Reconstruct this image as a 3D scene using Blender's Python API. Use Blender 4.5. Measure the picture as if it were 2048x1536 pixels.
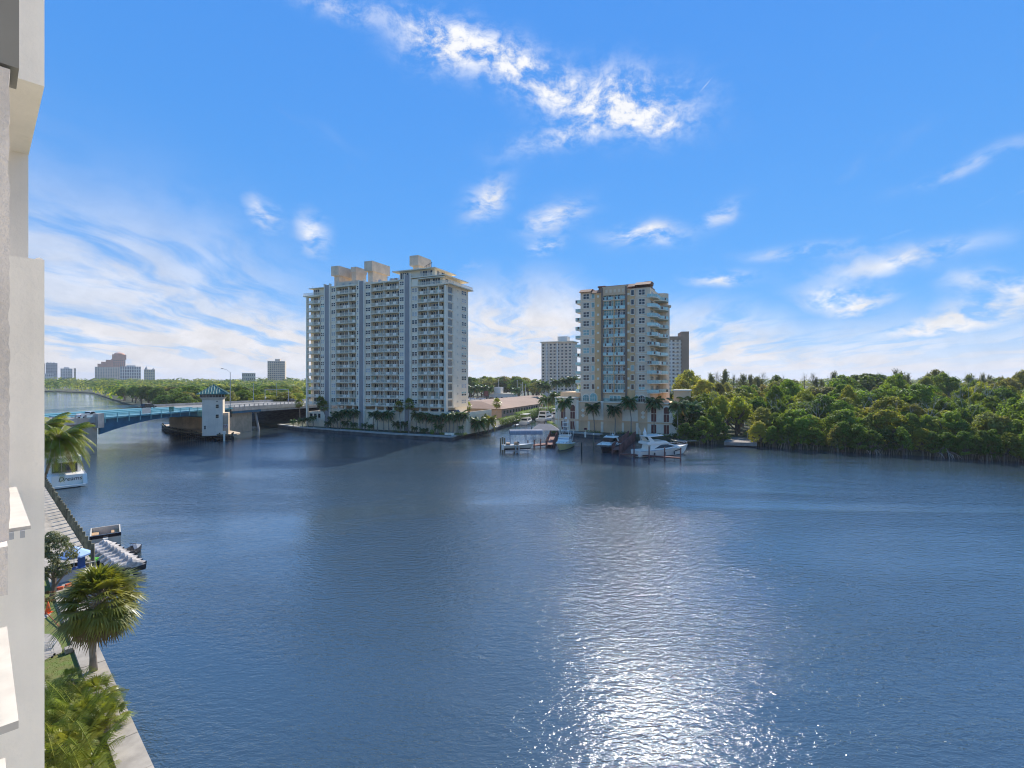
import bpy, math, random
from mathutils import Vector, Matrix, noise as mnoise
R = math.radians
rnd = random.Random(7)
SC = bpy.context.scene
COL = SC.collection
for o in list(bpy.data.objects):
    bpy.data.objects.remove(o)

# ------------------------------------------------------------------ camera
H, F, HZ, CX = 20.0, 1000.0, 760.0, 1024.0        # eye height (m), focal length and horizon in photo pixels
cam_data = bpy.data.cameras.new('camera')
cam_data.sensor_width = 36.0
cam_data.lens = 36.0 * F / 2048.0
cam_data.shift_y = -(768.0 - HZ) / 2048.0
cam_data.clip_start = 0.2
cam_data.clip_end = 12000.0
cam = bpy.data.objects.new('camera', cam_data)
cam.location = (0, 0, H)
cam.rotation_euler = (R(90), 0, 0)
COL.objects.link(cam)
SC.camera = cam

# ------------------------------------------------------------------ light
SUN_EL, SUN_AZ = R(41.0), R(17.0)                  # azimuth measured from +Y towards +X
EXPOSURE = 1.1
SC.view_settings.view_transform = 'Standard'
SC.view_settings.look = 'None'
SC.view_settings.gamma = 1.0
SC.view_settings.exposure = EXPOSURE
SC.view_settings.use_curve_mapping = False
SC.render.engine = 'CYCLES'
cy = SC.cycles
cy.use_denoising = True
try:
    cy.denoiser = 'OPENIMAGEDENOISE'
except Exception:
    pass
cy.max_bounces = 6
cy.diffuse_bounces = 3
cy.glossy_bounces = 3
cy.transmission_bounces = 3
cy.transparent_max_bounces = 6
cy.caustics_reflective = False
cy.caustics_refractive = False
cy.sample_clamp_indirect = 6.0
cy.sample_clamp_direct = 30.0
cy.filter_width = 1.1
cy.use_adaptive_sampling = True
cy.adaptive_threshold = 0.012

sl = bpy.data.lights.new('sun', 'SUN')
sl.energy = 3.0
sl.angle = R(0.55)
sl.color = (1.0, 0.95, 0.87)
sun = bpy.data.objects.new('sun', sl)
sdir = Vector((math.sin(SUN_AZ) * math.cos(SUN_EL), math.cos(SUN_AZ) * math.cos(SUN_EL), math.sin(SUN_EL)))
sun.rotation_euler = sdir.to_track_quat('Z', 'Y').to_euler()
sun.location = (60, 60, 150)
COL.objects.link(sun)


# ------------------------------------------------------------------ node helper
class S:
    """a shader socket with arithmetic"""
    def __init__(s, nt, k):
        s.nt, s.k = nt, k

    def m(s, op, b=None, c=None):
        n = s.nt.nodes.new('ShaderNodeMath')
        n.operation = op
        for i, v in enumerate((s, b, c)):
            if v is None:
                continue
            if isinstance(v, S):
                s.nt.links.new(v.k, n.inputs[i])
            else:
                n.inputs[i].default_value = v
        return S(s.nt, n.outputs[0])

    def __add__(s, b): return s.m('ADD', b)
    def __sub__(s, b): return s.m('SUBTRACT', b)
    def __mul__(s, b): return s.m('MULTIPLY', b)
    def __truediv__(s, b): return s.m('DIVIDE', b)
    __radd__ = __add__
    __rmul__ = __mul__
    def rsub(s, a): return const(s.nt, a).m('SUBTRACT', s)
    def clamp(s): return s.m('MINIMUM', 1.0).m('MAXIMUM', 0.0)

    def ramp(s, a, b, x=0.0, y=1.0, smooth=True):
        n = s.nt.nodes.new('ShaderNodeMapRange')
        n.interpolation_type = 'SMOOTHSTEP' if smooth else 'LINEAR'
        s.nt.links.new(s.k, n.inputs[0])
        for i, v in zip((1, 2, 3, 4), (a, b, x, y)):
            if isinstance(v, S):
                s.nt.links.new(v.k, n.inputs[i])
            else:
                n.inputs[i].default_value = v
        return S(s.nt, n.outputs[0])


def const(nt, v):
    n = nt.nodes.new('ShaderNodeValue')
    n.outputs[0].default_value = v
    return S(nt, n.outputs[0])


def setin(nt, sock, v):
    if isinstance(v, S):
        nt.links.new(v.k, sock)
    elif isinstance(v, (tuple, list)) and len(v) == 3 and sock.type == 'RGBA':
        sock.default_value = (*v, 1)
    else:
        sock.default_value = v


def combine(nt, x, y, z):
    n = nt.nodes.new('ShaderNodeCombineXYZ')
    for i, v in enumerate((x, y, z)):
        setin(nt, n.inputs[i], v)
    return S(nt, n.outputs[0])


def separate(nt, v):
    n = nt.nodes.new('ShaderNodeSeparateXYZ')
    nt.links.new(v.k, n.inputs[0])
    return [S(nt, n.outputs[i]) for i in range(3)]


def tex(nt, vec, scale, detail=4.0, rough=0.5, dist=0.0, kind='FBM', color=False):
    n = nt.nodes.new('ShaderNodeTexNoise')
    if vec is not None:
        nt.links.new(vec.k, n.inputs['Vector'])
    n.inputs['Scale'].default_value = scale
    n.inputs['Detail'].default_value = detail
    n.inputs['Roughness'].default_value = rough
    n.inputs['Distortion'].default_value = dist
    return S(nt, n.outputs[1 if color else 0])


def mixc(nt, f, a, b):
    n = nt.nodes.new('ShaderNodeMix')
    n.data_type = 'RGBA'
    setin(nt, n.inputs[0], f)
    setin(nt, n.inputs[6], a)
    setin(nt, n.inputs[7], b)
    return S(nt, n.outputs[2])


def vmath(nt, op, a, b):
    n = nt.nodes.new('ShaderNodeVectorMath')
    n.operation = op
    for i, v in enumerate((a, b)):
        if isinstance(v, S):
            nt.links.new(v.k, n.inputs[i])
        else:
            n.inputs[i].default_value = v
    return S(nt, n.outputs[0])


def mapping(nt, vec, scale=(1, 1, 1), rot=(0, 0, 0), loc=(0, 0, 0)):
    n = nt.nodes.new('ShaderNodeMapping')
    nt.links.new(vec.k, n.inputs[0])
    n.inputs[1].default_value = loc
    n.inputs[2].default_value = rot
    n.inputs[3].default_value = scale
    return S(nt, n.outputs[0])


# ------------------------------------------------------------------ sky
world = bpy.data.worlds.new('World')
SC.world = world
world.use_nodes = True
wt = world.node_tree
wt.nodes.clear()
wout = wt.nodes.new('ShaderNodeOutputWorld')
bg = wt.nodes.new('ShaderNodeBackground')
bg.inputs['Strength'].default_value = 0.13
wt.links.new(bg.outputs[0], wout.inputs[0])
sky = wt.nodes.new('ShaderNodeTexSky')
sky.sky_type = 'NISHITA'
sky.sun_disc = False
sky.sun_elevation = SUN_EL
sky.sun_rotation = SUN_AZ
sky.altitude = 0.0
sky.air_density = 1.0
sky.dust_density = 0.0
sky.ozone_density = 3.0
hs = wt.nodes.new('ShaderNodeHueSaturation')
hs.inputs['Hue'].default_value = 0.512
hs.inputs['Saturation'].default_value = 1.22
wt.links.new(sky.outputs[0], hs.inputs['Color'])
tc = wt.nodes.new('ShaderNodeTexCoord')
dvec = S(wt, tc.outputs['Generated'])
dx, dy, dz = separate(wt, dvec)
az = dx.m('ARCTAN2', dy)                      # radians from +Y towards +X
el = dz.m('ARCSINE')
# wind-drawn noise on the sky plane
inv = (dz.m('MAXIMUM', 0.0) + 0.12)
plane = combine(wt, dx / inv, dy / inv, 0.0)
warp = tex(wt, mapping(wt, plane, (0.9, 0.9, 0.9)), 1.0, 2.0, 0.5, color=True)
plane_w = vmath(wt, 'ADD', plane, vmath(wt, 'MULTIPLY', vmath(wt, 'SUBTRACT', warp, (0.5, 0.5, 0.5)), (0.9, 0.9, 0.0)))
streak = tex(wt, mapping(wt, plane_w, (2.2, 0.75, 1), (0, 0, R(38))), 1.3, 5.0, 0.58)
ang = combine(wt, az, el, 0.0)
fw = tex(wt, ang, 4.5, 4.0, 0.55, color=True)
ang_w = vmath(wt, 'ADD', ang, vmath(wt, 'MULTIPLY', vmath(wt, 'SUBTRACT', fw, (0.5, 0.5, 0.5)), (0.11, 0.08, 0.0)))
azw, elw, _ = separate(wt, ang_w)
puff = tex(wt, mapping(wt, ang_w, (1.0, 1.5, 1)), 15.0, 6.0, 0.66)
fine = tex(wt, mapping(wt, ang_w, (1.0, 2.2, 1), (0, 0, R(-25))), 14.0, 4.0, 0.6)


def sky_ang(px, py):
    x, y = (px - CX) / F, (HZ - py) / F
    return math.atan2(x, 1.0), math.atan2(y, math.hypot(1.0, x))


def blob(px, py, wx, wy, rot, amp, a=None, e=None):
    """soft elliptical patch of cloud about one direction of the sky"""
    a0, e0 = sky_ang(px, py)
    c, s_ = math.cos(R(rot)), math.sin(R(rot))
    u = (a or azw) - a0
    v = (e or elw) - e0
    p = (u * (c / wx)) + (v * (s_ / wx))
    q = (v * (c / wy)) - (u * (s_ / wy))
    d = (p * p) + (q * q)
    return (d * -1.0).m('EXPONENT') * amp


# low bank of thin cloud, right round the horizon
bank_top = tex(wt, combine(wt, dx, dy, 0.0), 1.7, 2.0, 0.5).ramp(0.3, 0.7, 0.08, 0.23)
bank = (elw - bank_top).ramp(-0.10, 0.05, 1.0, 0.0)
bank = bank + blob(300, 620, 0.34, 0.13, -20, 0.75)
bank_d = (bank * (streak.ramp(0.33, 0.57, 0.22, 1.12))).clamp()
low = el.ramp(0.0, 0.10, 0.75, 0.0)
puffs = blob(1040, 145, 0.16, 0.036, -19, 1.1) + blob(1265, 200, 0.10, 0.042, -8, 1.05) + blob(885, 90, 0.07, 0.034, -15, 0.95)
puffs = puffs + blob(1150, 262, 0.11, 0.020, 12, 0.62) + blob(690, 12, 0.09, 0.016, -4, 0.45) + blob(1330, 245, 0.05, 0.014, 0, 0.5)
wisps = blob(975, 395, 0.045, 0.026, 38, 0.95) + blob(1110, 432, 0.05, 0.022, 20, 0.8) + blob(1285, 475, 0.06, 0.018, -4, 1.0)
wisps = wisps + blob(1095, 494, 0.03, 0.016, 15, 0.8) + blob(530, 438, 0.025, 0.02, -50, 0.8) + blob(625, 472, 0.022, 0.03, 20, 0.8)
wisps = wisps + blob(1440, 556, 0.05, 0.012, 2, 0.9) + blob(1665, 588, 0.05, 0.018, -6, 1.1) + blob(1800, 522, 0.09, 0.014, 4, 0.75)
wisps = wisps + blob(1950, 338, 0.07, 0.010, 10, 0.35) + blob(1975, 615, 0.08, 0.022, 14, 0.9) + blob(1445, 425, 0.035, 0.014, 30, 0.55) + blob(1840, 650, 0.08, 0.014, 5, 0.7) + blob(1620, 505, 0.08, 0.010, -5, 0.6) + blob(1720, 605, 0.04, 0.012, 15, 0.8) + blob(2010, 560, 0.05, 0.012, -8, 0.7)
cl = (puffs * puff.ramp(0.37, 0.68, 0.0, 1.3)) + (wisps * fine.ramp(0.34, 0.64, 0.0, 1.2))
gen = streak.ramp(0.60, 0.80, 0.0, 0.7) * el.ramp(0.12, 0.35, 0.7, 0.12)
mask = (bank_d * 0.93).m('MAXIMUM', cl.clamp() * 0.95).m('MAXIMUM', low).m('MAXIMUM', gen).clamp()
trail = blob(1411, 171, 0.011, 0.0007, 38, 0.5, az, el)
mask = mask.m('MAXIMUM', trail)
bright = puff.ramp(0.3, 0.75, 0.88, 1.10)
ccol = mixc(wt, bank_d * el.ramp(0.05, 0.3, 1.0, 0.5), (3.45, 3.45, 3.5), (3.15, 3.05, 3.08))
ccol = vmath(wt, 'MULTIPLY', ccol, combine(wt, bright, bright, bright))
blue = mixc(wt, el.ramp(0.0, 0.75), (0.36, 1.38, 3.1), (0.25, 1.08, 3.0))
clear = mixc(wt, 0.92, S(wt, hs.outputs[0]), blue)
skyc = mixc(wt, mask, clear, ccol)
wt.links.new(skyc.k, bg.inputs['Color'])
world.cycles.sampling_method = 'MANUAL'
world.cycles.sample_map_resolution = 512


# ------------------------------------------------------------------ geometry helpers
def P(px, py, z=0.0):
    """the point of the plane at height z that shows at photo pixel (px, py)"""
    y = (H - z) * F / (py - HZ)
    return Vector(((px - CX) / F * y, y, z))


def XY(px, y):
    return (px - CX) / F * y


def ZY(py, y):
    return H - (py - HZ) * y / F


class MB:
    def __init__(s):
        s.v, s.f, s.m = [], [], []

    def face(s, pts, m=0):
        i = len(s.v)
        s.v += [tuple(p) for p in pts]
        s.f.append(tuple(range(i, i + len(pts))))
        s.m.append(m)
        return s

    def box(s, x0, x1, y0, y1, z0, z1, m=0):
        return s.hexa([(x0, y0, z0), (x1, y0, z0), (x1, y1, z0), (x0, y1, z0), (x0, y0, z1), (x1, y0, z1), (x1, y1, z1), (x0, y1, z1)], m)

    def hexa(s, p, m=0):
        i = len(s.v)
        s.v += [tuple(q) for q in p]
        for f in ((0, 3, 2, 1), (4, 5, 6, 7), (0, 1, 5, 4), (1, 2, 6, 5), (2, 3, 7, 6), (3, 0, 4, 7)):
            s.f.append(tuple(i + k for k in f))
            s.m.append(m)
        return s

    def prism(s, poly, z0, z1, m=0, mtop=None):
        a = sum(poly[i][0] * poly[(i + 1) % len(poly)][1] - poly[(i + 1) % len(poly)][0] * poly[i][1] for i in range(len(poly)))
        if a < 0:
            poly = poly[::-1]
        n = len(poly)
        i = len(s.v)
        s.v += [(p[0], p[1], z0) for p in poly] + [(p[0], p[1], z1) for p in poly]
        s.f.append(tuple(i + n - 1 - k for k in range(n)))
        s.f.append(tuple(i + n + k for k in range(n)))
        s.m += [m, m if mtop is None else mtop]
        for k in range(n):
            s.f.append((i + k, i + (k + 1) % n, i + n + (k + 1) % n, i + n + k))
            s.m.append(m)
        return s

    def loft(s, rings, m=0, cap=True, closed=True):
        n = len(rings[0])
        i = len(s.v)
        for r in rings:
            s.v += [tuple(p) for p in r]
        for a in range(len(rings) - 1):
            for k in range(n if closed else n - 1):
                b = i + a * n
                s.f.append((b + k, b + (k + 1) % n, b + n + (k + 1) % n, b + n + k))
                s.m.append(m)
        if cap and closed:
            s.f.append(tuple(i + n - 1 - k for k in range(n)))
            b = i + (len(rings) - 1) * n
            s.f.append(tuple(b + k for k in range(n)))
            s.m += [m, m]
        return s

    def tube(s, pts, r, n=8, m=0):
        pts = [Vector(p) for p in pts]
        if not isinstance(r, (list, tuple)):
            r = [r] * len(pts)
        rings = []
        for k, p in enumerate(pts):
            d = (pts[min(k + 1, len(pts) - 1)] - pts[max(k - 1, 0)]).normalized()
            a = Vector((0, 0, 1)) if abs(d.z) < 0.9 else Vector((1, 0, 0))
            u = d.cross(a).normalized()
            w = d.cross(u)
            rings.append([p + (u * math.cos(t) + w * math.sin(t)) * r[k] for t in (-2 * math.pi * j / n for j in range(n))])
        return s.loft(rings, m)

    def lathe(s, prof, n=16, c=(0, 0, 0), m=0):
        rings = [[(c[0] + r * math.cos(2 * math.pi * j / n), c[1] + r * math.sin(2 * math.pi * j / n), c[2] + z) for j in range(n)] for r, z in prof]
        return s.loft(rings, m)

    def mesh(s, name, mats, smooth=False):
        me = bpy.data.meshes.new(name)
        me.from_pydata(s.v, [], s.f)
        for x in (mats if isinstance(mats, (list, tuple)) else [mats]):
            me.materials.append(x)
        if len(me.polygons):
            me.polygons.foreach_set('material_index', s.m)
            if smooth:
                me.polygons.foreach_set('use_smooth', [True] * len(me.polygons))
        me.update()
        return me

    def build(s, name, mats, parent=None, loc=None, rotz=0.0, smooth=False):
        return put(s.mesh(name, mats, smooth), name, parent, loc, rotz)


def put(me, name, parent=None, loc=None, rotz=0.0, scale=None):
    o = bpy.data.objects.new(name, me)
    COL.objects.link(o)
    o.parent = parent
    if loc is not None:
        o.location = loc
    if rotz:
        o.rotation_euler = (0, 0, rotz)
    if scale is not None:
        o.scale = scale if isinstance(scale, (tuple, list)) else (scale, scale, scale)
    return o


def tag(o, label=None, cat=None, group=None, kind=None):
    if label: o['label'] = label
    if cat: o['category'] = cat
    if group: o['group'] = group
    if kind: o['kind'] = kind
    return o


def thing(name, label, cat, loc=(0, 0, 0), rotz=0.0, group=None, scale=None):
    return tag(put(None, name, None, loc, rotz, scale), label, cat, group)


def struct(o):
    o['kind'] = 'structure'
    return o


def copy_tree(o, parent=None):
    c = o.copy()
    COL.objects.link(c)
    c.parent = parent
    for ch in o.children:
        copy_tree(ch, c)
    return c


# ------------------------------------------------------------------ materials
MATS = {}


def mat(name, col, rough=0.7, var=0.10, scale=0.6, bump=0.0, bscale=8.0, metal=0.0, spec=0.4, col2=None, streaks=0.0, coat=0.0, objvar=0.0):
    """painted / mineral surface with uneven tone, optional stains running down and fine relief"""
    if name in MATS:
        return MATS[name]
    m = bpy.data.materials.new(name)
    m.use_nodes = True
    nt = m.node_tree
    b = nt.nodes['Principled BSDF']
    t = nt.nodes.new('ShaderNodeTexCoord')
    v = S(nt, t.outputs['Object'])
    n1 = tex(nt, v, scale, 5.0, 0.6)
    lo = tuple(c * (1 - var * 1.6) for c in col) if col2 is None else col2
    hi = tuple(min(c * (1 + var), 1) for c in col)
    c = mixc(nt, n1.ramp(0.3, 0.7), lo, hi)
    if streaks:
        n2 = tex(nt, mapping(nt, v, (2.2, 2.2, 0.09)), 1.0, 5.0, 0.65)
        c = mixc(nt, n2.ramp(0.52, 0.78) * streaks, c, tuple(x * 0.45 for x in col))
    if objvar:
        oi = nt.nodes.new('ShaderNodeObjectInfo')
        k = S(nt, oi.outputs['Random']).ramp(0, 1, 1 - objvar, 1 + objvar, False)
        c = vmath(nt, 'MULTIPLY', c, combine(nt, k, k, k))
    nt.links.new(c.k, b.inputs['Base Color'])
    b.inputs['Roughness'].default_value = rough
    b.inputs['Metallic'].default_value = metal
    b.inputs['Specular IOR Level'].default_value = spec
    b.inputs['Coat Weight'].default_value = coat
    if bump:
        n3 = tex(nt, v, bscale, 6.0, 0.6)
        bn = nt.nodes.new('ShaderNodeBump')
        bn.inputs['Strength'].default_value = 1.0
        bn.inputs['Distance'].default_value = bump
        nt.links.new(n3.k, bn.inputs['Height'])
        nt.links.new(bn.outputs[0], b.inputs['Normal'])
    MATS[name] = m
    return m


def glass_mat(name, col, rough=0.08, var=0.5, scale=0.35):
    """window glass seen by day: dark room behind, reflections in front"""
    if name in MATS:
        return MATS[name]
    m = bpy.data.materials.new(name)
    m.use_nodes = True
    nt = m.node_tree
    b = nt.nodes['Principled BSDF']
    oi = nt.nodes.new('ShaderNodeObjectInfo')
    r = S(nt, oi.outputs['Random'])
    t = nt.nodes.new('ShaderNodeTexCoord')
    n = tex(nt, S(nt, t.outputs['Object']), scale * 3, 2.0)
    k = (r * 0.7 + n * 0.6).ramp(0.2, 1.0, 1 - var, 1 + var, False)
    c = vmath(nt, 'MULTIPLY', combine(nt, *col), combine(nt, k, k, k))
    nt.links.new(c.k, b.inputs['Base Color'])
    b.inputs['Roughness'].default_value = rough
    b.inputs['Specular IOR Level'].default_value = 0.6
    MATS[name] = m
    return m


def leaf_mat(name, col, col2, trans=0.5, objvar=0.24, scale=0.25, rough=0.55, spec=0.14):
    if name in MATS:
        return MATS[name]
    m = bpy.data.materials.new(name)
    m.use_nodes = True
    nt = m.node_tree
    b = nt.nodes['Principled BSDF']
    out = nt.nodes['Material Output']
    t = nt.nodes.new('ShaderNodeTexCoord')
    v = S(nt, t.outputs['Object'])
    n1 = tex(nt, v, scale, 3.0, 0.6)
    c = mixc(nt, n1.ramp(0.35, 0.65), col, col2)
    oi = nt.nodes.new('ShaderNodeObjectInfo')
    rr = S(nt, oi.outputs['Random'])
    k = rr.ramp(0, 1, 1 - objvar, 1 + objvar, False)
    k2 = (rr * 7.31).m('FRACT').ramp(0, 1, 1 - objvar * 0.5, 1 + objvar * 0.5, False)
    c = vmath(nt, 'MULTIPLY', c, combine(nt, k * k2, k, k))
    nt.links.new(c.k, b.inputs['Base Color'])
    b.inputs['Roughness'].default_value = rough
    b.inputs['Specular IOR Level'].default_value = spec
    tr = nt.nodes.new('ShaderNodeBsdfTranslucent')
    c2 = vmath(nt, 'MULTIPLY', c, (1.5, 1.5, 0.6))
    nt.links.new(c2.k, tr.inputs['Color'])
    mx = nt.nodes.new('ShaderNodeMixShader')
    mx.inputs[0].default_value = trans
    nt.links.new(b.outputs[0], mx.inputs[1])
    nt.links.new(tr.outputs[0], mx.inputs[2])
    nt.links.new(mx.outputs[0], out.inputs['Surface'])
    MATS[name] = m
    return m


def water_mat():
    m = bpy.data.materials.new('water')
    m.use_nodes = True
    nt = m.node_tree
    b = nt.nodes['Principled BSDF']
    g = nt.nodes.new('ShaderNodeNewGeometry')
    pos = S(nt, g.outputs['Position'])
    patch = tex(nt, mapping(nt, pos, (0.010, 0.030, 0), (0, 0, R(12))), 1.0, 4.0, 0.6, 0.8)
    calm = patch.ramp(0.36, 0.62, 0.35, 1.15)
    a = tex(nt, mapping(nt, pos, (0.75, 1.7, 0), (0, 0, R(-24))), 1.0, 2.0, 0.5, 0.5)
    c = tex(nt, mapping(nt, pos, (2.3, 4.2, 0), (0, 0, R(16))), 1.0, 2.0, 0.6, 0.4)
    d = tex(nt, mapping(nt, pos, (8.0, 11.0, 0), (0, 0, R(-10))), 1.0, 1.0, 0.6)
    h = (a * 0.10) + (c * 0.068) + (d * 0.024)
    h = h * calm
    bn = nt.nodes.new('ShaderNodeBump')
    bn.inputs['Strength'].default_value = 1.0
    bn.inputs['Distance'].default_value = 1.0
    nt.links.new(h.k, bn.inputs['Height'])
    nt.links.new(bn.outputs[0], b.inputs['Normal'])
    big = tex(nt, mapping(nt, pos, (0.012, 0.02, 0)), 1.0, 3.0)
    col = mixc(nt, big.ramp(0.3, 0.7), (0.036, 0.060, 0.080), (0.048, 0.074, 0.090))
    nt.links.new(col.k, b.inputs['Base Color'])
    b.inputs['Roughness'].default_value = 0.05
    b.inputs['Coat Weight'].default_value = 0.6
    b.inputs['Coat IOR'].default_value = 1.6
    b.inputs['Coat Roughness'].default_value = 0.035
    nt.links.new(bn.outputs[0], b.inputs['Coat Normal'])
    b.inputs['IOR'].default_value = 1.5
    b.inputs['Specular IOR Level'].default_value = 0.75
    return m


M_white = mat('white_stucco', (0.92, 0.79, 0.58), 0.8, 0.05, 0.25, 0.004, 6, streaks=0.16)
M_offwhite = mat('offwhite_paint', (0.93, 0.82, 0.63), 0.65, 0.04, 0.3)
M_slab = mat('balcony_concrete', (0.86, 0.74, 0.54), 0.8, 0.08, 0.4, streaks=0.12)
M_concrete = mat('concrete', (0.40, 0.38, 0.34), 0.88, 0.16, 0.35, 0.01, 5, streaks=0.4)
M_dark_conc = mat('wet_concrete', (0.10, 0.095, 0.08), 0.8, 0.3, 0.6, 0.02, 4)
M_white_metal = mat('white_metal', (0.88, 0.77, 0.58), 0.4, 0.04, 0.5)
M_grey_metal = mat('grey_metal', (0.42, 0.43, 0.44), 0.45, 0.08, 0.6, metal=0.3)
M_dark_metal = mat('dark_metal', (0.05, 0.05, 0.055), 0.45, 0.1, 0.6)
M_wood = mat('weathered_wood', (0.42, 0.36, 0.28), 0.85, 0.18, 1.2, 0.006, 10, objvar=0.14)
M_pile = mat('timber_pile', (0.20, 0.18, 0.11), 0.9, 0.25, 1.2, 0.01, 8, objvar=0.2, streaks=0.4)
M_redwood = mat('red_brown_timber', (0.23, 0.10, 0.075), 0.85, 0.22, 1.0, 0.006, 8, objvar=0.18)
M_asphalt = mat('asphalt', (0.09, 0.09, 0.09), 0.9, 0.12, 0.4)
M_black = mat('black_rubber', (0.015, 0.015, 0.016), 0.6, 0.1, 1)
M_glass = glass_mat('dark_window_glass', (0.028, 0.030, 0.032))
M_glass_g = glass_mat('green_window_glass', (0.21, 0.40, 0.355), 0.1, 0.35)
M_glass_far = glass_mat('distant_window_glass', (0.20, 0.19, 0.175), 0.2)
M_curtain = mat('pale_curtain', (0.50, 0.48, 0.44), 0.8, 0.15, 1.5, objvar=0.25)
M_bark = mat('bark', (0.17, 0.13, 0.095), 0.9, 0.25, 2.0, 0.02, 6)
M_palm_trunk = mat('palm_trunk', (0.33, 0.27, 0.21), 0.9, 0.2, 1.5, 0.02, 5)
M_deadwood = mat('dead_wood', (0.46, 0.42, 0.36), 0.9, 0.15, 1.0)
M_orange = mat('orange_plastic', (0.82, 0.13, 0.03), 0.5, 0.06, 3)
# ------------------------------------------------------------------ setting: water, ground, seawalls
Lawn0 = P(291, 1536, 1.2)
dS = Vector((-0.731, 0.683, 0)).normalized()       # along the near seawall, away from the camera
nS = Vector((0.683, 0.731, 0)).normalized()        # from the near bank towards the water
NEAR_ROT = math.atan2(dS.y, dS.x)


def NB(t, p, z=1.2):
    """near bank: t metres along the seawall, p metres out over the water"""
    q = Lawn0 + dS * t + nS * p
    return Vector((q.x, q.y, z))


m_water = water_mat()
wb = MB()
W = 9000
wb.face([(-W, -600, 0), (W, -600, 0), (W, W, 0), (-W, W, 0)])
water = struct(wb.build('water', m_water))


def ground_mat():
    m = bpy.data.materials.new('ground')
    m.use_nodes = True
    nt = m.node_tree
    b = nt.nodes['Principled BSDF']
    g = nt.nodes.new('ShaderNodeNewGeometry')
    pos = S(nt, g.outputs['Position'])
    n1 = tex(nt, pos, 0.02, 4.0)
    n2 = tex(nt, pos, 0.6, 5.0, 0.65)
    c = mixc(nt, n2.ramp(0.3, 0.7), (0.075, 0.075, 0.04), (0.16, 0.135, 0.09))
    c = mixc(nt, n1.ramp(0.4, 0.6), c, (0.05, 0.065, 0.025))
    nt.links.new(c.k, b.inputs['Base Color'])
    b.inputs['Roughness'].default_value = 0.95
    return m


C0 = P(903.5, 881.5)                               # corner of the white condo's seawall
shore = [(-3000, 880), (-900, 880), (-815, 872), (-700, 800), (-621, 740), (-348, 444), (-178, 262), (-128, 232)]
shore += [P(556, 855).xy[:], P(600, 861).xy[:], P(780, 874.4).xy[:], C0.xy[:], (-16.7, 177.6), (-6.6, 198), (0.3, 227), (22, 290), (66, 420)]
shore += [(98, 420), (40, 262), (16.0, 197), (14.6, 183.5)]
shore += [P(1200, 876.5).xy[:], P(1395, 887).xy[:], P(1460, 889).xy[:], P(1510, 891).xy[:], P(1600, 898).xy[:], P(1700, 904).xy[:], P(1850, 912).xy[:], P(2048, 924).xy[:], (190, 112), (420, 95), (3000, 90)]
land_poly = shore + [(3000, 8500), (-3000, 8500)]
m_ground = ground_mat()
gb = MB().prism(land_poly, -1.5, 1.2)
ground = struct(gb.build('ground', m_ground))
nb_poly = [NB(-60, 0).xy[:], NB(260, 0).xy[:], NB(260, -160).xy[:], NB(-60, -160).xy[:]]
M_lawn = mat('lawn', (0.095, 0.135, 0.024), 0.95, 0.3, 1.4, 0.03, 18, col2=(0.165, 0.15, 0.045))
near_ground = struct(MB().prism(nb_poly, -1.5, 1.17).build('lawn', M_lawn))


def seawall(name, pts, label, zc=1.45, w=0.9, group=None, m_cap=None, seg=6.0):
    """concrete bulkhead: cap in separate lengths over a stained face"""
    t = thing(name, label, 'seawall', (pts[0][0], pts[0][1], 0), group=group)
    o = Vector((pts[0][0], pts[0][1], 0))
    for a, b in zip(pts[:-1], pts[1:]):
        a, b = Vector((a[0], a[1], 0)) - o, Vector((b[0], b[1], 0)) - o
        L = (b - a).length
        d = (b - a) / L
        nn = Vector((d.y, -d.x, 0))
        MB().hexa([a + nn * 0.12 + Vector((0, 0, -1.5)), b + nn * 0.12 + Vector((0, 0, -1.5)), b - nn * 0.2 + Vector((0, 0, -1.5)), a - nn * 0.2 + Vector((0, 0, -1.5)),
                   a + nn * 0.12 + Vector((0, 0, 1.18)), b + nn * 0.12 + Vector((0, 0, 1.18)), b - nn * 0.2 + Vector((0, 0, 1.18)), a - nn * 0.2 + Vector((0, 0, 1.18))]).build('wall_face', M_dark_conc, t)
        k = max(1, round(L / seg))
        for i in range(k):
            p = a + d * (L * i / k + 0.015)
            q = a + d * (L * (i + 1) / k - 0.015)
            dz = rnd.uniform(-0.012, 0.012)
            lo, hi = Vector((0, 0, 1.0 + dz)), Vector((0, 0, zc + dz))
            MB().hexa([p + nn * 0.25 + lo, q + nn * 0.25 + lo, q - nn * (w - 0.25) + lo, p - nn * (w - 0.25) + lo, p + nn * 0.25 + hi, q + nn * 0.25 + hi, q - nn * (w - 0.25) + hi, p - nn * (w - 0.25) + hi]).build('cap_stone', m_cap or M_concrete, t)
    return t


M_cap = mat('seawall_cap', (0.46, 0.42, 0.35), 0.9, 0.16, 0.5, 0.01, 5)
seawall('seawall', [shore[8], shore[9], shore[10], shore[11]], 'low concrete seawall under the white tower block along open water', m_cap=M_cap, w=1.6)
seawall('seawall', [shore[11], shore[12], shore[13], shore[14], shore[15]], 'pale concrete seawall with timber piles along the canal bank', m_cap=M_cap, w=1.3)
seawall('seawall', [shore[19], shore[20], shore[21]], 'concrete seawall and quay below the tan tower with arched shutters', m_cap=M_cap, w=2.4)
# ------------------------------------------------------------------ white condominium tower
UX, VX = Vector((0.912, -0.410, 0)), Vector((0.410, 0.912, 0))
CO = Vector((-80.5, 195.9, 0)) * 1.04
CROT = math.atan2(UX.y, UX.x)


def cx(px):
    k = (px - CX) / F
    return (k * CO.y - CO.x) / (UX.x - k * UX.y)


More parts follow.
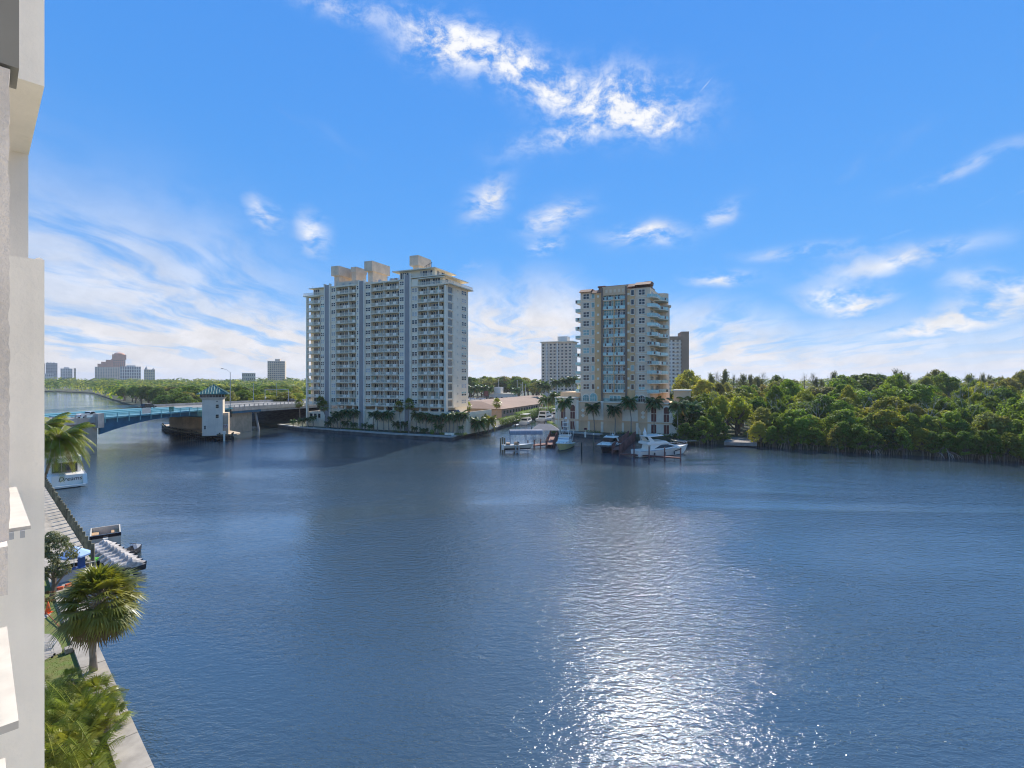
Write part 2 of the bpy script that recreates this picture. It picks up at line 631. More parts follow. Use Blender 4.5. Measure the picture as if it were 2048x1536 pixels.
def czz(px, py, dy=0.0):
    """height of photo pixel on the front plane set back by dy"""
    k = (px - CX) / F
    o = CO + VX * dy
    x = (k * o.y - o.x) / (UX.x - k * UX.y)
    return H - (py - HZ) * (o.y + UX.y * x) / F


CW, CD = cx(893), 15.6
corner = CO + UX * CW



def condo_xy(px, dy):
    k = (px - CX) / F
    o = CO + VX * dy
    x = (k * o.y - o.x) / (UX.x - k * UX.y)
    return o + UX * x


def cs(px):
    k = (px - CX) / F
    return (k * corner.y - corner.x) / (VX.x - k * VX.y)


Z0, FH, NF = 10.38, 2.90, 15
ZT = Z0 + NF * FH
condo = thing('apartment_tower', 'wide white apartment tower with blue grey fins and stacked balconies by the water', 'building', CO, CROT)
M_fin = mat('blue_grey_paint', (0.33, 0.305, 0.28), 0.6, 0.07, 0.12, streaks=0.15)
M_tower_end = mat('condo_end_wall', (0.90, 0.78, 0.575), 0.8, 0.06, 0.2, streaks=0.12)
bals = [(616, 641), (672, 712), (742, 798), (836, 888)]
walls = [(641, 651.5), (660, 672), (712, 720.5), (729, 742), (798, 811), (821, 836)]
wins = [(642, 649.3), (663, 671), (713.6, 717.6), (731.5, 741), (799.5, 808.3), (824, 834.6)]
fins = [(651.5, 660, 569), (720.5, 729, 561), (811, 821, 549)]
rec = 1.7
# core behind the balconies, end walls and wall strips
MB().box(0.6, CW - 0.35, rec, CD - 0.02, Z0 - 0.4, ZT, 0).build('core_wall', M_white, condo)
ROOF = ZT + FH
for i, (a, b) in enumerate(walls):
    top = ROOF + 0.25 if i in (1, 2, 3, 4) else (ZT + (FH if i == 5 else 0))
    MB().box(cx(a), cx(b), -0.02, rec + 0.02, Z0 - 0.4 if i else Z0 - 6.5, top).build('wall_strip', M_white, condo)
MB().box(cx(651), cx(822), rec + 0.01, CD, ZT + 0.01, ROOF).build('upper_wall', M_white, condo)
# fins
for a, b, py in fins:
    x0, x1 = cx(a), cx(b)
    zt = czz((a + b) / 2, py)
    f = MB().box(x0, x1, -0.55, 0.4, 1.3, zt - 0.3).build('fin', M_fin, condo)
    for e0, e1 in ((x0 - 0.42, x0), (x1, x1 + 0.42)):
        MB().box(e0, e1, -0.62, 0.42, 1.3, zt + 0.2).build('fin_edge', M_offwhite, f)
# slabs
slab_me = {}
for bi, (a, b) in enumerate(bals):
    x0, x1 = cx(a) - (0.2 if bi else 0.9), cx(b)
    n = 10
    front = [(x0 + (x1 - x0) * k / n, -0.22 - 0.28 * math.sin(math.pi * k / n)) for k in range(n + 1)]
    me = MB().prism(front + [(x1, rec + 0.02), (x0, rec + 0.02)], -0.30, 0.0).mesh('balcony_slab', M_slab)
    top_i = {0: NF, 1: NF + 1, 2: NF + 1, 3: NF + 1}[bi]
    for i in range(0, top_i + 1):
        put(me, 'balcony_slab', condo, (0, 0, Z0 + i * FH + (0.0 if i else 0.02)))
# balcony dividers / columns
div = {1: [697], 2: [768], 3: [856, 877], 0: []}
for bi, (a, b) in enumerate(bals):
    for d in div[bi]:
        MB().box(cx(d) - 0.15, cx(d) + 0.15, -0.1, rec + 0.01, Z0, Z0 + (NF + (bi in (1, 2))) * FH - 0.31).build('divider_wall', M_offwhite, condo)
MB().box(cx(613), cx(613) + 0.75, -0.3, 0.5, 1.3, ZT - 0.3).build('corner_column', M_white, condo)
MB().box(cx(889), CW, -0.3, 0.9, 6.5, ZT - 0.3).build('corner_column', M_white, condo)


# sliding doors: three dark leaves in white frames
def door_mesh(w, seed, name='sliding_door'):
    r = random.Random(seed)
    b = MB()
    n = max(2, round(w / 1.0))
    h = 2.42
    for k in range(n):
        u0, u1 = w * k / n + 0.07, w * (k + 1) / n - 0.07
        m = 1 if r.random() < 0.82 else (2 if r.random() < 0.7 else 3)
        b.box(u0, u1, -0.05, 0.02, 0.06, h - 0.06, m)
    for k in range(n + 1):
        u = w * k / n
        b.box(u - 0.07, u + 0.07, -0.10, 0.02, 0, h, 0)
    b.box(0.07, w - 0.07, -0.09, 0.02, h - 0.08, h + 0.02, 0)
    return b.mesh(name, [M_offwhite, M_glass, M_curtain, M_glass_g])


def win_mesh(w, h, seed, cols=2, rows=2, name='window', dark=0.55):
    r = random.Random(seed)
    b = MB()
    t = 0.10
    mm = 1 if r.random() < dark else r.choice([2, 3, 2])
    mr = [mm if r.random() < 0.8 else 1 for _ in range(rows)]
    for i in range(cols):
        for j in range(rows):
            b.box(w * i / cols + t / 2, w * (i + 1) / cols - t / 2, -0.03, 0.0, h * j / rows + t / 2, h * (j + 1) / rows - t / 2, mr[j])
    for i in range(cols + 1):
        b.box(w * i / cols - t, w * i / cols + t, -0.075, 0.0, -t, h + t, 0)
    for j in range(rows + 1):
        b.box(t, w - t, -0.07, 0.0, h * j / rows - t * 0.8, h * j / rows + t * 0.8, 0)
    b.box(-0.16, w + 0.16, -0.13, 0.0, -0.2, -0.105, 0)
    return b.mesh(name, [M_offwhite, M_glass, M_curtain, M_glass_g])


def rail_mesh(x0, x1, seed, y=-0.30, bow=0.25, panels=True):
    """railing along a bowed slab edge, some bays closed with white panels"""
    r = random.Random(seed)
    b = MB()
    L = x1 - x0
    yy = lambda x: y - bow * math.sin(math.pi * (x - x0) / L)
    n = max(4, round(L / 0.34))
    white = set()
    if panels:
        for k in range(max(1, round(L / 4.2))):
            c = int((k + r.uniform(0.15, 0.85)) * n / max(1, round(L / 4.2)))
            white |= {c, c + 1, c + 2, c + 3}
    for k in range(n):
        u0, u1 = x0 + L * k / n, x0 + L * (k + 1) / n
        y0, y1 = yy(u0), yy(u1)
        if k in white:
            b.hexa([(u0, y0 - .03, 0), (u1, y1 - .03, 0), (u1, y1 + .05, 0), (u0, y0 + .05, 0), (u0, y0 - .03, 1.02), (u1, y1 - .03, 1.02), (u1, y1 + .05, 1.02), (u0, y0 + .05, 1.02)], 1)
        else:
            w = 0.06
            b.box(u0, u0 + w, y0 - .02, y0 + .02, 0.05, 1.0, 0)
            b.box(u0 + 0.17, u0 + 0.17 + w * 0.8, y0 - .02, y0 + .02, 0.05, 1.0, 0)
            for z in (0.06, 0.99):
                b.hexa([(u0, y0 - .03, z), (u1, y1 - .03, z), (u1, y1 + .03, z), (u0, y0 + .03, z), (u0, y0 - .03, z + .07), (u1, y1 - .03, z + .07), (u1, y1 + .03, z + .07), (u0, y0 + .03, z + .07)], 0)
    return b.mesh('railing', [M_white_metal, M_offwhite])


bays = {0: [(622, 630), (631, 640)], 1: [(673, 683), (684, 696), (698, 704), (704.5, 711.5)], 2: [(743, 755), (756, 767), (769, 778), (779, 788), (789, 797)],
        3: [(837, 846), (847, 855), (857, 866), (867, 876), (878, 887)]}
for bi, bl in bays.items():
    for (a, b) in bl:
        w = cx(b) - cx(a)
        mes = [door_mesh(w, s * 31 + int(a)) for s in range(5)]
        for i in range(NF + (1 if bi in (1, 2) else 0)):
            put(mes[rnd.randrange(5)], 'sliding_door', condo, (cx(a), rec - 0.01, Z0 + i * FH + 0.03))
for bi, (a, b) in enumerate(bals):
    x0, x1 = cx(a) + (0.1 if bi else -0.3), cx(b) - 0.05
    mes = [rail_mesh(x0, x1, s * 17 + bi) for s in range(4)]
    for i in range(NF + (1 if bi in (1, 2) else 0)):
        put(mes[rnd.randrange(4)], 'railing', condo, (0, 0, Z0 + i * FH))
for wi, (a, b) in enumerate(wins):
    w = cx(b) - cx(a)
    mes = [win_mesh(w, 1.5, s * 13 + wi, 2 if wi != 2 else 1) for s in range(5)]
    for i in range(NF + (1 if wi in (1, 2, 3, 4) else 0)):
        put(mes[rnd.randrange(5)], 'window', condo, (cx(a), -0.025, Z0 + i * FH + 0.98))
# end wall facing the canal
ew = MB()
y1, y2 = cs(906.5), CD
ew.box(CW - 0.36, CW, y1, CD, Z0 - 0.4, ZT)
ew.build('end_wall', M_tower_end, condo)
MB().box(CW - 0.5, CW - 0.3, 0.9, y1, Z0 - 0.4, ZT).build('end_recess', M_white, condo)
lw = [win_mesh(y1 - 1.7, 2.35, s + 200, 4, 1, 'tall_window', 0.85) for s in range(3)]
sw = [win_mesh(0.55, 0.8, s + 220, 1, 1, 'bath_window', 0.9) for s in range(2)]
bw_ = [win_mesh(cs(932) - cs(923), 1.5, s + 230, 3, 2) for s in range(4)]
es = MB().box(CW - 0.5, CW + 0.06, 0.85, y1 + 0.1, -0.3, 0.0).mesh('end_slab', M_offwhite)
for i in range(NF + 1):
    if i:
        put(es, 'end_slab', condo, (0, 0, Z0 + i * FH))
    if i < NF:
        o = put(lw[rnd.randrange(3)], 'tall_window', condo, (CW - 0.29, 1.2, Z0 + i * FH + 0.08), R(90))
        put(sw[rnd.randrange(2)], 'bath_window', condo, (CW + 0.005, cs(914.8), Z0 + i * FH + 1.3), R(90))
        put(bw_[rnd.randrange(4)], 'window', condo, (CW + 0.005, cs(923), Z0 + i * FH + 0.85), R(90))
# roofs and set-back penthouses
MB().box(cx(651), cx(822), -0.25, CD + 0.2, ROOF, ROOF + 0.32).build('roof', M_slab, condo)
MB().box(cx(822), CW + 1.6, -0.5, CD + 1.4, ZT, ZT + 0.3).build('roof_terrace', M_slab, condo)
MB().box(-1.5, cx(651), -0.5, CD + 1.0, ZT, ZT + 0.3).build('roof_terrace', M_slab, condo)
put(rail_mesh(cx(836), CW + 1.3, 91, -0.4, 0.0, False), 'railing', condo, (0, 0, ZT + 0.3))
rr = rail_mesh(0, CD + 1.4, 92, 0, 0, False)
put(rr, 'railing', condo, (CW + 1.4, -0.3, ZT + 0.3), R(90))
put(rail_mesh(-1.3, cx(641), 93, -0.4, 0.0, False), 'railing', condo, (0, 0, ZT + 0.3))
# penthouse by the canal end, two storeys
px0, px1 = cx(822), CW - 2.4
ph = MB().box(px0, px1, 1.2, CD - 1.0, ZT + 0.3, ROOF + 0.3).build('penthouse', M_white, condo)
put(door_mesh(4.2, 301), 'sliding_door', ph, (cx(838), 1.19, ZT + 0.32))
put(door_mesh(4.2, 302), 'sliding_door', ph, (cx(857), 1.19, ZT + 0.32))
put(door_mesh(3.4, 303), 'sliding_door', ph, (cx(824), 1.19, ZT + 0.32))
put(door_mesh(6.0, 304), 'sliding_door', ph, (px1 + 0.02, 3.0, ZT + 0.32), R(90))
MB().box(px0 - 0.2, CW - 0.3, -0.4, CD + 1.0, ROOF + 0.3, ROOF + 0.62).build('roof', M_slab, condo)
q0, q1 = cx(794), CW - 6.0
ph2 = MB().box(q0, q1, 1.6, CD - 2.0, ROOF + 0.33, ROOF + 3.3).build('penthouse', M_white, condo)
put(door_mesh(5.4, 311), 'sliding_door', ph2, (q1 - 6.2, 1.59, ROOF + 0.64))
put(door_mesh(4.6, 312), 'sliding_door', ph2, (q0 + 0.4, 1.59, ROOF + 0.64))
put(door_mesh(5.0, 313), 'sliding_door', ph2, (q1 + 0.02, 3.2, ROOF + 0.64), R(90))
put(rail_mesh(cx(824), q1 + 0.4, 94, -0.1, 0.0, False), 'railing', condo, (0, 0, ROOF + 0.62))
MB().box(q0 - 2.2, q1 + 1.2, -0.1, CD - 0.6, ROOF + 3.3, ROOF + 3.65).build('roof', M_slab, condo)
# penthouse at the far end
r0, r1 = cx(623), cx(651)
ph3 = MB().box(r0, r1, 1.0, CD - 1.0, ZT + 0.3, ZT + 3.0).build('penthouse', M_white, condo)
put(door_mesh(3.0, 321), 'sliding_door', ph3, (r0 + 0.4, 0.99, ZT + 0.32))
MB().box(r0 - 1.4, r1, -0.2, CD - 0.2, ZT + 3.0, ZT + 3.3).build('roof', M_slab, condo)
# plant rooms with overhanging tops
M_plant = mat('plant_room_render', (0.70, 0.56, 0.40), 0.85, 0.10, 0.3, streaks=0.3)
for (a, b, ptop, pbot, pbase, dy, dep, nk) in ((662, 677, 533, 552, 575, 3.0, 10.0, 0.9), (701.5, 712, 534.5, 545, 562, 7.0, 6.5, 0.25), (728.5, 744, 523, 543, 562, 3.0, 11.0, 1.0), (819, 836.5, 512, 532, 540, 4.5, 8.5, 0.9)):
    o = CO + VX * dy
    fx = lambda px: ((px - CX) / F * o.y - o.x) / (UX.x - (px - CX) / F * UX.y)
    zt, zb, zn = czz(a, ptop, dy), czz(a, pbot, dy), ROOF
    pr = MB().box(fx(a) + nk, fx(b) - nk * 0.5, dy + nk, dy + dep - nk, zn, zb + 0.02).build('plant_room', M_plant, condo)
    MB().box(fx(a), fx(b), dy, dy + dep, zb, zt).build('plant_room_top', M_plant, pr)
MB().box(cx(668), cx(716), 1.2, 9.0, ROOF + 0.3, ROOF + 2.0).build('roof_parapet', M_plant, condo)
# aerials and roof clutter
for px in (668, 685, 706, 745, 768, 790, 640, 618):
    x = cx(px)
    zb = ROOF if 651 < px < 822 else ZT + 3.3
    h = rnd.uniform(1.2, 2.6)
    a = MB().tube([(x, 2, zb), (x, 2, zb + h)], 0.05, 5)
    a.box(x - 0.5, x + 0.5, 1.95, 2.05, zb + h * 0.8, zb + h * 0.86)
    a.build('aerial', M_grey_metal, condo)
ac = MB()
ac.box(0, 1.2, 0, 1.0, 0, 1.0).box(0.1, 1.1, 0.1, 0.9, 1.0, 1.12)
acm = ac.mesh('air_conditioner', M_grey_metal)
for px in (680, 693, 752, 775, 783):
    put(acm, 'air_conditioner', condo, (cx(px), 1.2, ROOF + 0.32))
rig = MB()
for k in range(5):
    rig.tube([(k * 0.7, 0, 0), (k * 0.7 + 0.3, -0.2, 1.6 + 0.3 * k)], 0.08, 5)
rig.tube([(0, 0, 1.4), (3.4, -0.1, 2.6)], 0.08, 5).tube([(0.2, 0, 0.5), (3.0, 0, 1.0)], 0.08, 5)
rig.build('dish_frame', M_dark_metal, condo, (cx(838), 3.6, ROOF + 3.7))

# ---- podium with open parking deck
M_podium = mat('podium_render', (0.87, 0.71, 0.49), 0.85, 0.07, 0.25, streaks=0.22)
pxr = cx(932)
c2 = CO + UX * pxr
k983 = (983 - CX) / F
pod_d = (k983 * c2.y - c2.x) / (VX.x - k983 * VX.y)
MB().box(cx(661), pxr, 0.35, pod_d, 1.1, 7.6).build('podium', M_podium, condo)
MB().box(cx(660), pxr - 0.01, 0.2, 0.55, 7.6, 8.75).build('parapet', M_podium, condo)
MB().box(pxr - 0.3, pxr + 0.02, 0.2, pod_d, 7.6, 8.75).build('parapet', M_white, condo)
MB().box(0.2, cx(651), 0.6, 14, 1.1, 7.2).build('podium', M_podium, condo)
for k in range(5):
    x = cx(618) + k * 2.2
    MB().box(x, x + 1.3, 0.52, 0.61, 4.8, 6.4).build('garage_opening', M_glass, condo)
MB().box(cx(661), CW - 0.5, 7.0, CD - 0.1, 7.6, Z0 - 0.39).build('lobby_wall', M_white, condo)
for px in (675, 688, 704, 750, 768, 785, 838, 856, 877):
    MB().box(cx(px) - 0.35, cx(px) + 0.35, 0.5, 1.2, 7.6, Z0 - 0.3).build('deck_column', M_offwhite, condo)
for px, w in ((690, 2.2), (752, 2.0), (762, 4.0), (778, 3.2)):
    MB().box(cx(px), cx(px) + w, 6.9, 7.0, 7.7, 9.9).build('lobby_glass', M_glass, condo)
for k in range(5):
    MB().box(cx(800), CW, 1.0 + k, 1.0 + k + 0.2, Z0 - 0.55, Z0 - 0.42).build('deck_beam', M_slab, condo)
# ------------------------------------------------------------------ tan tower on an arched podium
TA = Vector((16.4, 188.0, 0))
TU = Vector((0.887, -0.462, 0))
TV = Vector((0.462, 0.887, 0))
TROT = math.atan2(TU.y, TU.x)


def tx(px, dy=0.0):
    o = TA + TV * dy
    k = (px - CX) / F
    return (k * o.y - o.x) / (TU.x - k * TU.y)


def tz(px, py, dy=0.0):
    o = TA + TV * dy
    return H - (py - HZ) * (o.y + TU.y * tx(px, dy)) / F


tan = thing('apartment_tower', 'tan and ochre apartment tower with green glass balconies on an arched podium', 'building', TA, TROT)
M_tan = mat('pale_tan_stucco', (0.80, 0.53, 0.30), 0.85, 0.06, 0.25, streaks=0.12)
M_pink = mat('pale_pink_stucco', (0.86, 0.645, 0.43), 0.85, 0.05, 0.25, streaks=0.10)
M_ochre = mat('ochre_stucco', (0.82, 0.49, 0.22), 0.85, 0.07, 0.25, streaks=0.10)
M_cream = mat('cream_trim', (0.93, 0.80, 0.60), 0.8, 0.05, 0.4)
M_terra = mat('terracotta_tile', (0.27, 0.115, 0.06), 0.8, 0.2, 1.2)
M_brown = mat('brown_render', (0.27, 0.19, 0.13), 0.85, 0.10, 0.3)
M_shutter = mat('red_brown_shutter', (0.20, 0.065, 0.04), 0.6, 0.12, 1.5, objvar=0.1)
M_green_rail = mat('green_white_rail', (0.55, 0.68, 0.62), 0.5, 0.05, 1)
M_gpanel = glass_mat('green_balcony_glass', (0.42, 0.62, 0.52), 0.15, 0.3)

PW = tx(1358)
PZ = 11.9
MB().box(0, PW, 0, 26, 1.1, PZ).build('podium', M_tan, tan)
MB().box(tx(1121, 4), tx(1160, 4), 4, 24, PZ - 0.01, 15.4).build('upper_podium', M_tan, tan)
MB().box(-0.02, tx(1153.5), -0.25, 6, 1.1, 13.3).build('corner_block', M_pink, tan)
MB().box(-0.2, PW + 0.2, -0.35, 0.0, 5.05, 5.55).build('belt_course', M_tan, tan)
MB().box(tx(1158), PW + 0.15, -0.3, 0.3, PZ, PZ + 0.35).build('cornice', M_cream, tan)
MB().box(-0.3, tx(1154), -0.5, 6.2, 13.3, 13.6).build('cornice', M_cream, tan)
for a, b, z1 in ((1153.5, 1157.5, 12.6), (1202, 1207, 12.4), (1176, 1180, 5.0), (1244, 1248, 5.0), (1272, 1277, 5.0), (1111.2, 1115, 13.0)):
    MB().box(tx(a), tx(b), -0.28, 0.01, 1.2, z1).build('pilaster', M_cream, tan)
for a, b in ((1176, 1207), (1244, 1276)):
    MB().box(tx(a) + 0.15, tx(b) - 0.1, -0.12, 0.01, 5.6, 9.6).build('wall_panel', M_cream, tan)
for a, b in ((1181, 1201), (1208, 1243), (1249, 1271)):
    MB().box(tx(a), tx(b), -0.06, 0.01, 1.25, 4.95).build('wall_panel', M_tan, tan)
MB().box(tx(1295), PW, -0.1, 0.01, 1.2, 10.5).build('wall_panel', M_cream, tan)
for px, zc in ((1166, 8.9), (1166, 7.0), (1286, 8.6), (1286, 7.2)):
    s = 0.75
    x = tx(px)
    MB().prism([(x - s, 0), (x, -0.001), (x + s, 0)], 0, 0) if False else None
    MB().hexa([(x, -0.12, zc - s), (x + s, -0.12, zc), (x + s, 0.01, zc), (x, 0.01, zc - s), (x - s, -0.12, zc), (x, -0.12, zc + s), (x, 0.01, zc + s), (x - s, 0.01, zc)]).build('diamond_plaque', M_cream, tan)


def arch_poly(w, h, n=8):
    """opening outline with a round head, x from 0 to w"""
    r = w / 2
    pts = [(0, 0), (w, 0), (w, h - r)]
    pts += [(r + r * math.cos(math.pi * k / n), h - r + r * math.sin(math.pi * k / n)) for k in range(1, n)]
    return pts + [(0, h - r)]


def slab_xz(poly, y0, y1, x=0, z=0, m=0, b=None):
    b = b or MB()
    n = len(poly)
    i = len(b.v)
    b.v += [(x + p[0], y0, z + p[1]) for p in poly] + [(x + p[0], y1, z + p[1]) for p in poly]
    b.f.append(tuple(i + k for k in range(n)))
    b.f.append(tuple(i + 2 * n - 1 - k for k in range(n)))
    b.m += [m, m]
    for k in range(n):
        b.f.append((i + k, i + n + k, i + n + (k + 1) % n, i + (k + 1) % n))
        b.m.append(m)
    return b


def shutter_window(px0, px1):
    x0, x1 = tx(px0), tx(px1)
    w = x1 - x0
    zt = 11.0
    fr = slab_xz(arch_poly(w + 0.7, zt - 1.6 + 0.35), -0.2, 0.0, x0 - 0.35, 1.6).build('arched_surround', M_cream, tan)
    lo = MB()
    for zz, h in ((1.75, 3.0), (5.75, 2.6)):
        lo2 = MB()
        for k in range(2):
            u0, u1 = x0 + w * k / 2 + 0.05, x0 + w * (k + 1) / 2 - 0.05
            lo2.box(u0, u1, -0.27, -0.19, zz, zz + h)
            for j in range(int(h / 0.3)):
                lo2.box(u0 + 0.08, u1 - 0.08, -0.31, -0.265, zz + 0.1 + j * 0.3, zz + 0.26 + j * 0.3)
        lo2.build('shutter', M_shutter, fr)
    slab_xz(arch_poly(w - 0.1, zt - 8.7), -0.27, -0.19, x0 + 0.05, 8.55).build('shutter', M_shutter, fr)


for a, b in ((1122.5, 1131.5), (1141, 1150.5), (1302.5, 1313), (1327.5, 1338.5)):
    shutter_window(a, b)

# ---- tower
TD = 2.0
tX = lambda px: tx(px, TD)
T0, T1 = tX(1161), tX(1300)
TZ0, TFH, TNF = 15.6, 3.32, 11
TTOP = TZ0 + TNF * TFH + 0.2
MB().box(T0, T1, TD, TD + 21, PZ - 0.2, TTOP).build('wall', M_pink, tan)
for a, b in ((1190.5, 1206.5), (1254, 1270)):
    MB().box(tX(a), tX(b), TD - 0.45, TD, PZ + 0.3, TTOP - 0.4).build('ochre_bay', M_ochre, tan)
for a, b in ((1203.5, 1207.2), (1251.5, 1255.0)):
    MB().box(tX(a), tX(b), TD - 0.95, TD - 0.4, PZ + 0.3, TTOP + 1.0).build('brown_pier', M_brown, tan)
MB().box(tX(1205), tX(1254), TD - 0.7, TD + 0.4, TTOP - 1.9, TTOP + 1.3).build('parapet_band', M_tan, tan)
for k in range(5):
    x = tX(1212) + k * (tX(1248) - tX(1212)) / 4.3
    MB().box(x, x + 0.8, TD - 0.76, TD - 0.69, TTOP - 1.0, TTOP + 0.2).build('square_plaque', M_pink, tan)
# tiled eaves, stepped
for a, b, z, y0 in ((1159.5, 1183, 0.0, -1.2), (1183, 1203, -0.6, -0.9), (1256, 1270.5, 0.6, -0.9), (1270.5, 1302, 0.9, -1.2)):
    x0, x1 = tX(a), tX(b)
    zb = TTOP + z
    MB().hexa([(x0, TD + y0, zb), (x1, TD + y0, zb), (x1, TD + 4, zb), (x0, TD + 4, zb), (x0, TD + 1.2, zb + 1.3), (x1, TD + 1.2, zb + 1.3), (x1, TD + 4, zb + 1.3), (x0, TD + 4, zb + 1.3)]).build('tiled_eave', M_terra, tan)
for a, b, h, d0 in ((1194, 1206, 2.2, 2), (1287, 1297, 2.6, 3)):
    MB().box(tX(a), tX(b), TD + d0, TD + d0 + 4, TTOP, TTOP + h - 0.5).build('roof_turret', M_brown, tan)
    MB().box(tX(a) - 0.3, tX(b) + 0.3, TD + d0 - 0.3, TD + d0 + 4.3, TTOP + h - 0.5, TTOP + h).build('roof_turret_cap', M_terra, tan)
MB().box(T0 + 6, T1 - 2, TD + 3, TD + 18, TTOP, TTOP + 2.2).build('roof_plant', M_brown, tan)
wA = [win_mesh(tX(1178.5) - tX(1166.5), 1.95, 400 + s, 2, 2, 'window', 0.35) for s in range(5)]
wN = [win_mesh(tX(1189.5) - tX(1183), 1.95, 420 + s, 1, 1, 'window', 0.3) for s in range(4)]
wB = [win_mesh(tX(1290) - tX(1277.5), 1.95, 440 + s, 2, 2, 'window', 0.6) for s in range(5)]
wC = [win_mesh(tX(1269) - tX(1262.5), 1.95, 460 + s, 1, 1, 'window', 0.5) for s in range(4)]
for g in (wA, wN, wB, wC):
    for me in g:
        me.materials[2] = M_glass_g
        me.materials[0] = M_cream
for i in range(TNF):
    z = TZ0 + i * TFH + 1.0
    put(wA[rnd.randrange(5)], 'window', tan, (tX(1166.5), TD - 0.005, z))
    put(wN[rnd.randrange(4)], 'window', tan, (tX(1183), TD - 0.005, z))
    put(wB[rnd.randrange(5)], 'window', tan, (tX(1277.5), TD - 0.005, z))
    put(wC[rnd.randrange(4)], 'window', tan, (tX(1262.5), TD - 0.455, z))
    MB().box(T0 - 0.05, tX(1190.4), TD - 0.10, TD, z - 0.75, z - 0.55).build('string_course', M_cream, tan)
    MB().box(tX(1270.2), T1 + 0.05, TD - 0.10, TD, z - 0.75, z - 0.55).build('string_course', M_cream, tan)
    for px in (1197, 1257.5):
        MB().box(tX(px) - 0.4, tX(px) + 0.4, TD - 0.5, TD - 0.44, z + 0.2, z + 1.0).build('square_plaque', M_cream, tan)
# centre bay: full-height glazing and shallow bowed balconies
c0, c1 = tX(1207.2), tX(1251.5)
cm = (c0 + c1) / 2


def glaz_mesh(w, seed):
    r = random.Random(seed)
    b = MB()
    n = 4
    for k in range(n):
        m = r.choice([1, 1, 2, 1, 1, 3])
        b.box(w * k / n + 0.05, w * (k + 1) / n - 0.05, -0.04, 0.0, 0.1, 2.95, m)
        b.box(w * k / n - 0.06, w * k / n + 0.06, -0.10, 0.0, 0, 3.0, 0)
    b.box(0, w, -0.09, 0.0, 2.9, 3.1, 0).box(0, w, -0.085, 0.0, 2.2, 2.3, 0)
    return b.mesh('glazing', [M_cream, M_glass_g, M_glass, M_curtain])


gl = [glaz_mesh(cm - c0 - 0.3, 500 + s) for s in range(5)]


def glass_rail(pts, seed, h=1.05):
    """balcony rail of green glass panes between pale posts, along a polyline"""
    r = random.Random(seed)
    b = MB()
    for (xa, ya), (xb, yb) in zip(pts[:-1], pts[1:]):
        L = math.hypot(xb - xa, yb - ya)
        n = max(1, round(L / 0.9))
        ux, uy = (xb - xa) / L, (yb - ya) / L
        nx, ny = -uy * 0.03, ux * 0.03
        for k in range(n):
            s0, s1 = L * k / n, L * (k + 1) / n
            for (e0, e1, z0, z1, m, f) in ((s0, s0 + 0.09, 0, h, 0, 1.6), (s0 + 0.09, s1, h - 0.08, h, 0, 1.4), (s0 + 0.09, s1, 0.06, h - 0.09, 1 if r.random() < 0.85 else 2, 0.6)):
                p, q = (xa + ux * e0, ya + uy * e0), (xa + ux * e1, ya + uy * e1)
                b.hexa([(p[0] - nx * f, p[1] - ny * f, z0), (q[0] - nx * f, q[1] - ny * f, z0), (q[0] + nx * f, q[1] + ny * f, z0), (p[0] + nx * f, p[1] + ny * f, z0),
                        (p[0] - nx * f, p[1] - ny * f, z1), (q[0] - nx * f, q[1] - ny * f, z1), (q[0] + nx * f, q[1] + ny * f, z1), (p[0] + nx * f, p[1] + ny * f, z1)], m)
    return b.mesh('balcony_rail', [M_green_rail, M_gpanel, M_glass])


def bow(x0, x1, y, d, n=6):
    return [(x0 + (x1 - x0) * k / n, y - d * math.sin(math.pi * k / n)) for k in range(n + 1)]


for a, b in ((c0, cm - 0.15), (cm + 0.15, c1)):
    pts = bow(a, b, TD - 0.75, 0.35)
    sm = MB().prism(pts + [(b, TD + 0.01), (a, TD + 0.01)], -0.25, 0.0).mesh('balcony_slab', M_cream)
    rm = [glass_rail(pts, 520 + s) for s in range(3)]
    for i in range(TNF):
        z = TZ0 + i * TFH
        put(sm, 'balcony_slab', tan, (0, 0, z))
        put(rm[rnd.randrange(3)], 'balcony_rail', tan, (0, 0, z))
        put(gl[rnd.randrange(5)], 'glazing', tan, (a + 0.1, TD - 0.003, z + 0.02))
MB().box(cm - 0.15, cm + 0.15, TD - 0.85, TD, TZ0 - 0.2, TTOP - 1.9).build('centre_mullion', M_ochre, tan)
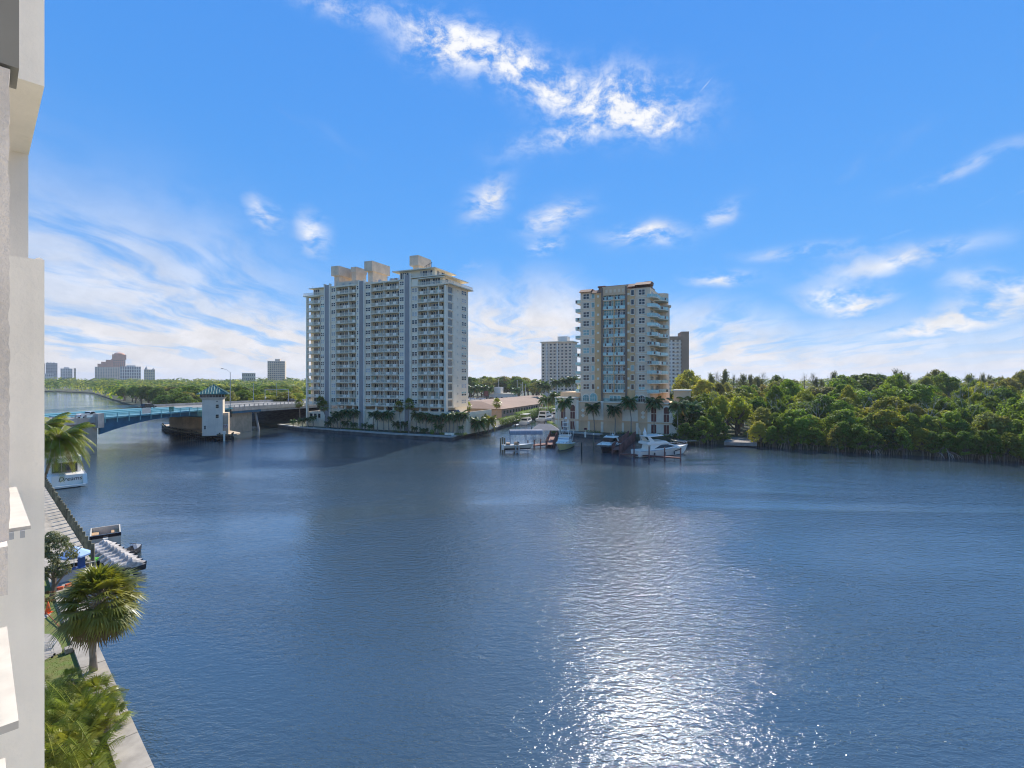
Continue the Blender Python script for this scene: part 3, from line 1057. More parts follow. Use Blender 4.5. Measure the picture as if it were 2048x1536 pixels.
# balconies wrapping the right-hand corner, each storey stepping a little
for i in range(TNF):
    z = TZ0 + i * TFH
    a = tX(1296)
    pr = 2.3 + 0.5 * (i < 4)
    pts = [(a, TD + 0.0), (a, TD - 1.2), (T1 + 0.8, TD - 1.2), (T1 + pr, TD + 0.8), (T1 + pr, TD + 6.0)]
    MB().prism(pts + [(T1 - 0.01, TD + 6.0), (T1 - 0.01, TD + 0.0)], z - 0.28, z).build('balcony_slab', M_cream, tan)
    put(glass_rail(pts, 540 + i), 'balcony_rail', tan, (0, 0, z))
    # curved flank balconies farther round the corner
    cpts = [(T1 + 0.3 + 3.6 * math.sin(math.pi * (0.12 + 0.80 * k / 7)), TD + 7.2 + 11 * k / 7) for k in range(8)]
    MB().prism(cpts + [(T1 - 0.01, TD + 18.2), (T1 - 0.01, TD + 7.2)], z - 0.28, z).build('balcony_slab', M_cream, tan)
    put(glass_rail(cpts, 560 + i), 'balcony_rail', tan, (0, 0, z))
    put(door_mesh(4.4, 580 + i), 'sliding_door', tan, (T1 + 0.02, TD + 1.0, z + 0.02), R(90))
    put(door_mesh(5.0, 590 + i), 'sliding_door', tan, (T1 + 0.02, TD + 9.0, z + 0.02), R(90))
    # balconies on the canal side
    d = 2.3
    lp = [(T0 + 0.01, TD + 1.0), (T0 - d, TD + 1.0), (T0 - d, TD + 6.5), (T0 + 0.01, TD + 6.5)]
    MB().hexa([(T0 - d, TD + 1, z - 0.28), (T0, TD + 1, z - 0.9 + 0.3), (T0, TD + 6.5, z - 0.6), (T0 - d, TD + 6.5, z - 0.28), (T0 - d, TD + 1, z), (T0, TD + 1, z), (T0, TD + 6.5, z), (T0 - d, TD + 6.5, z)]).build('balcony_slab', M_cream, tan)
    put(glass_rail(lp, 600 + i), 'balcony_rail', tan, (0, 0, z))
cyl = MB().lathe([(3.0, PZ), (3.0, TTOP - 5.0), (3.6, TTOP - 5.0), (3.6, TTOP - 4.4), (2.6, TTOP - 4.4), (2.6, TTOP)], 16, (T1 + 0.6, TD + 17, 0))
cyl.build('round_stair_bay', M_pink, tan)
# arched ground storey of the tower
for px, w, m in ((1166, 2.3, M_glass_g), (1181, 2.5, M_glass_g), (1271, 0.9, M_glass_g), (1277, 2.3, M_glass)):
    x = tX(px)
    s = slab_xz(arch_poly(w + 0.6, 3.1 if w > 2.4 else 2.6), TD - 0.55 if px == 1181 else TD - 0.1, TD, x - 0.3, PZ + 0.4).build('arched_surround', M_cream, tan)
    g = slab_xz(arch_poly(w, 2.75 if w > 2.4 else 2.2), TD - 0.60 if px == 1181 else TD - 0.15, TD - 0.02, x, PZ + 0.5)
    g.build('arched_window', m, s)
    mb = MB()
    yb = TD - 0.66 if px == 1181 else TD - 0.2
    for k in (1, 2):
        mb.box(x + w * k / 3 - 0.05, x + w * k / 3 + 0.05, yb, yb + 0.06, PZ + 0.5, PZ + 2.4)
    mb.box(x, x + w, yb + 0.005, yb + 0.06, PZ + 1.5, PZ + 1.6)
    mb.build('glazing_bars', M_cream, s)
MB().box(c0 - 0.5, c1 + 0.5, TD - 0.3, TD - 0.1, PZ + 0.35, PZ + 1.5).build('terrace_rail', M_gpanel, tan)
MB().box(cm - 1.8, cm + 2.4, TD - 0.25, TD, PZ + 0.4, PZ + 2.6).build('terrace_door', M_cream, tan)
for k in range(3):
    MB().box(cm - 1.6 + k * 1.35, cm - 0.5 + k * 1.35, TD - 0.3, TD - 0.2, PZ + 0.6, PZ + 2.4).build('door_pane', M_glass_g, tan)
# podium gateway at the park side
gx = tX(1343)
MB().box(gx, gx + 5.2, 6, 10, PZ, 16.2).build('gateway', M_tan, tan)
MB().box(gx - 0.3, gx + 5.5, 5.7, 10.3, 16.2, 16.7).build('gateway_cornice', M_cream, tan)
# ------------------------------------------------------------------ generic distant blocks
def block(name, label, loc, rotz, w, d, h, wall, cols, rows, z0=1.2, win=M_glass, ww=0.55, wh=0.5, side_cols=0, group=None, roof=None, bands=False, wall_side=None):
    t = thing(name, label, 'building', loc, rotz, group)
    MB().box(-w / 2, w / 2, 0, d, z0 - 1, h).build('wall', wall, t)
    if wall_side:
        MB().box(w / 2, w / 2 + 0.15, 0.0, d, z0 - 1, h + 0.01).build('side_wall', wall_side, t)
    fh = (h - z0 - 1.0) / rows
    cw = w / cols
    me = MB().box(-cw * ww / 2, cw * ww / 2, -0.06, 0.01, 0, fh * wh).box(-cw * ww / 2 - 0.15, cw * ww / 2 + 0.15, -0.12, 0.01, -0.25, 0, 1).mesh('window', [win, M_offwhite])
    for j in range(rows):
        for i in range(cols):
            put(me, 'window', t, (-w / 2 + cw * (i + 0.5), -0.005, z0 + j * fh + fh * 0.35))
        if bands:
            MB().box(-w / 2 - 0.3, w / 2 + 0.3, -0.9, 0.0, z0 + j * fh, z0 + j * fh + 0.3).build('balcony_slab', M_slab, t)
    if side_cols:
        sw_ = d / side_cols
        ms = MB().box(-0.01, 0.06, -sw_ * ww / 2, sw_ * ww / 2, 0, fh * wh).mesh('window', [win, M_offwhite])
        for j in range(rows):
            for i in range(side_cols):
                put(ms, 'window', t, (w / 2 + (0.155 if wall_side else 0.005), sw_ * (i + 0.5), z0 + j * fh + fh * 0.35))
    return t


M_far1 = mat('grey_beige_render', (0.74, 0.60, 0.44), 0.85, 0.06, 0.1)
M_far2 = mat('warm_brown_render', (0.34, 0.22, 0.14), 0.85, 0.08, 0.1)
M_far3 = mat('pink_brown_render', (0.66, 0.36, 0.23), 0.85, 0.08, 0.08)
M_far4 = mat('pale_yellow_render', (0.74, 0.60, 0.36), 0.85, 0.06, 0.1)
M_far5 = mat('slate_grey_render', (0.45, 0.42, 0.38), 0.85, 0.06, 0.1)
M_farw = mat('distant_white_render', (0.78, 0.71, 0.60), 0.85, 0.06, 0.1)
fr = -24.2
# grey-beige slab block behind the tan tower
Yb = 450.0
b1 = block('apartment_tower', 'grey beige slab block with a lift house behind the tan tower', (XY(1113, Yb), Yb, 0), R(fr), 29, 16, 54.0, M_far1, 8, 18, ww=0.5, side_cols=4)
MB().box(-15.6, 15.6, -1.2, 17, 54.0, 54.8).build('roof', M_slab, b1)
MB().box(0.0, 9.0, 3, 11, 54.8, 59.3).build('lift_house', M_farw, b1)
for k in (-9.0, 1.0):
    MB().box(k - 0.5, k + 0.5, -0.7, 0.0, 1, 54).build('pier', M_farw, b1)
# brown block showing past the tan tower
Yb = 430.0
b2 = block('apartment_tower', 'narrow block with a tall brown end wall rising over the palms', (XY(1347, Yb), Yb, 0), R(-10), 17, 20, 56.0, M_farw, 5, 17, ww=0.5)
MB().box(6.4, 12.6, -0.8, 20, 1, 61.5).build('brown_end_wall', M_far2, b2)
MB().box(-9, 6.4, -0.5, 20.2, 54.5, 57.5).build('brown_parapet', M_far2, b2)
for j in range(17):
    MB().box(0.2, 5.4, -1.3, 0.0, 3 + j * 3.15, 3.25 + j * 3.15).build('balcony_slab', M_slab, b2)

# skyline beyond the wood on the far side of the bridge
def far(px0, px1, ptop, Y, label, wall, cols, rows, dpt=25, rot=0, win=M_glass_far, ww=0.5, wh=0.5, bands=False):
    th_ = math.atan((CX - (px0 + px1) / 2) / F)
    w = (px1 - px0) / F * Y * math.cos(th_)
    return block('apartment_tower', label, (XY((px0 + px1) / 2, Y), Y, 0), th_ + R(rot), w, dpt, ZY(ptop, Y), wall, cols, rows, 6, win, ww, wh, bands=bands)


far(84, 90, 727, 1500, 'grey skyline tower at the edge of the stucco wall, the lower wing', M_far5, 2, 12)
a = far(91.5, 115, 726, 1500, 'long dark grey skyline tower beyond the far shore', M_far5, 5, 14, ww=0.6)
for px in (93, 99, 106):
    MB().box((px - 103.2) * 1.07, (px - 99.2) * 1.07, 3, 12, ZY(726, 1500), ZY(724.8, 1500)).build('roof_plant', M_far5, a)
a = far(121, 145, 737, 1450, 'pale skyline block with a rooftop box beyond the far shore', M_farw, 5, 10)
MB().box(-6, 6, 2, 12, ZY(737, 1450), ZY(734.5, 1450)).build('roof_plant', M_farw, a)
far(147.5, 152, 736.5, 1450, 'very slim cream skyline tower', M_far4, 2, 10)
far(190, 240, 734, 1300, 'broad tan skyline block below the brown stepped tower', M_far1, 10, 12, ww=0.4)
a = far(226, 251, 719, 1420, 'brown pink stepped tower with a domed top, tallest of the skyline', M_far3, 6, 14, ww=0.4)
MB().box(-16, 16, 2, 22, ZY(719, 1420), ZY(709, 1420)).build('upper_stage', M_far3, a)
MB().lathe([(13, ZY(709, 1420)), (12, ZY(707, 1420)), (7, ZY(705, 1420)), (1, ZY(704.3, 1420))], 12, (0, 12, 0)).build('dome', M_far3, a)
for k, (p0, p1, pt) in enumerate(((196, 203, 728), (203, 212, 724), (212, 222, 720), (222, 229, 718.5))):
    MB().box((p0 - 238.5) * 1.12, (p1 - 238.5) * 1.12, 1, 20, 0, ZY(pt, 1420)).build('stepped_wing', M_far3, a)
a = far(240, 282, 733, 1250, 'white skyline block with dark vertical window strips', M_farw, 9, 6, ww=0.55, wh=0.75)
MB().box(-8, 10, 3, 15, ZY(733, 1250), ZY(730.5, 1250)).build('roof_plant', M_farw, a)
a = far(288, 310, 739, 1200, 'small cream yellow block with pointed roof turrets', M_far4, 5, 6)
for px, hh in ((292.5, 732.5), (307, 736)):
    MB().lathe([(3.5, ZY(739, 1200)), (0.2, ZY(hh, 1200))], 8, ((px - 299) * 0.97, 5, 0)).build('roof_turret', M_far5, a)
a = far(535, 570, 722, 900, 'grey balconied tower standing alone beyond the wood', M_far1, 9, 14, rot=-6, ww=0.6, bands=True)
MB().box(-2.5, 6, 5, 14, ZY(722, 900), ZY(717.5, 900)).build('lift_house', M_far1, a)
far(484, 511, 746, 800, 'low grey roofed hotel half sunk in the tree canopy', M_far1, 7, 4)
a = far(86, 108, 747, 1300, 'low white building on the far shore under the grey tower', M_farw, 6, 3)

# long low hall with a brown roof beside the canal
M_roof_br = mat('brown_flat_roof', (0.29, 0.185, 0.125), 0.9, 0.10, 0.06, streaks=0.0)
M_hall = mat('hall_wall', (0.44, 0.31, 0.23), 0.85, 0.08, 0.3)
hall = thing('boathouse_hall', 'long low hall with a plain sloping brown roof beside the canal', 'building', (-5.3, 243, 0), math.atan2(-0.36, 0.933))
L0, L1 = 0.0, 120.0
ev, rz = 5.9, 9.0
rb = MB()
rb.hexa([(-5, -0.8, ev - 0.1), (0.8, -0.8, ev - 0.1), (0.8, L1, ev - 0.1), (-5, L1, ev - 0.1), (-5, 2.0, ev + 0.4), (0.6, -0.6, ev + 0.15), (0.6, L1, ev + 0.15), (-5, L1, ev + 0.4)])
hall_roof = MB().hexa([(-30, -0.8, ev), (0.9, -0.8, ev), (0.9, L1, ev), (-30, L1, ev), (-24, 9, rz), (-14.5, 9, rz), (-14.5, L1 - 9, rz), (-24, L1 - 9, rz)]).build('roof', M_roof_br, hall)
MB().box(-29.5, 0.3, 0, L1 - 0.6, 1.1, ev - 0.01).build('wall', M_hall, hall)
for k in range(14):
    MB().box(0.28, 0.36, 2.5 + k * 4.2, 4.6 + k * 4.2, 3.4, 4.9).build('window', M_glass, hall)
for k in range(4):
    MB().box(-26 + k * 6, -24.5 + k * 6, -0.06, 0.01, 2.8, 4.6).build('window', M_glass, hall)
# ------------------------------------------------------------------ bascule bridge
BD = Vector((0.19, 0.982, 0)).normalized()           # along the bridge, away from the camera
BN = Vector((BD.y, -BD.x, 0))                        # towards the harbour (our side)
B0 = Vector((-106.0, 170.0, 0))                      # near rail beside the control house
BROT = math.atan2(BD.y, BD.x)                        # local x along the bridge, local y away from us (left)
M_teal = mat('teal_paint', (0.10, 0.25, 0.27), 0.55, 0.10, 0.4, streaks=0.15)
M_teal2 = mat('pale_teal_paint', (0.15, 0.38, 0.42), 0.55, 0.08, 0.5)
M_bluegird = mat('deep_blue_steel', (0.05, 0.18, 0.27), 0.5, 0.12, 0.4)
M_deck = mat('bridge_deck', (0.24, 0.22, 0.19), 0.9, 0.1, 0.3)
M_sign = mat('sign_board', (0.62, 0.62, 0.56), 0.6, 0.05, 1)
M_signg = mat('green_sign', (0.03, 0.17, 0.13), 0.6, 0.05, 1)
M_pier = mat('stained_pier_concrete', (0.60, 0.47, 0.33), 0.9, 0.15, 0.3, 0.01, 4, streaks=0.5)
bw, dz0 = 34.0, 9.7
bridge = thing('bascule_bridge', 'long teal drawbridge over the channel with concrete approach spans', 'bridge', B0, BROT)


def bz(x):
    return dz0 - 0.00010 * (x + 10) ** 2


def bdeck(name, x0, x1, y0, y1, zt, th, m, n=8):
    b = MB()
    for k in range(n):
        a, c = x0 + (x1 - x0) * k / n, x0 + (x1 - x0) * (k + 1) / n
        b.hexa([(a, y0, bz(a) + zt - th), (c, y0, bz(c) + zt - th), (c, y1, bz(c) + zt - th), (a, y1, bz(a) + zt - th), (a, y0, bz(a) + zt), (c, y0, bz(c) + zt), (c, y1, bz(c) + zt), (a, y1, bz(a) + zt)])
    return b.build(name, m, bridge)


bdeck('bascule_leaf', -34, 14, 0, bw, 0.0, 0.5, M_teal)
bdeck('approach_deck', 14.05, 120, 0, bw, 0.0, 0.5, M_deck, 16)
bdeck('approach_deck', -140, -34.05, 0, bw, 0.0, 0.5, M_deck, 12)
bdeck('edge_beam', 14.05, 120, -0.35, 0, 0.35, 1.5, M_concrete, 12)
bdeck('edge_beam', -140, -34.05, -0.35, 0, 0.35, 1.5, M_concrete, 12)
for y in (9.5, 17.0, 24.5):
    bdeck('median_strip', -34, 14, y - 0.5, y + 0.5, 0.25, 0.25, M_teal2)
    bdeck('lane_line', 14.1, 120, y - 0.1, y + 0.1, 0.006, 0.004, M_offwhite, 16)
# haunched girders of the lifting leaf: deep at the piers, thin in the middle
for gy in (0.2, 11.0, 22.0, bw - 0.7):
    b = MB()
    n = 12
    for k in range(n):
        xs = [-34 + 48 * k / n, -34 + 48 * (k + 1) / n]
        dep = [1.0 + 3.0 * abs((x + 12) / 22) ** 1.8 if x < -12 else 1.0 + 2.2 * abs((x + 12) / 26) ** 1.8 for x in xs]
        zt = [bz(x) - 0.5 for x in xs]
        b.hexa([(xs[0], gy, zt[0] - dep[0]), (xs[1], gy, zt[1] - dep[1]), (xs[1], gy + 0.5, zt[1] - dep[1]), (xs[0], gy + 0.5, zt[0] - dep[0]),
                (xs[0], gy, zt[0]), (xs[1], gy, zt[1]), (xs[1], gy + 0.5, zt[1]), (xs[0], gy + 0.5, zt[0])])
    b.build('girder', M_bluegird, bridge)
bdeck('sidewalk_fascia', -34, 14, -0.9, -0.02, 0.15, 0.45, M_teal2, 10)
for k in range(14):
    x = -33.5 + k * 3.5
    MB().box(x - 0.1, x + 0.1, -0.98, -0.86, bz(x) - 1.4, bz(x) + 1.2).build('rail_post', M_teal2, bridge)
for z in (0.55, 0.85, 1.15):
    bdeck('rail', -34, 14, -0.95, -0.88, z, 0.09, M_teal2, 10)
    bdeck('rail', -34, 14, bw - 0.1, bw, z, 0.09, M_teal, 10)
for x0, x1 in ((14.1, 120), (-140, -34.1)):
    bdeck('parapet_rail', x0, x1, -0.33, -0.2, 1.25, 0.14, M_concrete, 14)
    bdeck('parapet_rail', x0, x1, bw, bw + 0.2, 1.0, 0.95, M_concrete, 14)
    n = int(abs(x1 - x0) / 2.6)
    for k in range(n):
        x = x0 + (x1 - x0) * (k + 0.5) / n
        MB().box(x - 0.14, x + 0.14, -0.34, -0.15, bz(x) + 0.3, bz(x) + 1.12).build('parapet_post', M_concrete, bridge)
for x, w, y, h, m in ((-22.5, 2.8, -1.0, 1.7, M_sign), (-13, 1.7, -0.7, 1.6, M_signg), (-29, 2.0, bw, 1.6, M_signg)):
    MB().box(x, x + w, y - 0.06, y, bz(x) + 0.3, bz(x) + 0.3 + h).build('sign_board', m, bridge)
# piers
MB().box(16.5, 27, 1.5, 27.5, -1.5, bz(20) - 1.6).build('bascule_pier', M_pier, bridge)
MB().box(14.0, 16.5, 1.0, 26.5, -1.5, 6.2).build('bascule_pier', M_pier, bridge)
MB().box(-47, -34.5, 0.5, bw - 1, -1.5, bz(-34) - 0.6).build('bascule_pier', M_pier, bridge)
MB().box(-35.6, -33.9, -1.1, 0.6, bz(-34) - 2.6, bz(-34) + 1.3).build('end_post', M_concrete, bridge)
bdeck('bearing_beam', 15, 30, -0.2, 0.6, -1.15, 0.9, M_bluegird, 4)
bdeck('approach_beam', 30, 90, -0.1, 1.4, -0.5, 1.6, M_concrete, 6)
for k in range(8):
    y = 1.5 + k * 4.2
    s = (k - 3.5) * 0.25
    MB().tube([(29, y + s * 2.0, -1.5), (29, y, bz(29) - 2.3)], 0.45, 8).build('bent_pile', M_concrete, bridge)
MB().box(28.2, 29.8, 0.3, bw - 0.5, bz(29) - 2.4, bz(29) - 1.3).build('pile_cap', M_concrete, bridge)
MB().hexa([(58, -2, 0.9), (120, -2, 0.9), (120, bw + 2, 0.9), (58, bw + 2, 0.9), (74, -1, bz(74) - 2.1), (120, -1, bz(120) - 2.1), (120, bw, bz(120) - 2.1), (74, bw, bz(74) - 2.1)]).build('abutment_slope', M_dark_conc, bridge)
for k in range(30):     # deck panel joints on the approach
    pass

# control house
th = P(425, 869, 2.0)
house = thing('bridge_control_house', 'white control tower with a green hipped roof beside the drawbridge', 'tower', (th.x, th.y, 0), R(24))
hw = 2.95
M_house = mat('control_house_render', (0.80, 0.68, 0.52), 0.85, 0.06, 0.3, streaks=0.2)
MB().box(-hw, hw, 0, 5.8, 1.6, 13.4).build('wall', M_house, house)
MB().hexa([(-hw, 0, 13.4), (hw, 0, 13.4), (hw, 5.8, 13.4), (-hw, 5.8, 13.4), (-hw - 0.6, -0.6, 14.3), (hw + 0.6, -0.6, 14.3), (hw + 0.6, 6.4, 14.3), (-hw - 0.6, 6.4, 14.3)]).build('flared_storey', M_house, house)
MB().box(-hw - 0.5, hw + 0.5, -0.5, 6.3, 14.3, 15.35).build('window_band', M_glass, house)
for k in range(9):
    x = -hw - 0.55 + k * (2 * hw + 1.1) / 8
    MB().box(x - 0.07, x + 0.07, -0.63, -0.48, 14.3, 15.4).build('mullion', M_concrete, house)
M_groof = mat('green_metal_roof', (0.055, 0.165, 0.13), 0.5, 0.12, 0.8)
roof = MB().hexa([(-hw - 1.35, -1.35, 15.25), (hw + 1.35, -1.35, 15.25), (hw + 1.35, 7.2, 15.25), (-hw - 1.35, 7.2, 15.25), (-hw - 1.35, -1.35, 15.45), (hw + 1.35, -1.35, 15.45), (hw + 1.35, 7.2, 15.45), (-hw - 1.35, 7.2, 15.45)])
ap = (0, 2.9, 18.5)
cs4 = [(-hw - 1.35, -1.35, 15.45), (hw + 1.35, -1.35, 15.45), (hw + 1.35, 7.2, 15.45), (-hw - 1.35, 7.2, 15.45)]
for i in range(4):
    roof.face([cs4[i], cs4[(i + 1) % 4], ap])
rf = roof.build('roof', M_groof, house)
for i in range(4):
    a, b_ = Vector(cs4[i]), Vector(cs4[(i + 1) % 4])
    MB().tube([a, ap], 0.12, 5).build('hip_ridge', M_groof, rf)
    if i in (0, 1):
        for k in range(1, 11):
            p = a.lerp(b_, k / 11)
            m_ = (a + b_) / 2
            q = p.lerp(Vector(ap), 1.0 - abs(k / 11 - 0.5) * 2)
            q = p + (Vector(ap) - m_) * (1.0 - abs(k / 11 - 0.5) * 2)
            MB().tube([p + Vector((0, 0, 0.05)), q + Vector((0, 0, 0.05))], 0.06, 4).build('standing_seam', M_groof, rf)
for x, z, w, h in ((0.9, 10.7, 0.9, 1.2), (0.9, 7.4, 0.9, 1.2), (1.0, 12.7, 0.6, 0.45), (-hw + 0.5, 3.8, 0.6, 1.2)):
    f = MB().box(x - 0.08, x + w + 0.08, -0.07, 0.0, z - 0.08, z + h + 0.08).build('window', M_offwhite, house)
    for j in range(2):
        MB().box(x + 0.02, x + w - 0.02, -0.1, -0.06, z + h * j / 2 + 0.03, z + h * (j + 1) / 2 - 0.03).build('pane', M_glass, f)
MB().box(hw, hw + 1.5, 0.8, 5.6, 1.6, 9.0).build('stair_block', M_pier, house)
sb = MB().box(hw + 0.1, hw + 1.45, 0.7, 0.8, 4.0, 5.2, 0)
for j, zz in enumerate((4.65, 4.1)):
    for k in range(5):
        u = hw + 0.16 + k * 0.25
        sb.box(u, u + (0.18 if (k + j) % 2 else 0.10), 0.66, 0.7, zz, zz + 0.42, 1)
        sb.box(u, u + 0.22, 0.67, 0.7, zz + (0.36 if k % 2 else 0.0), zz + (0.42 if k % 2 else 0.07), 1)
sb.build('notice_board', [M_sign, mat('dark_red_paint', (0.20, 0.012, 0.02), 0.6, 0.05, 2)], house)

# timber fender round the pier
fend = thing('pier_fender', 'dark curved timber fender wrapped round the control tower pier', 'fender', (th.x, th.y, 0))
fp = [P(324, 858), P(330, 865), P(360, 872), P(410, 878.5), P(445, 881.5), P(463, 881), P(466, 876)]
fp = [Vector((p.x - th.x, p.y - th.y, 0)) for p in fp]
M_fend = mat('dark_fender_timber', (0.035, 0.032, 0.022), 0.85, 0.3, 1.0, 0.01, 6)
for zz in (0.5, 1.25, 1.9):
    for a, b_ in zip(fp[:-1], fp[1:]):
        MB().tube([a + Vector((0, 0, zz)), b_ + Vector((0, 0, zz))], 0.26, 6).build('wale', M_fend if zz < 1.8 else M_pile, fend)
for a, b_ in zip(fp[:-1], fp[1:]):
    n = max(1, int((b_ - a).length / 1.6))
    for k in range(n):
        p = a.lerp(b_, k / n) + Vector((0.1, 0.25, 0))
        MB().tube([p + Vector((0, 0, -1.5)), p + Vector((0, 0, 2.4 + rnd.uniform(-0.2, 0.2)))], 0.18, 6).build('pile', M_fend, fend)
walk = [Vector((p.x, p.y + 0.2, 0)) for p in fp[:-1]] + [fp[-2] + Vector((-2, 9, 0)), fp[0] + Vector((6, 8, 0))]
MB().prism([(p.x, p.y) for p in walk], 1.2, 1.75).build('platform', M_pier, fend)
gauge = thing('depth_gauge', 'white tide gauge board standing against the dark fender', 'gauge', P(448.5, 882))
MB().box(-0.28, 0.28, -0.1, 0.1, -1.0, 3.3).build('board', M_offwhite, gauge)
MB().box(-0.5, 0.5, -0.13, 0.13, 2.3, 3.2).build('head_plate', M_offwhite, gauge)


# lamp posts and overhead frame on the bridge
def lamp(px, ybr, ptop, label, arm=0.0, x=None):
    """pole on the bridge deck that shows at photo column px"""
    o = B0 + BN * (-ybr)
    k = (px - CX) / F
    t = (k * o.y - o.x) / (BD.x - k * BD.y)
    p = o + BD * t
    zb = bz(t)
    zt = ZY(ptop, p.y)
    L = thing('street_lamp', label, 'lamp post', (p.x, p.y, zb), 0)
    MB().tube([(0, 0, 0), (0, 0, (zt - zb))], [0.16, 0.09], 8).build('pole', M_grey_metal, L)
    MB().tube([(0, 0, 0), (0, 0, 0.6)], 0.3, 8).build('base', M_concrete, L)
    if arm:
        MB().tube([(0, 0, zt - zb - 0.2), (arm * 0.5, 0, zt - zb + 0.9), (arm, 0, zt - zb + 1.2)], 0.07, 6).build('arm', M_grey_metal, L)
        MB().box(arm - 0.5, arm + 0.25, -0.18, 0.18, zt - zb + 1.1, zt - zb + 1.3).build('lamp_head', M_dark_metal, L)
    return L


lamp(460.5, -0.6, 744, 'tall grey lamp post with a long arm beside the control tower', -2.8)
lamp(507, bw, 766, 'plain grey lamp pole on the bridge parapet, beside the overhead frame', 0)
lamp(553.5, bw, 766, 'grey lamp pole standing inside the overhead sign frame', 0)
g0 = B0 + BD * 46 + BN * (-bw)
gan = thing('sign_gantry', 'thin grey overhead frame spanning the far side of the bridge', 'gantry', (XY(530, 235), 235, 0))
gx1 = XY(577, 240) - XY(530, 235)
for x, y in ((0, 0), (gx1, 5)):
    MB().tube([(x, y, bz(60)), (x, y, ZY(779, 237))], 0.13, 6).build('post', M_grey_metal, gan)
MB().tube([(0, 0, ZY(779, 237) - 0.1), (gx1, 5, ZY(779, 237) - 0.1)], 0.13, 6).build('beam', M_grey_metal, gan)
MB().box(0.1, 0.5, -0.15, 0.15, bz(60) + 2.2, bz(60) + 3.0).build('signal_box', M_offwhite, gan)


# ------------------------------------------------------------------ vehicles
M_tyre = M_black
M_rim = mat('wheel_rim', (0.45, 0.45, 0.46), 0.35, 0.05, 2, metal=0.6)
M_lamp = mat('lamp_lens', (0.75, 0.75, 0.72), 0.2, 0.03, 2)
M_tail = mat('tail_lens', (0.35, 0.02, 0.02), 0.3, 0.05, 2)


def car(name, label, loc, rotz, paint, L=4.6, Wd=1.85, kind='car', group=None):
    t = thing(name, label, 'car' if kind != 'pickup' else 'pickup truck', loc, rotz, group)
    w = Wd / 2
    prof = [(-L / 2, 0.45), (-L / 2 + 0.05, 0.85), (-L / 2 + 0.9, 0.95), (L / 2 - 1.1, 0.95), (L / 2 - 0.1, 0.78), (L / 2, 0.45), (L / 2 - 0.2, 0.28), (-L / 2 + 0.2, 0.28)]
    b = MB()
    b.loft([[(x, -w, z) for x, z in prof], [(x, -w + 0.03, z) for x, z in prof], [(x, w - 0.03, z) for x, z in prof], [(x, w, z) for x, z in prof]])
    b.build('body', paint, t)
    if kind == 'pickup':
        cab = [(-0.5, 0.94), (-0.35, 1.62), (0.75, 1.62), (1.35, 0.94)]
        for s in (-w + 0.08, w - 0.16):
            MB().box(-L / 2 + 0.05, -0.55, s, s + 0.08, 0.95, 1.2).build('bed_side', paint, t)
    elif kind == 'suv':
        cab = [(-L / 2 + 0.12, 0.94), (-L / 2 + 0.35, 1.68), (0.7, 1.70), (1.45, 0.94)]
    else:
        cab = [(-L / 2 + 0.5, 0.92), (-L / 2 + 1.25, 1.42), (0.45, 1.45), (1.35, 0.92)]
    c = MB()
    i = w - 0.14
    c.loft([[(x, -i - (0.08 if z < 1 else 0), z) for x, z in cab], [(x, i + (0.08 if z < 1 else 0), z) for x, z in cab]])
    c.build('cabin', M_glass, t)
    (x0, z0), (x1, z1), (x2, z2), (x3, z3) = cab
    MB().box(x1 - 0.05, x2 + 0.05, -i - 0.02, i + 0.02, z1 - 0.06, z1 + 0.05).build('roof', paint, t)
    for yy in (-i - 0.05, i - 0.03):
        MB().hexa([(x0, yy, z0), (x0 + 0.16, yy, z0), (x0 + 0.16, yy + 0.08, z0), (x0, yy + 0.08, z0), (x1, yy, z1), (x1 + 0.16, yy, z1), (x1 + 0.16, yy + 0.08, z1), (x1, yy + 0.08, z1)]).build('pillar', paint, t)
        MB().hexa([(x3 - 0.16, yy, z3), (x3, yy, z3), (x3, yy + 0.08, z3), (x3 - 0.16, yy + 0.08, z3), (x2 - 0.12, yy, z2), (x2, yy, z2), (x2, yy + 0.08, z2), (x2 - 0.12, yy + 0.08, z2)]).build('pillar', paint, t)
    for x in (-L / 2 + 0.85, L / 2 - 0.9):
        for s in (-1, 1):
            y0 = s * (w - 0.2)
            wh = MB().tube([(x, y0, 0.33), (x, y0 + s * 0.22, 0.33)], 0.33, 14).build('wheel', M_tyre, t)
            MB().tube([(x, y0 + s * 0.2, 0.33), (x, y0 + s * 0.235, 0.33)], 0.19, 10).build('rim', M_rim, wh)
    for s in (-1, 1):
        MB().box(L / 2 - 0.14, L / 2 - 0.01, s * (w - 0.4) - 0.16, s * (w - 0.4) + 0.16, 0.58, 0.74).build('headlight', M_lamp, t)
        MB().box(-L / 2 - 0.01, -L / 2 + 0.08, s * (w - 0.3) - 0.14, s * (w - 0.3) + 0.14, 0.62, 0.8).build('tail_light', M_tail, t)
    return t


M_carw = mat('white_car_paint', (0.74, 0.73, 0.71), 0.3, 0.03, 1, coat=0.5)
M_carr = mat('dark_red_car_paint', (0.28, 0.02, 0.03), 0.3, 0.05, 1, coat=0.5)
M_carg = mat('silver_car_paint', (0.42, 0.43, 0.44), 0.3, 0.04, 1, coat=0.5, metal=0.4)
M_carb = mat('black_car_paint', (0.02, 0.018, 0.02), 0.3, 0.05, 1, coat=0.5)


def on_bridge(px, ybr):
    o = B0 + BN * (-ybr)
    k = (px - CX) / F
    t = (k * o.y - o.x) / (BD.x - k * BD.y)
    p = o + BD * t
    return (p.x, p.y, bz(t) + 0.01)


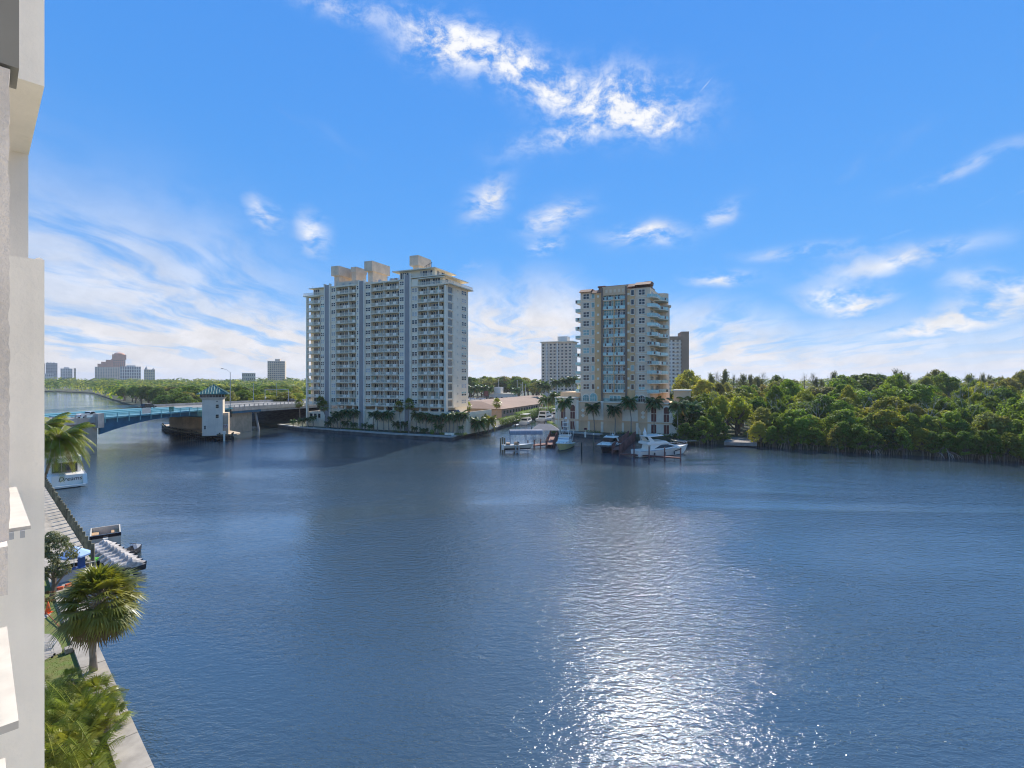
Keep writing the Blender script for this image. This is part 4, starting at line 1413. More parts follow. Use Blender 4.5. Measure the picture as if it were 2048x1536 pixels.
car('pickup_truck', 'white pickup truck driving over the teal leaf of the bridge', on_bridge(178, 4.5), BROT, M_carw, 5.6, 2.0, 'pickup')
car('car', 'dark red and black car crossing the far lanes of the bridge', on_bridge(297, bw - 5), BROT, M_carb, 4.9, 1.95, 'suv')
car('car', 'silver car parked at the far end of the bridge beside the white tower', on_bridge(600, 8), BROT, M_carw, 4.7, 1.9, 'suv')
car('car', 'black car stopped on the bridge approach, next to the overhead frame', on_bridge(583, 22), BROT, M_carb, 4.8, 1.9, 'suv')
# cars on the condominium's parking deck
for px, pnt, lab in ((862, M_carr, 'dark red car parked on the open deck under the white tower'), (886, M_carw, 'white car parked on the open deck under the white tower'), (902, M_carb, 'black car parked on the open deck by the corner column')):
    p = CO + UX * cx(px) + VX * 3.2
    car('car', lab, (p.x, p.y, 7.62), CROT + R(rnd.uniform(-4, 4)), pnt, 4.6, 1.85, 'suv')
# ------------------------------------------------------------------ vegetation
L_mang = leaf_mat('mangrove_leaf', (0.143, 0.213, 0.034), (0.243, 0.312, 0.051))
L_dark = leaf_mat('dark_leaf', (0.097, 0.158, 0.031), (0.172, 0.227, 0.046))
L_yell = leaf_mat('yellow_green_leaf', (0.267, 0.279, 0.043), (0.369, 0.341, 0.063))
L_oliv = leaf_mat('olive_leaf', (0.217, 0.225, 0.055), (0.281, 0.262, 0.076))
L_brow = leaf_mat('rusty_leaf', (0.241, 0.205, 0.076), (0.195, 0.192, 0.076))
L_pine = leaf_mat('grey_green_needle', (0.139, 0.149, 0.059), (0.194, 0.192, 0.076), 0.25)
L_palm = leaf_mat('palm_leaf', (0.045, 0.096, 0.025), (0.088, 0.149, 0.035), 0.3, 0.25, 1.0, 0.4)
L_palm_y = leaf_mat('bright_palm_leaf', (0.186, 0.219, 0.032), (0.274, 0.271, 0.045), 0.35, 0.25, 1.0, 0.4)
L_sabal = leaf_mat('fan_palm_leaf', (0.177, 0.209, 0.042), (0.310, 0.297, 0.062), 0.35, 0.2, 0.8, 0.35, 0.35)
L_dead = leaf_mat('dead_frond', (0.20, 0.135, 0.065), (0.27, 0.20, 0.10), 0.2, 0.2, 1.5)
L_silver = leaf_mat('silver_leaf', (0.21, 0.20, 0.11), (0.15, 0.16, 0.075), 0.25, 0.1, 2.0)


def leaf_quad(b, c, n, s, r, m=0):
    """a small folded leaf spray at c facing n"""
    a = Vector((r.uniform(-1, 1), r.uniform(-1, 1), r.uniform(-1, 1)))
    u = n.cross(a)
    if u.length < 1e-3:
        u = n.orthogonal()
    u.normalize()
    w = n.cross(u)
    k = r.uniform(0.7, 1.3) * s
    b.face([c - u * k, c - w * k * 0.55 + n * k * 0.1, c + u * k, c + w * k * 0.55 + n * k * 0.1], m)


def crown_mesh(name, seed, leaves=2400, clumps=34, flat=0.75, skirt=False, size=0.075, low=0.15):
    """unit crown, radius 1, height 2*flat, base at z=0, built of leaf sprays gathered into clumps"""
    r = random.Random(seed)
    b = MB()
    cl = []
    for k in range(clumps):
        t = r.uniform(0, 2 * math.pi)
        h = r.random() ** 0.75
        lim = math.sqrt(max(0.05, 1 - (2 * (max(h, 0.42) if skirt else h) - 0.85) ** 2 * 0.9))
        rad = lim * (0.35 + 0.65 * math.sqrt(r.random())) * 0.78
        cl.append((Vector((math.cos(t) * rad, math.sin(t) * rad, low + h * (2 * flat - low - 0.15))), r.uniform(0.13, 0.27)))
    per = leaves // clumps
    for c, cr in cl:
        for _ in range(per):
            d = Vector((r.gauss(0, 1), r.gauss(0, 1), r.gauss(0.35, 1))).normalized()
            p = c + Vector((d.x, d.y, d.z * 0.72)) * cr * (0.62 + 0.42 * r.random())
            n = (d + Vector((r.uniform(-.5, .5), r.uniform(-.5, .5), r.uniform(0, .6)))).normalized()
            leaf_quad(b, p, n, size, r)
    return b.mesh(name, L_mang)


def trunk_mesh(name, seed, m=M_bark, limbs=6, rise=1.0):
    """tapered trunk with limbs reaching into a unit crown (height about 1.4)"""
    r = random.Random(seed)
    b = MB()
    b.tube([(0, 0, -0.05), (0.03, 0.02, 0.3), (0.0, 0.05, 0.75)], [0.075, 0.055, 0.04], 6)
    for k in range(limbs):
        t = 2 * math.pi * k / limbs + r.uniform(-.4, .4)
        z = r.uniform(0.12, 0.6)
        q = Vector((math.cos(t) * 0.6, math.sin(t) * 0.6, z + r.uniform(0.25, 0.6)))
        b.tube([(0.01, 0.02, z), q * 0.5 + Vector((0, 0, z * 0.5)), q], [0.032, 0.022, 0.010], 5)
    return b.mesh(name, m)


def pine_mesh(name, seed, n=1500):
    """wispy casuarina: feathery upright plumes, unit height 1, radius about .28"""
    r = random.Random(seed)
    b = MB()
    for k in range(46):
        z = 0.22 + 0.78 * (k / 46) ** 0.9
        t = r.uniform(0, 2 * math.pi)
        rad = (1.03 - z) * 0.40 * r.uniform(0.5, 1.0) + 0.012
        o = Vector((math.cos(t) * rad, math.sin(t) * rad, z))
        for _ in range(n // 46):
            f = r.random()
            p = o * 1.0
            p = Vector((o.x * f, o.y * f, z - 0.05 + 0.09 * f)) + Vector((r.gauss(0, .022), r.gauss(0, .022), r.gauss(0, .024)))
            d = Vector((o.x * 1.2, o.y * 1.2, 0.22)).normalized()
            d = (d + Vector((r.uniform(-.5, .5), r.uniform(-.5, .5), r.uniform(-.1, .6)))).normalized()
            s = d.orthogonal().normalized() * 0.006
            L = r.uniform(0.03, 0.065)
            b.face([p - s, p + s, p + d * L])
    return b.mesh(name, L_pine)


CROWN = [crown_mesh('crown', 11 + k, 3600, 62 + 5 * k, 0.72 + 0.06 * (k % 3), False, 0.058) for k in range(5)]
SKIRT = [crown_mesh('crown', 41 + k, 4200, 80, 0.95, True, 0.056, 0.02) for k in range(4)]
TRUNK = [trunk_mesh('trunk', 61 + k) for k in range(3)]
PINE = [pine_mesh('crown', 71 + k) for k in range(3)]
pt = MB().tube([(0, 0, -0.02), (0.01, 0, 0.5), (0, 0, 0.97)], [0.016, 0.010, 0.003], 6).mesh('trunk', M_bark)

ROOTS = []
for k in range(3):
    rr0 = random.Random(130 + k)
    rb0 = MB()
    for j in range(14):
        a0 = rr0.uniform(0, 6.28)
        q0 = rr0.uniform(0.5, 2.6)
        rb0.tube([(0.2 * math.cos(a0), 0.2 * math.sin(a0), rr0.uniform(1.0, 3.0)), (q0 * 0.7 * math.cos(a0), q0 * 0.7 * math.sin(a0), rr0.uniform(0.9, 1.6)), (q0 * math.cos(a0), q0 * math.sin(a0), -1.2)], [0.08, 0.06, 0.045], 4)
    ROOTS.append(rb0.mesh('prop_roots', mat('mangrove_root', (0.30, 0.25, 0.18), 0.9, 0.25, 1.0, objvar=0.3)))


def set_mat(o, m):
    o.material_slots[0].link = 'OBJECT'
    o.material_slots[0].material = m
    return o


def tree(x, y, rad, hgt, m, label, group, kind='round', z=1.15, name='broadleaf_tree', cat='tree'):
    t = thing(name, label, cat, (x, y, z), rnd.uniform(0, 6.28), group)
    if kind == 'pine':
        put(pt, 'trunk', t, None, 0, (hgt, hgt, hgt))
        set_mat(put(PINE[rnd.randrange(3)], 'crown', t, None, 0, (hgt * rad, hgt * rad, hgt)), m)
        return t
    if kind == 'skirt':
        me = SKIRT[rnd.randrange(4)]
        sc = (rad, rad * rnd.uniform(0.85, 1.1), hgt / 1.95)
        base = 0.9 if z < 0.5 else -0.2
        if z < 0.5:
            put(ROOTS[rnd.randrange(3)], 'prop_roots', t)
        tr_s = hgt / 1.5
    else:
        me = CROWN[rnd.randrange(5)]
        base = hgt * rnd.uniform(0.22, 0.34)
        sc = (rad, rad * rnd.uniform(0.88, 1.12), (hgt - base) / 1.55)
        tr_s = hgt / 1.45
    put(TRUNK[rnd.randrange(3)], 'trunk', t, None, 0, (tr_s * 0.8, tr_s * 0.8, tr_s))
    k1, k2 = rnd.uniform(0.78, 1.25), rnd.uniform(0.78, 1.25)
    c = set_mat(put(me, 'crown', t, (0, 0, base), rnd.uniform(0, 6.28), (sc[0] * k1, sc[1] * k2, sc[2])), m)
    c.rotation_euler = (R(rnd.uniform(-9, 9)), R(rnd.uniform(-9, 9)), c.rotation_euler.z)
    return t


def interp(tab, x):
    for (a, b), (c, d) in zip(tab[:-1], tab[1:]):
        if x <= c:
            return b + (d - b) * (x - a) / (c - a)
    return tab[-1][1]


shoreR = [(1395, P(1395, 887).y), (1510, P(1510, 891).y), (1600, P(1600, 898).y), (1700, P(1700, 904).y), (1850, P(1850, 912).y), (2048, P(2048, 924).y), (2140, 118)]
G_m = 'mangrove trees along the park shore'
G_w = 'trees of the park wood'
G_p = 'feathery pines on the skyline of the park wood'
lab_m = {L_mang: 'bushy green mangrove overhanging the water along the park shore', L_yell: 'yellow green mangrove bush among darker ones along the park shore', L_dark: 'dark green mangrove leaning over the water along the park shore', L_oliv: 'olive toned mangrove bush at the edge of the park shore'}
lab_w = {L_mang: 'rounded mid green tree within the park wood behind the shore', L_yell: 'yellowish broad tree within the park wood behind the shore', L_dark: 'dark evergreen tree within the park wood behind the shore', L_oliv: 'olive green thin tree within the park wood behind the shore', L_brow: 'rusty brown tree within the park wood behind the shore'}
px = 1372.0
k = 0
while px < 2110:
    y0 = interp(shoreR, px)
    if not 1452 < px < 1512:
        for dep in (-1.3, 3.6):
            y = y0 + dep + rnd.uniform(-0.6, 1.2)
            x = XY(px + rnd.uniform(-8, 8), y)
            m = rnd.choice([L_mang, L_mang, L_dark, L_yell, L_oliv, L_mang])
            h = rnd.uniform(5.5, 8.5) if dep < 1 else rnd.uniform(8.5, 11.5)
            tree(x, y, h * rnd.uniform(0.42, 0.52), h, m, lab_m[m], G_m, 'skirt', 0.25 if dep < 1 else 1.0, 'mangrove_tree')
    px += rnd.uniform(24, 33)
for (dep, h0, h1, step) in ((13, 9.5, 12.5, 34), (22, 11.5, 14.5, 33), (34, 13, 16, 32), (48, 13.5, 16.5, 32), (66, 14.5, 17.5, 34), (90, 15.5, 19, 36), (120, 17, 21, 42)):
    px = 1366 + rnd.uniform(0, 20) + (30 if dep < 30 else 0)
    while px < 2120:
        y = interp(shoreR, px) + dep + rnd.uniform(-4, 4)
        h = rnd.uniform(h0, h1) * rnd.choice([0.72, 0.85, 1.0, 1.0, 1.08, 1.2])
        x = XY(px, y)
        if px < 1480 and dep > 20:
            m = rnd.choice([L_oliv, L_oliv, L_yell, L_yell, L_mang])
        elif dep > 60:
            m = rnd.choice([L_oliv, L_dark, L_brow, L_mang, L_mang, L_dark, L_oliv])
        else:
            m = rnd.choice([L_mang, L_mang, L_yell, L_dark, L_oliv, L_mang, L_yell])
        tree(x, y, h * rnd.choice([0.26, 0.32, 0.38, 0.42, 0.5]), h, m, lab_w[m], G_w)
        px += step * rnd.uniform(0.75, 1.25)
px = 1385
while px < 2110:
    y = interp(shoreR, px) + rnd.uniform(125, 165)
    ptop = 755 + rnd.uniform(-9, 9) - (9 if 1395 < px < 1450 else 0) - (4 if 1790 < px < 1900 else 0)
    hgt = ZY(ptop, y) - 1.2
    tree(XY(px, y), y, rnd.uniform(0.85, 1.25), hgt, L_pine, 'feathery grey green pine standing up along the skyline of the park wood', G_p, 'pine', name='casuarina_tree')
    px += rnd.choice([5, 7, 9, 14, 30]) * rnd.uniform(0.8, 1.4)
# broad dome of one larger tree on the skyline
for px, pt_, y, rad in ((1725, 741, 270, 15), (1760, 744, 274, 12), (2010, 748, 262, 13)):
    tree(XY(px, y), y, rad, ZY(pt_, y) - 1.2, L_dark, 'wide domed dark tree rising above the skyline of the park wood', 'domed trees of the park wood')


# bare dead trees
def branch(b, p, d, L, r, depth, rr):
    q = p + d * L
    b.tube([p, (p + q) / 2 + Vector((rr.uniform(-.1, .1), rr.uniform(-.1, .1), 0)) * L, q], [r, r * 0.8, r * 0.55], 5)
    if depth:
        for _ in range(rr.choice([2, 3])):
            dd = (d + Vector((rr.uniform(-.8, .8), rr.uniform(-.8, .8), rr.uniform(-.1, .5)))).normalized()
            branch(b, q, dd, L * rr.uniform(0.55, 0.8), r * 0.55, depth - 1, rr)


def bare_tree(px, py, y, hgt, seed, label, lean=(0, 0)):
    t = thing('bare_tree', label, 'tree', (XY(px, y), y, 1.1))
    b = MB()
    rr = random.Random(seed)
    branch(b, Vector((0, 0, 0)), Vector((lean[0], lean[1], 1)).normalized(), hgt * 0.42, hgt * 0.014, 4, rr)
    b.build('branches', M_deadwood, t)
    return t


bare_tree(1975, 0, 146, 16.5, 5, 'tall bare whitish dead tree standing among the park trees')
bare_tree(1955, 0, 143, 13.5, 8, 'leaning pale dead tree beside the tall bare one', (-0.3, 0))
for i_, (px_, y_, h_) in enumerate(((1560, 160, 13), (1640, 152, 12.5), (1720, 158, 15), (1790, 150, 13), (1860, 143, 13.5), (1425, 172, 15), (1930, 165, 17), (2030, 140, 13))):
    t_ = bare_tree(px_, 0, y_, h_, 60 + i_, 'thin bare grey tree poking through the canopy of the park wood', (rnd.uniform(-.25, .25), -0.1))
    t_['group'] = 'bare trees in the park wood'
bare_tree(1493, 0, 152.5, 6, 9, 'small leafless tree growing on the sandy landing', (0.15, 0))
for i, (px, py) in enumerate(((1745, 908), (1900, 917), (2012, 921))):
    rt = MB()
    rr = random.Random(90 + i)
    for k in range(7):
        a = Vector((rr.uniform(-2.5, 2.5), 0.6, rr.uniform(1.2, 2.6)))
        c = Vector((a.x + rr.uniform(-1.5, 1.5), -0.7 - rr.random(), -0.3))
        rt.tube([a, (a + c) / 2 + Vector((0, -0.3, 0.35)), c], [0.09, 0.08, 0.05], 5)
    p = P(px, py)
    tag(rt.build('mangrove_roots', M_deadwood, None, (p.x, p.y + 0.6, 0)), ['pale arching mangrove roots in the water below a yellow bush', 'tangle of grey roots and fallen branches at the shore', 'long pale fallen branches at the water edge below thick bushes'][i], 'roots')
sand = MB().prism([P(1448, 884, 1.3).xy[:], P(1514, 886, 1.3).xy[:], P(1512, 876, 1.3).xy[:], P(1458, 874, 1.3).xy[:]], 0.3, 1.32)
struct(sand.build('beach', mat('grey_sand', (0.27, 0.23, 0.19), 0.95, 0.15, 0.7)))

# wood beyond the bridge
G_f = 'trees of the wood beyond the bridge'
lab_f = {L_mang: 'green rounded tree in the wood beyond the bridge', L_dark: 'dark green tree in the wood beyond the bridge', L_yell: 'yellow green tree in the wood beyond the bridge', L_oliv: 'olive tree in the wood beyond the bridge', L_brow: 'reddish brown tree in the wood beyond the bridge'}


def bank_x(y):
    return -178 - (y - 262) * 0.934 if y < 444 else -348 - (y - 444) * 0.922


y = 268.0
while y < 470:
    xl, xr = bank_x(y) + 5, -108 - (y - 230) * 0.30
    x = xl + rnd.uniform(0, 6)
    first = True
    while x < xr:
        m = rnd.choice([L_mang, L_dark, L_dark, L_oliv, L_yell, L_mang, L_brow]) if not first else L_dark
        h = rnd.uniform(10, 13.0) if y < 330 else rnd.uniform(11.5, 15)
        tree(x, y + rnd.uniform(-4, 4), rnd.uniform(5.5, 8), h, m, lab_f[m], G_f)
        x += rnd.uniform(11, 15)
        first = False
    y += 11.5 + (y - 268) * 0.045
far_b = MB()
rf_ = random.Random(3)
fm = []
tm = [(MB(), L_oliv), (MB(), L_mang), (MB(), L_yell), (MB(), L_dark)]


def far_crown(b, x, y, z0, rad, h, n):
    for _ in range(n):
        d = Vector((rf_.gauss(0, 1), rf_.gauss(-0.3, 1), rf_.gauss(0.5, 0.8))).normalized()
        p = Vector((x + d.x * rad, y + d.y * rad, z0 + h * 0.55 + d.z * h * 0.45)) + Vector((rf_.gauss(0, .5), rf_.gauss(0, .5), rf_.gauss(0, .5)))
        leaf_quad(b, p, (d + Vector((0, -0.2, 0.5))).normalized(), rad * 0.20, rf_)


y = 476.0
while y < 940:
    xl = bank_x(y) + 6 if y < 780 else -1100
    xr = -190 - (y - 470) * 0.30
    x = xl
    while x < xr:
        b = rf_.choice(tm)[0]
        far_crown(b, x + rf_.uniform(-3, 3), y + rf_.uniform(-5, 5), 1.5, rf_.uniform(7, 11), rf_.uniform(12, 16) + (y - 470) * 0.012, 46)
        x += rf_.uniform(11, 18)
    y += 16 + (y - 476) * 0.04
# the mass of trees on the far horizon, and those between the two towers
x = -1500
while x < 1500:
    if not (-20 < x < 60):
        far_crown(tm[rf_.randrange(4)][0], x, 950 + rf_.uniform(0, 60), 1.5, rf_.uniform(14, 22), rf_.uniform(17, 23), 60)
    x += rf_.uniform(12, 22)
for b, m in tm:
    tag(b.build('forest', m), {L_oliv: 'olive', L_mang: 'green', L_yell: 'yellowish', L_dark: 'dark'}[m] + ' canopy of the distant wood reaching to the horizon', 'wood', kind='stuff')
for _ in range(42):
    yy = rnd.uniform(470, 600)
    px = rnd.uniform(925, 1085)
    m = rnd.choice([L_oliv, L_brow, L_mang, L_dark, L_oliv])
    ptop = 757 - 6 * math.sin((px - 925) / 160 * 3.14) + rnd.uniform(-1, 7)
    tree(XY(px, yy), yy, rnd.uniform(8, 12), ZY(ptop, yy) - 1.2, m, {L_oliv: 'olive', L_brow: 'brownish', L_mang: 'green', L_dark: 'dark'}[m] + ' tree on the wooded rise between the white and tan towers', 'trees on the rise between the towers')


# ------------------------------------------------------------------ palms
def frond(b, o, t, up, L, droop, nl, wl, r, m=0, mr=1, lw=None):
    """arching feather frond: rachis plus leaflet blades both sides"""
    h = Vector((math.cos(t), math.sin(t), 0))
    pts = []
    n = 7
    for k in range(n + 1):
        s = k / n
        pts.append(o + h * (L * s * (1 - 0.18 * s)) + Vector((0, 0, up * L * s - droop * L * s * s)))
    side = Vector((-h.y, h.x, 0))
    b.tube(pts, [0.035 * (1 - 0.8 * k / n) + 0.006 for k in range(n + 1)], 3, mr)
    for k in range(nl):
        s = 0.12 + 0.88 * (k + r.random() * 0.5) / nl
        i = min(int(s * n), n - 1)
        p = pts[i].lerp(pts[i + 1], s * n - i)
        d = (pts[i + 1] - pts[i]).normalized()
        ll = wl * (0.45 + 0.75 * math.sin(math.pi * min(1, s * 0.9 + 0.12))) * r.uniform(0.85, 1.15)
        for sg in (-1, 1):
            q = (side * sg * 0.75 + d * 0.55 + Vector((0, 0, -0.45 - 0.25 * r.random()))).normalized() * ll
            w = d * (lw or (0.075 * wl + 0.02))
            mid = p + q * 0.5 + Vector((0, 0, 0.05 * ll))
            b.face([p - w * 0.6, p + w * 0.6, mid + w * 0.8, mid - w * 0.8], m)
            b.face([mid - w * 0.8, mid + w * 0.8, p + q], m)


def feather_palm(name, seed, L=2.6, n=18, nl=16, wl=0.75, drooping=0.75, dead=0, lw=None, fall=1.1):
    r = random.Random(seed)
    b = MB()
    for k in range(n):
        e = k / n
        t = k * 2.399 + r.uniform(-.2, .2)
        frond(b, Vector((0, 0, 0)), t, 0.95 - fall * e + r.uniform(-.1, .1), L * r.uniform(0.85, 1.1), drooping * (0.55 + 0.6 * e), nl, wl, r, lw=lw)
    for k in range(dead):
        frond(b, Vector((0, 0, -0.1)), r.uniform(0, 6.28), -0.7, L * 0.8, 0.5, nl, wl * 0.7, r, 2, 2, lw=lw)
    b.lathe([(0.10, -0.5), (0.16, -0.15), (0.10, 0.25)], 8, m=1)
    return b.mesh(name, [L_palm, M_palm_trunk, L_dead])


def fan_palm(name, seed, n=34, R_=1.3, seg=14, wid=0.05, dead=6):
    """sabal head: stalked fan leaves split into blades"""
    r = random.Random(seed)
    b = MB()
    for k in range(n + dead):
        e = k / n
        t = k * 2.399 + r.uniform(-.2, .2)
        el_ = R(82) - R(128) * min(e, 1.15) + r.uniform(-.1, .1)
        d = Vector((math.cos(t) * math.cos(el_), math.sin(t) * math.cos(el_), math.sin(el_)))
        st = R_ * r.uniform(0.5, 0.68)
        c = d * st + Vector((0, 0, -0.12 * R_ * e))
        mm = 2 if k >= n else 0
        b.tube([(0, 0, 0), c], [0.016 * R_, 0.010 * R_], 3, 1 if mm == 0 else 2)
        side = d.cross(Vector((0, 0, 1)))
        side = side.normalized() if side.length > 0.05 else Vector((1, 0, 0))
        nrm = side.cross(d)
        rad = R_ * r.uniform(0.52, 0.66)
        for j in range(seg):
            a = R(-105) + R(210) * j / (seg - 1) + r.uniform(-.03, .03)
            q = (d * math.cos(a) + side * math.sin(a)).normalized()
            ln = rad * (0.72 + 0.28 * math.cos(a)) * r.uniform(0.9, 1.08)
            w = q.cross(nrm).normalized() * wid * R_
            m_ = c + q * ln * 0.5 + nrm * 0.04 * R_
            tip = c + q * ln - Vector((0, 0, ln * r.uniform(0.10, 0.34)))
            b.face([c, m_ + w * 0.9, m_ - w * 0.9], mm)
            b.face([m_ - w * 0.9, m_ + w * 0.9, tip], mm)
    return b.mesh(name, [L_sabal, M_palm_trunk, L_dead])


COCO = [feather_palm('crown', 200 + k, 3.6, 27, 24, 1.15, 0.85, 3) for k in range(3)]
ALEX = [feather_palm('crown', 210 + k, 2.8, 19, 18, 0.95, 0.95, 0) for k in range(3)]
FAN = [fan_palm('crown', 220 + k, 34, 1.7, 12, 0.07, 4) for k in range(2)]


def palm(pb, pc, label, group=None, kind='alex', sc=1.0, z=1.2, y=None, dy=None, name='palm_tree', mcol=None, tr=0.14):
    base = P(pb[0], pb[1], z) if y is None else Vector((XY(pb[0], y), y, z))
    if dy is not None:
        q = condo_xy(pb[0], dy)
        base = Vector((q.x, q.y, z))
    yy = base.y
    top = Vector((XY(pc[0], yy), yy + rnd.uniform(-0.3, 0.3), ZY(pc[1], yy)))
    v = top - base
    t = thing(name, label, 'palm', base, 0, group)
    bend = Vector((v.x * 0.25 + rnd.uniform(-.25, .25), rnd.uniform(-.2, .2), v.z * 0.5))
    tb = MB().tube([(0, 0, -0.15), bend * 0.5, bend, v * 0.8 + (bend - v * 0.5) * 0.4, v], [tr * 1.5, tr * 1.1, tr, tr * 0.9, tr * 0.75], 7)
    tb.build('trunk', M_palm_trunk, t)
    me = {'alex': ALEX, 'coco': COCO, 'fan': FAN}[kind]
    c = put(me[rnd.randrange(len(me))], 'crown', t, v, rnd.uniform(0, 6.28), (sc, sc, sc))
    if mcol:
        set_mat(c, mcol)
    return t


# row of palms in front of the white tower's garage wall
gl_ = 'slender palm in the row along the white tower garage wall'
gg = 'palms along the garage wall'
for (b0, c0_, s) in (((833, 863), (832.6, 829), 1), ((841, 864), (841, 832), 0.9), ((852, 865), (853, 831), 1), ((864, 866), (863, 833), 1), ((871, 866), (872, 835), 0.9), ((883, 868), (882, 834), 1), ((893, 868), (892, 832), 0.9), ((898, 869), (898, 831), 1), ((906, 869), (907, 830), 1),
                     ((914, 867), (914, 830), 0.9), ((918, 866), (921, 828), 1), ((926, 864), (929, 829), 0.9), ((748, 856), (747, 827), 1), ((755, 857), (756, 829), 0.85), ((768, 857), (767, 828), 1), ((778, 858), (777, 827), 1),
                     ((681, 853), (678, 826), 1.05), ((696, 854), (695, 824), 1.1), ((707, 855), (708, 824), 1), ((667, 852), (665, 836), 0.9), ((676, 852), (673, 831), 1)):
    palm(b0, c0_, gl_, gg, 'alex', s, dy=rnd.uniform(-2.6, -1.6))
gl2 = 'low bushy palm at the foot of the white tower garage wall'
for (b0, c0_, s) in (((792, 860), (792, 843), 0.95), ((809, 862), (809, 843), 0.95), ((876, 868), (876.7, 849), 1), ((690, 853), (690, 842), 0.9), ((657, 852), (656, 842), 0.9), ((605, 849), (605, 836), 0.85), ((616, 850), (616, 834), 0.85), ((627, 851), (626, 832), 0.85), ((729, 856), (729, 846), 0.7),
                     ((741, 858), (741, 849), 0.75), ((708, 855), (707, 845), 0.9), ((830, 864), (829, 853), 0.7), ((846, 866), (845, 856), 0.7), ((853, 866), (852, 856), 0.6), ((921, 866), (922, 851), 0.6), ((800, 861), (799, 850), 0.7), ((586, 847), (586, 838), 0.7), ((596, 848), (595, 838), 0.7)):
    palm(b0, (c0_[0], c0_[1] + 3), gl2, 'low palms at the garage wall', 'alex', s * 0.85, dy=rnd.uniform(-4.2, -3.0))
for (b0, c0_, lab) in (((817.6, 866), (818.7, 808), 'tall fan palm in front of the blue grey fin nearest the canal'), ((801, 860), (797, 813), 'fan palm half as tall beside the tallest one at the white tower'), ((937, 846), (935, 812), 'fan palm at the canal corner of the white tower terrace'),
                       ((653, 853), (642, 803), 'leaning fan palm by the first blue grey fin'), ((654, 853.5), (648, 811), 'shorter leaning fan palm twinned with another by the first fin'), ((600, 848), (598, 806), 'fan palm standing by the end of the bridge'), ((991, 852), (994, 806), 'lone fan palm at the corner of the brown roofed hall')):
    palm(b0, c0_, lab, None, 'fan', 1.25, name='fan_palm', dy=None if b0[0] > 930 or b0[0] < 610 else -4.5)
for (sd, pc_, lab) in ((5.0, (946, 843), 'big spreading palm clump at the end of the garage wall by the canal'), (13.0, (967, 838), 'wide yellowish palm clump before the white terrace wall by the canal')):
    q = c2 + VX * sd + UX * 2.2
    px_ = CX + F * q.x / q.y
    palm((px_, 0), (px_, pc_[1]), lab, None, 'coco', 1.1, y=q.y, mcol=L_palm if sd < 6 else L_palm_y)
# coconut palms on the tan tower's quay
for (b0, c0_, lab, s) in (((1130, 872), (1128, 803), 'coconut palm before the arched shutters at the canal corner', 1.0), ((1190, 865), (1184.7, 813), 'coconut palm on the lawn beside the dark hulled cruiser', 0.95), ((1229.7, 868), (1228, 817), 'shorter coconut palm before the middle of the tan podium', 0.9),
                          ((1262, 869), (1258, 802), 'tall coconut palm at the head of the red brown jetty', 1.05), ((1308, 870), (1307.5, 803), 'coconut palm between the shutters above the white yacht', 1.1), ((1356.5, 878), (1356, 809), 'coconut palm with a pale trunk at the park corner of the podium', 1.15)):
    palm(b0, c0_, lab, None, 'coco', s, tr=0.17)
for (b0, c0_, y, s, mc) in (((1377, 870), (1375, 800), 172, 1.1, L_palm_y), ((1368, 870), (1366, 795), 176, 1.0, L_palm_y), ((1388, 870), (1387, 812), 165, 1.0, L_palm), ((1394, 872), (1393, 826), 162, 0.9, L_palm)):
    palm(b0, c0_, 'thick leaved palm in the grove between the tan tower and the park', 'palms between tower and park', 'coco', s, y=y, mcol=mc)
for (b0, c0_, y, s) in (((1097, 840), (1097, 797), 245, 1.25), ((1113, 838), (1112, 790), 235, 1.2), ((1088, 830), (1088, 800), 262, 1.1), ((1122, 838), (1121, 792), 222, 1.0)):
    palm(b0, c0_, 'palm hanging over the canal behind the moored sport boat', 'palms over the canal', 'coco', s, y=y)
for (b0, c0_, y, s) in (((1113, 800), (1113, 763), 330, 1.5), ((1131, 800), (1130, 761), 320, 1.4), ((1147, 795), (1146, 758), 315, 1.4), ((1086, 800), (1085, 768), 340, 1.6), ((1100, 800), (1093, 772), 335, 1.3)):
    palm(b0, c0_, 'tall palm in front of the grey beige block behind', 'palms before the grey beige block', 'coco', s, y=y)
for (b0, c0_, y, s) in (((947, 800), (946, 776), 400, 1.4), ((958, 800), (957, 774), 410, 1.3), ((966, 800), (968, 775), 395, 1.5), ((975, 800), (979, 776), 405, 1.5), ((1032, 800), (1031, 779), 390, 1.3)):
    palm(b0, c0_, 'arching palm behind the long brown roof by the street', 'palms behind the brown roof', 'coco', s, y=y)
for (px, y, pt_) in ((1345, 205, 790), (1352, 214, 786), (1361, 208, 792)):
    palm((px, 830), (px + 2, pt_), 'palm on the terrace of the tan podium beside the gateway', 'palms on the tan terrace', 'coco', 1.0, z=11.9, y=y)
# ------------------------------------------------------------------ boats and docks
M_gel = mat('white_gelcoat', (0.90, 0.82, 0.69), 0.3, 0.03, 0.6, coat=0.3)
M_yel = mat('pale_yellow_gelcoat', (0.78, 0.62, 0.24), 0.3, 0.04, 0.6, coat=0.3)
M_navy = mat('black_blue_gelcoat', (0.012, 0.013, 0.022), 0.2, 0.05, 0.6, coat=0.5)
M_teak = mat('teak_deck', (0.34, 0.22, 0.13), 0.7, 0.12, 2)
M_canvas = mat('grey_canvas', (0.27, 0.27, 0.285), 0.85, 0.08, 0.5)
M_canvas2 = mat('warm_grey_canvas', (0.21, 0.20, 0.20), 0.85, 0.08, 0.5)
M_dglass = glass_mat('tinted_boat_glass', (0.012, 0.013, 0.016), 0.05)
M_rail = mat('polished_rail', (0.62, 0.62, 0.62), 0.25, 0.04, 1, metal=0.8)
M_clear = glass_mat('clear_vinyl', (0.30, 0.28, 0.27), 0.2)
M_boot = mat('dark_bottom_paint', (0.03, 0.035, 0.045), 0.6, 0.1, 1)


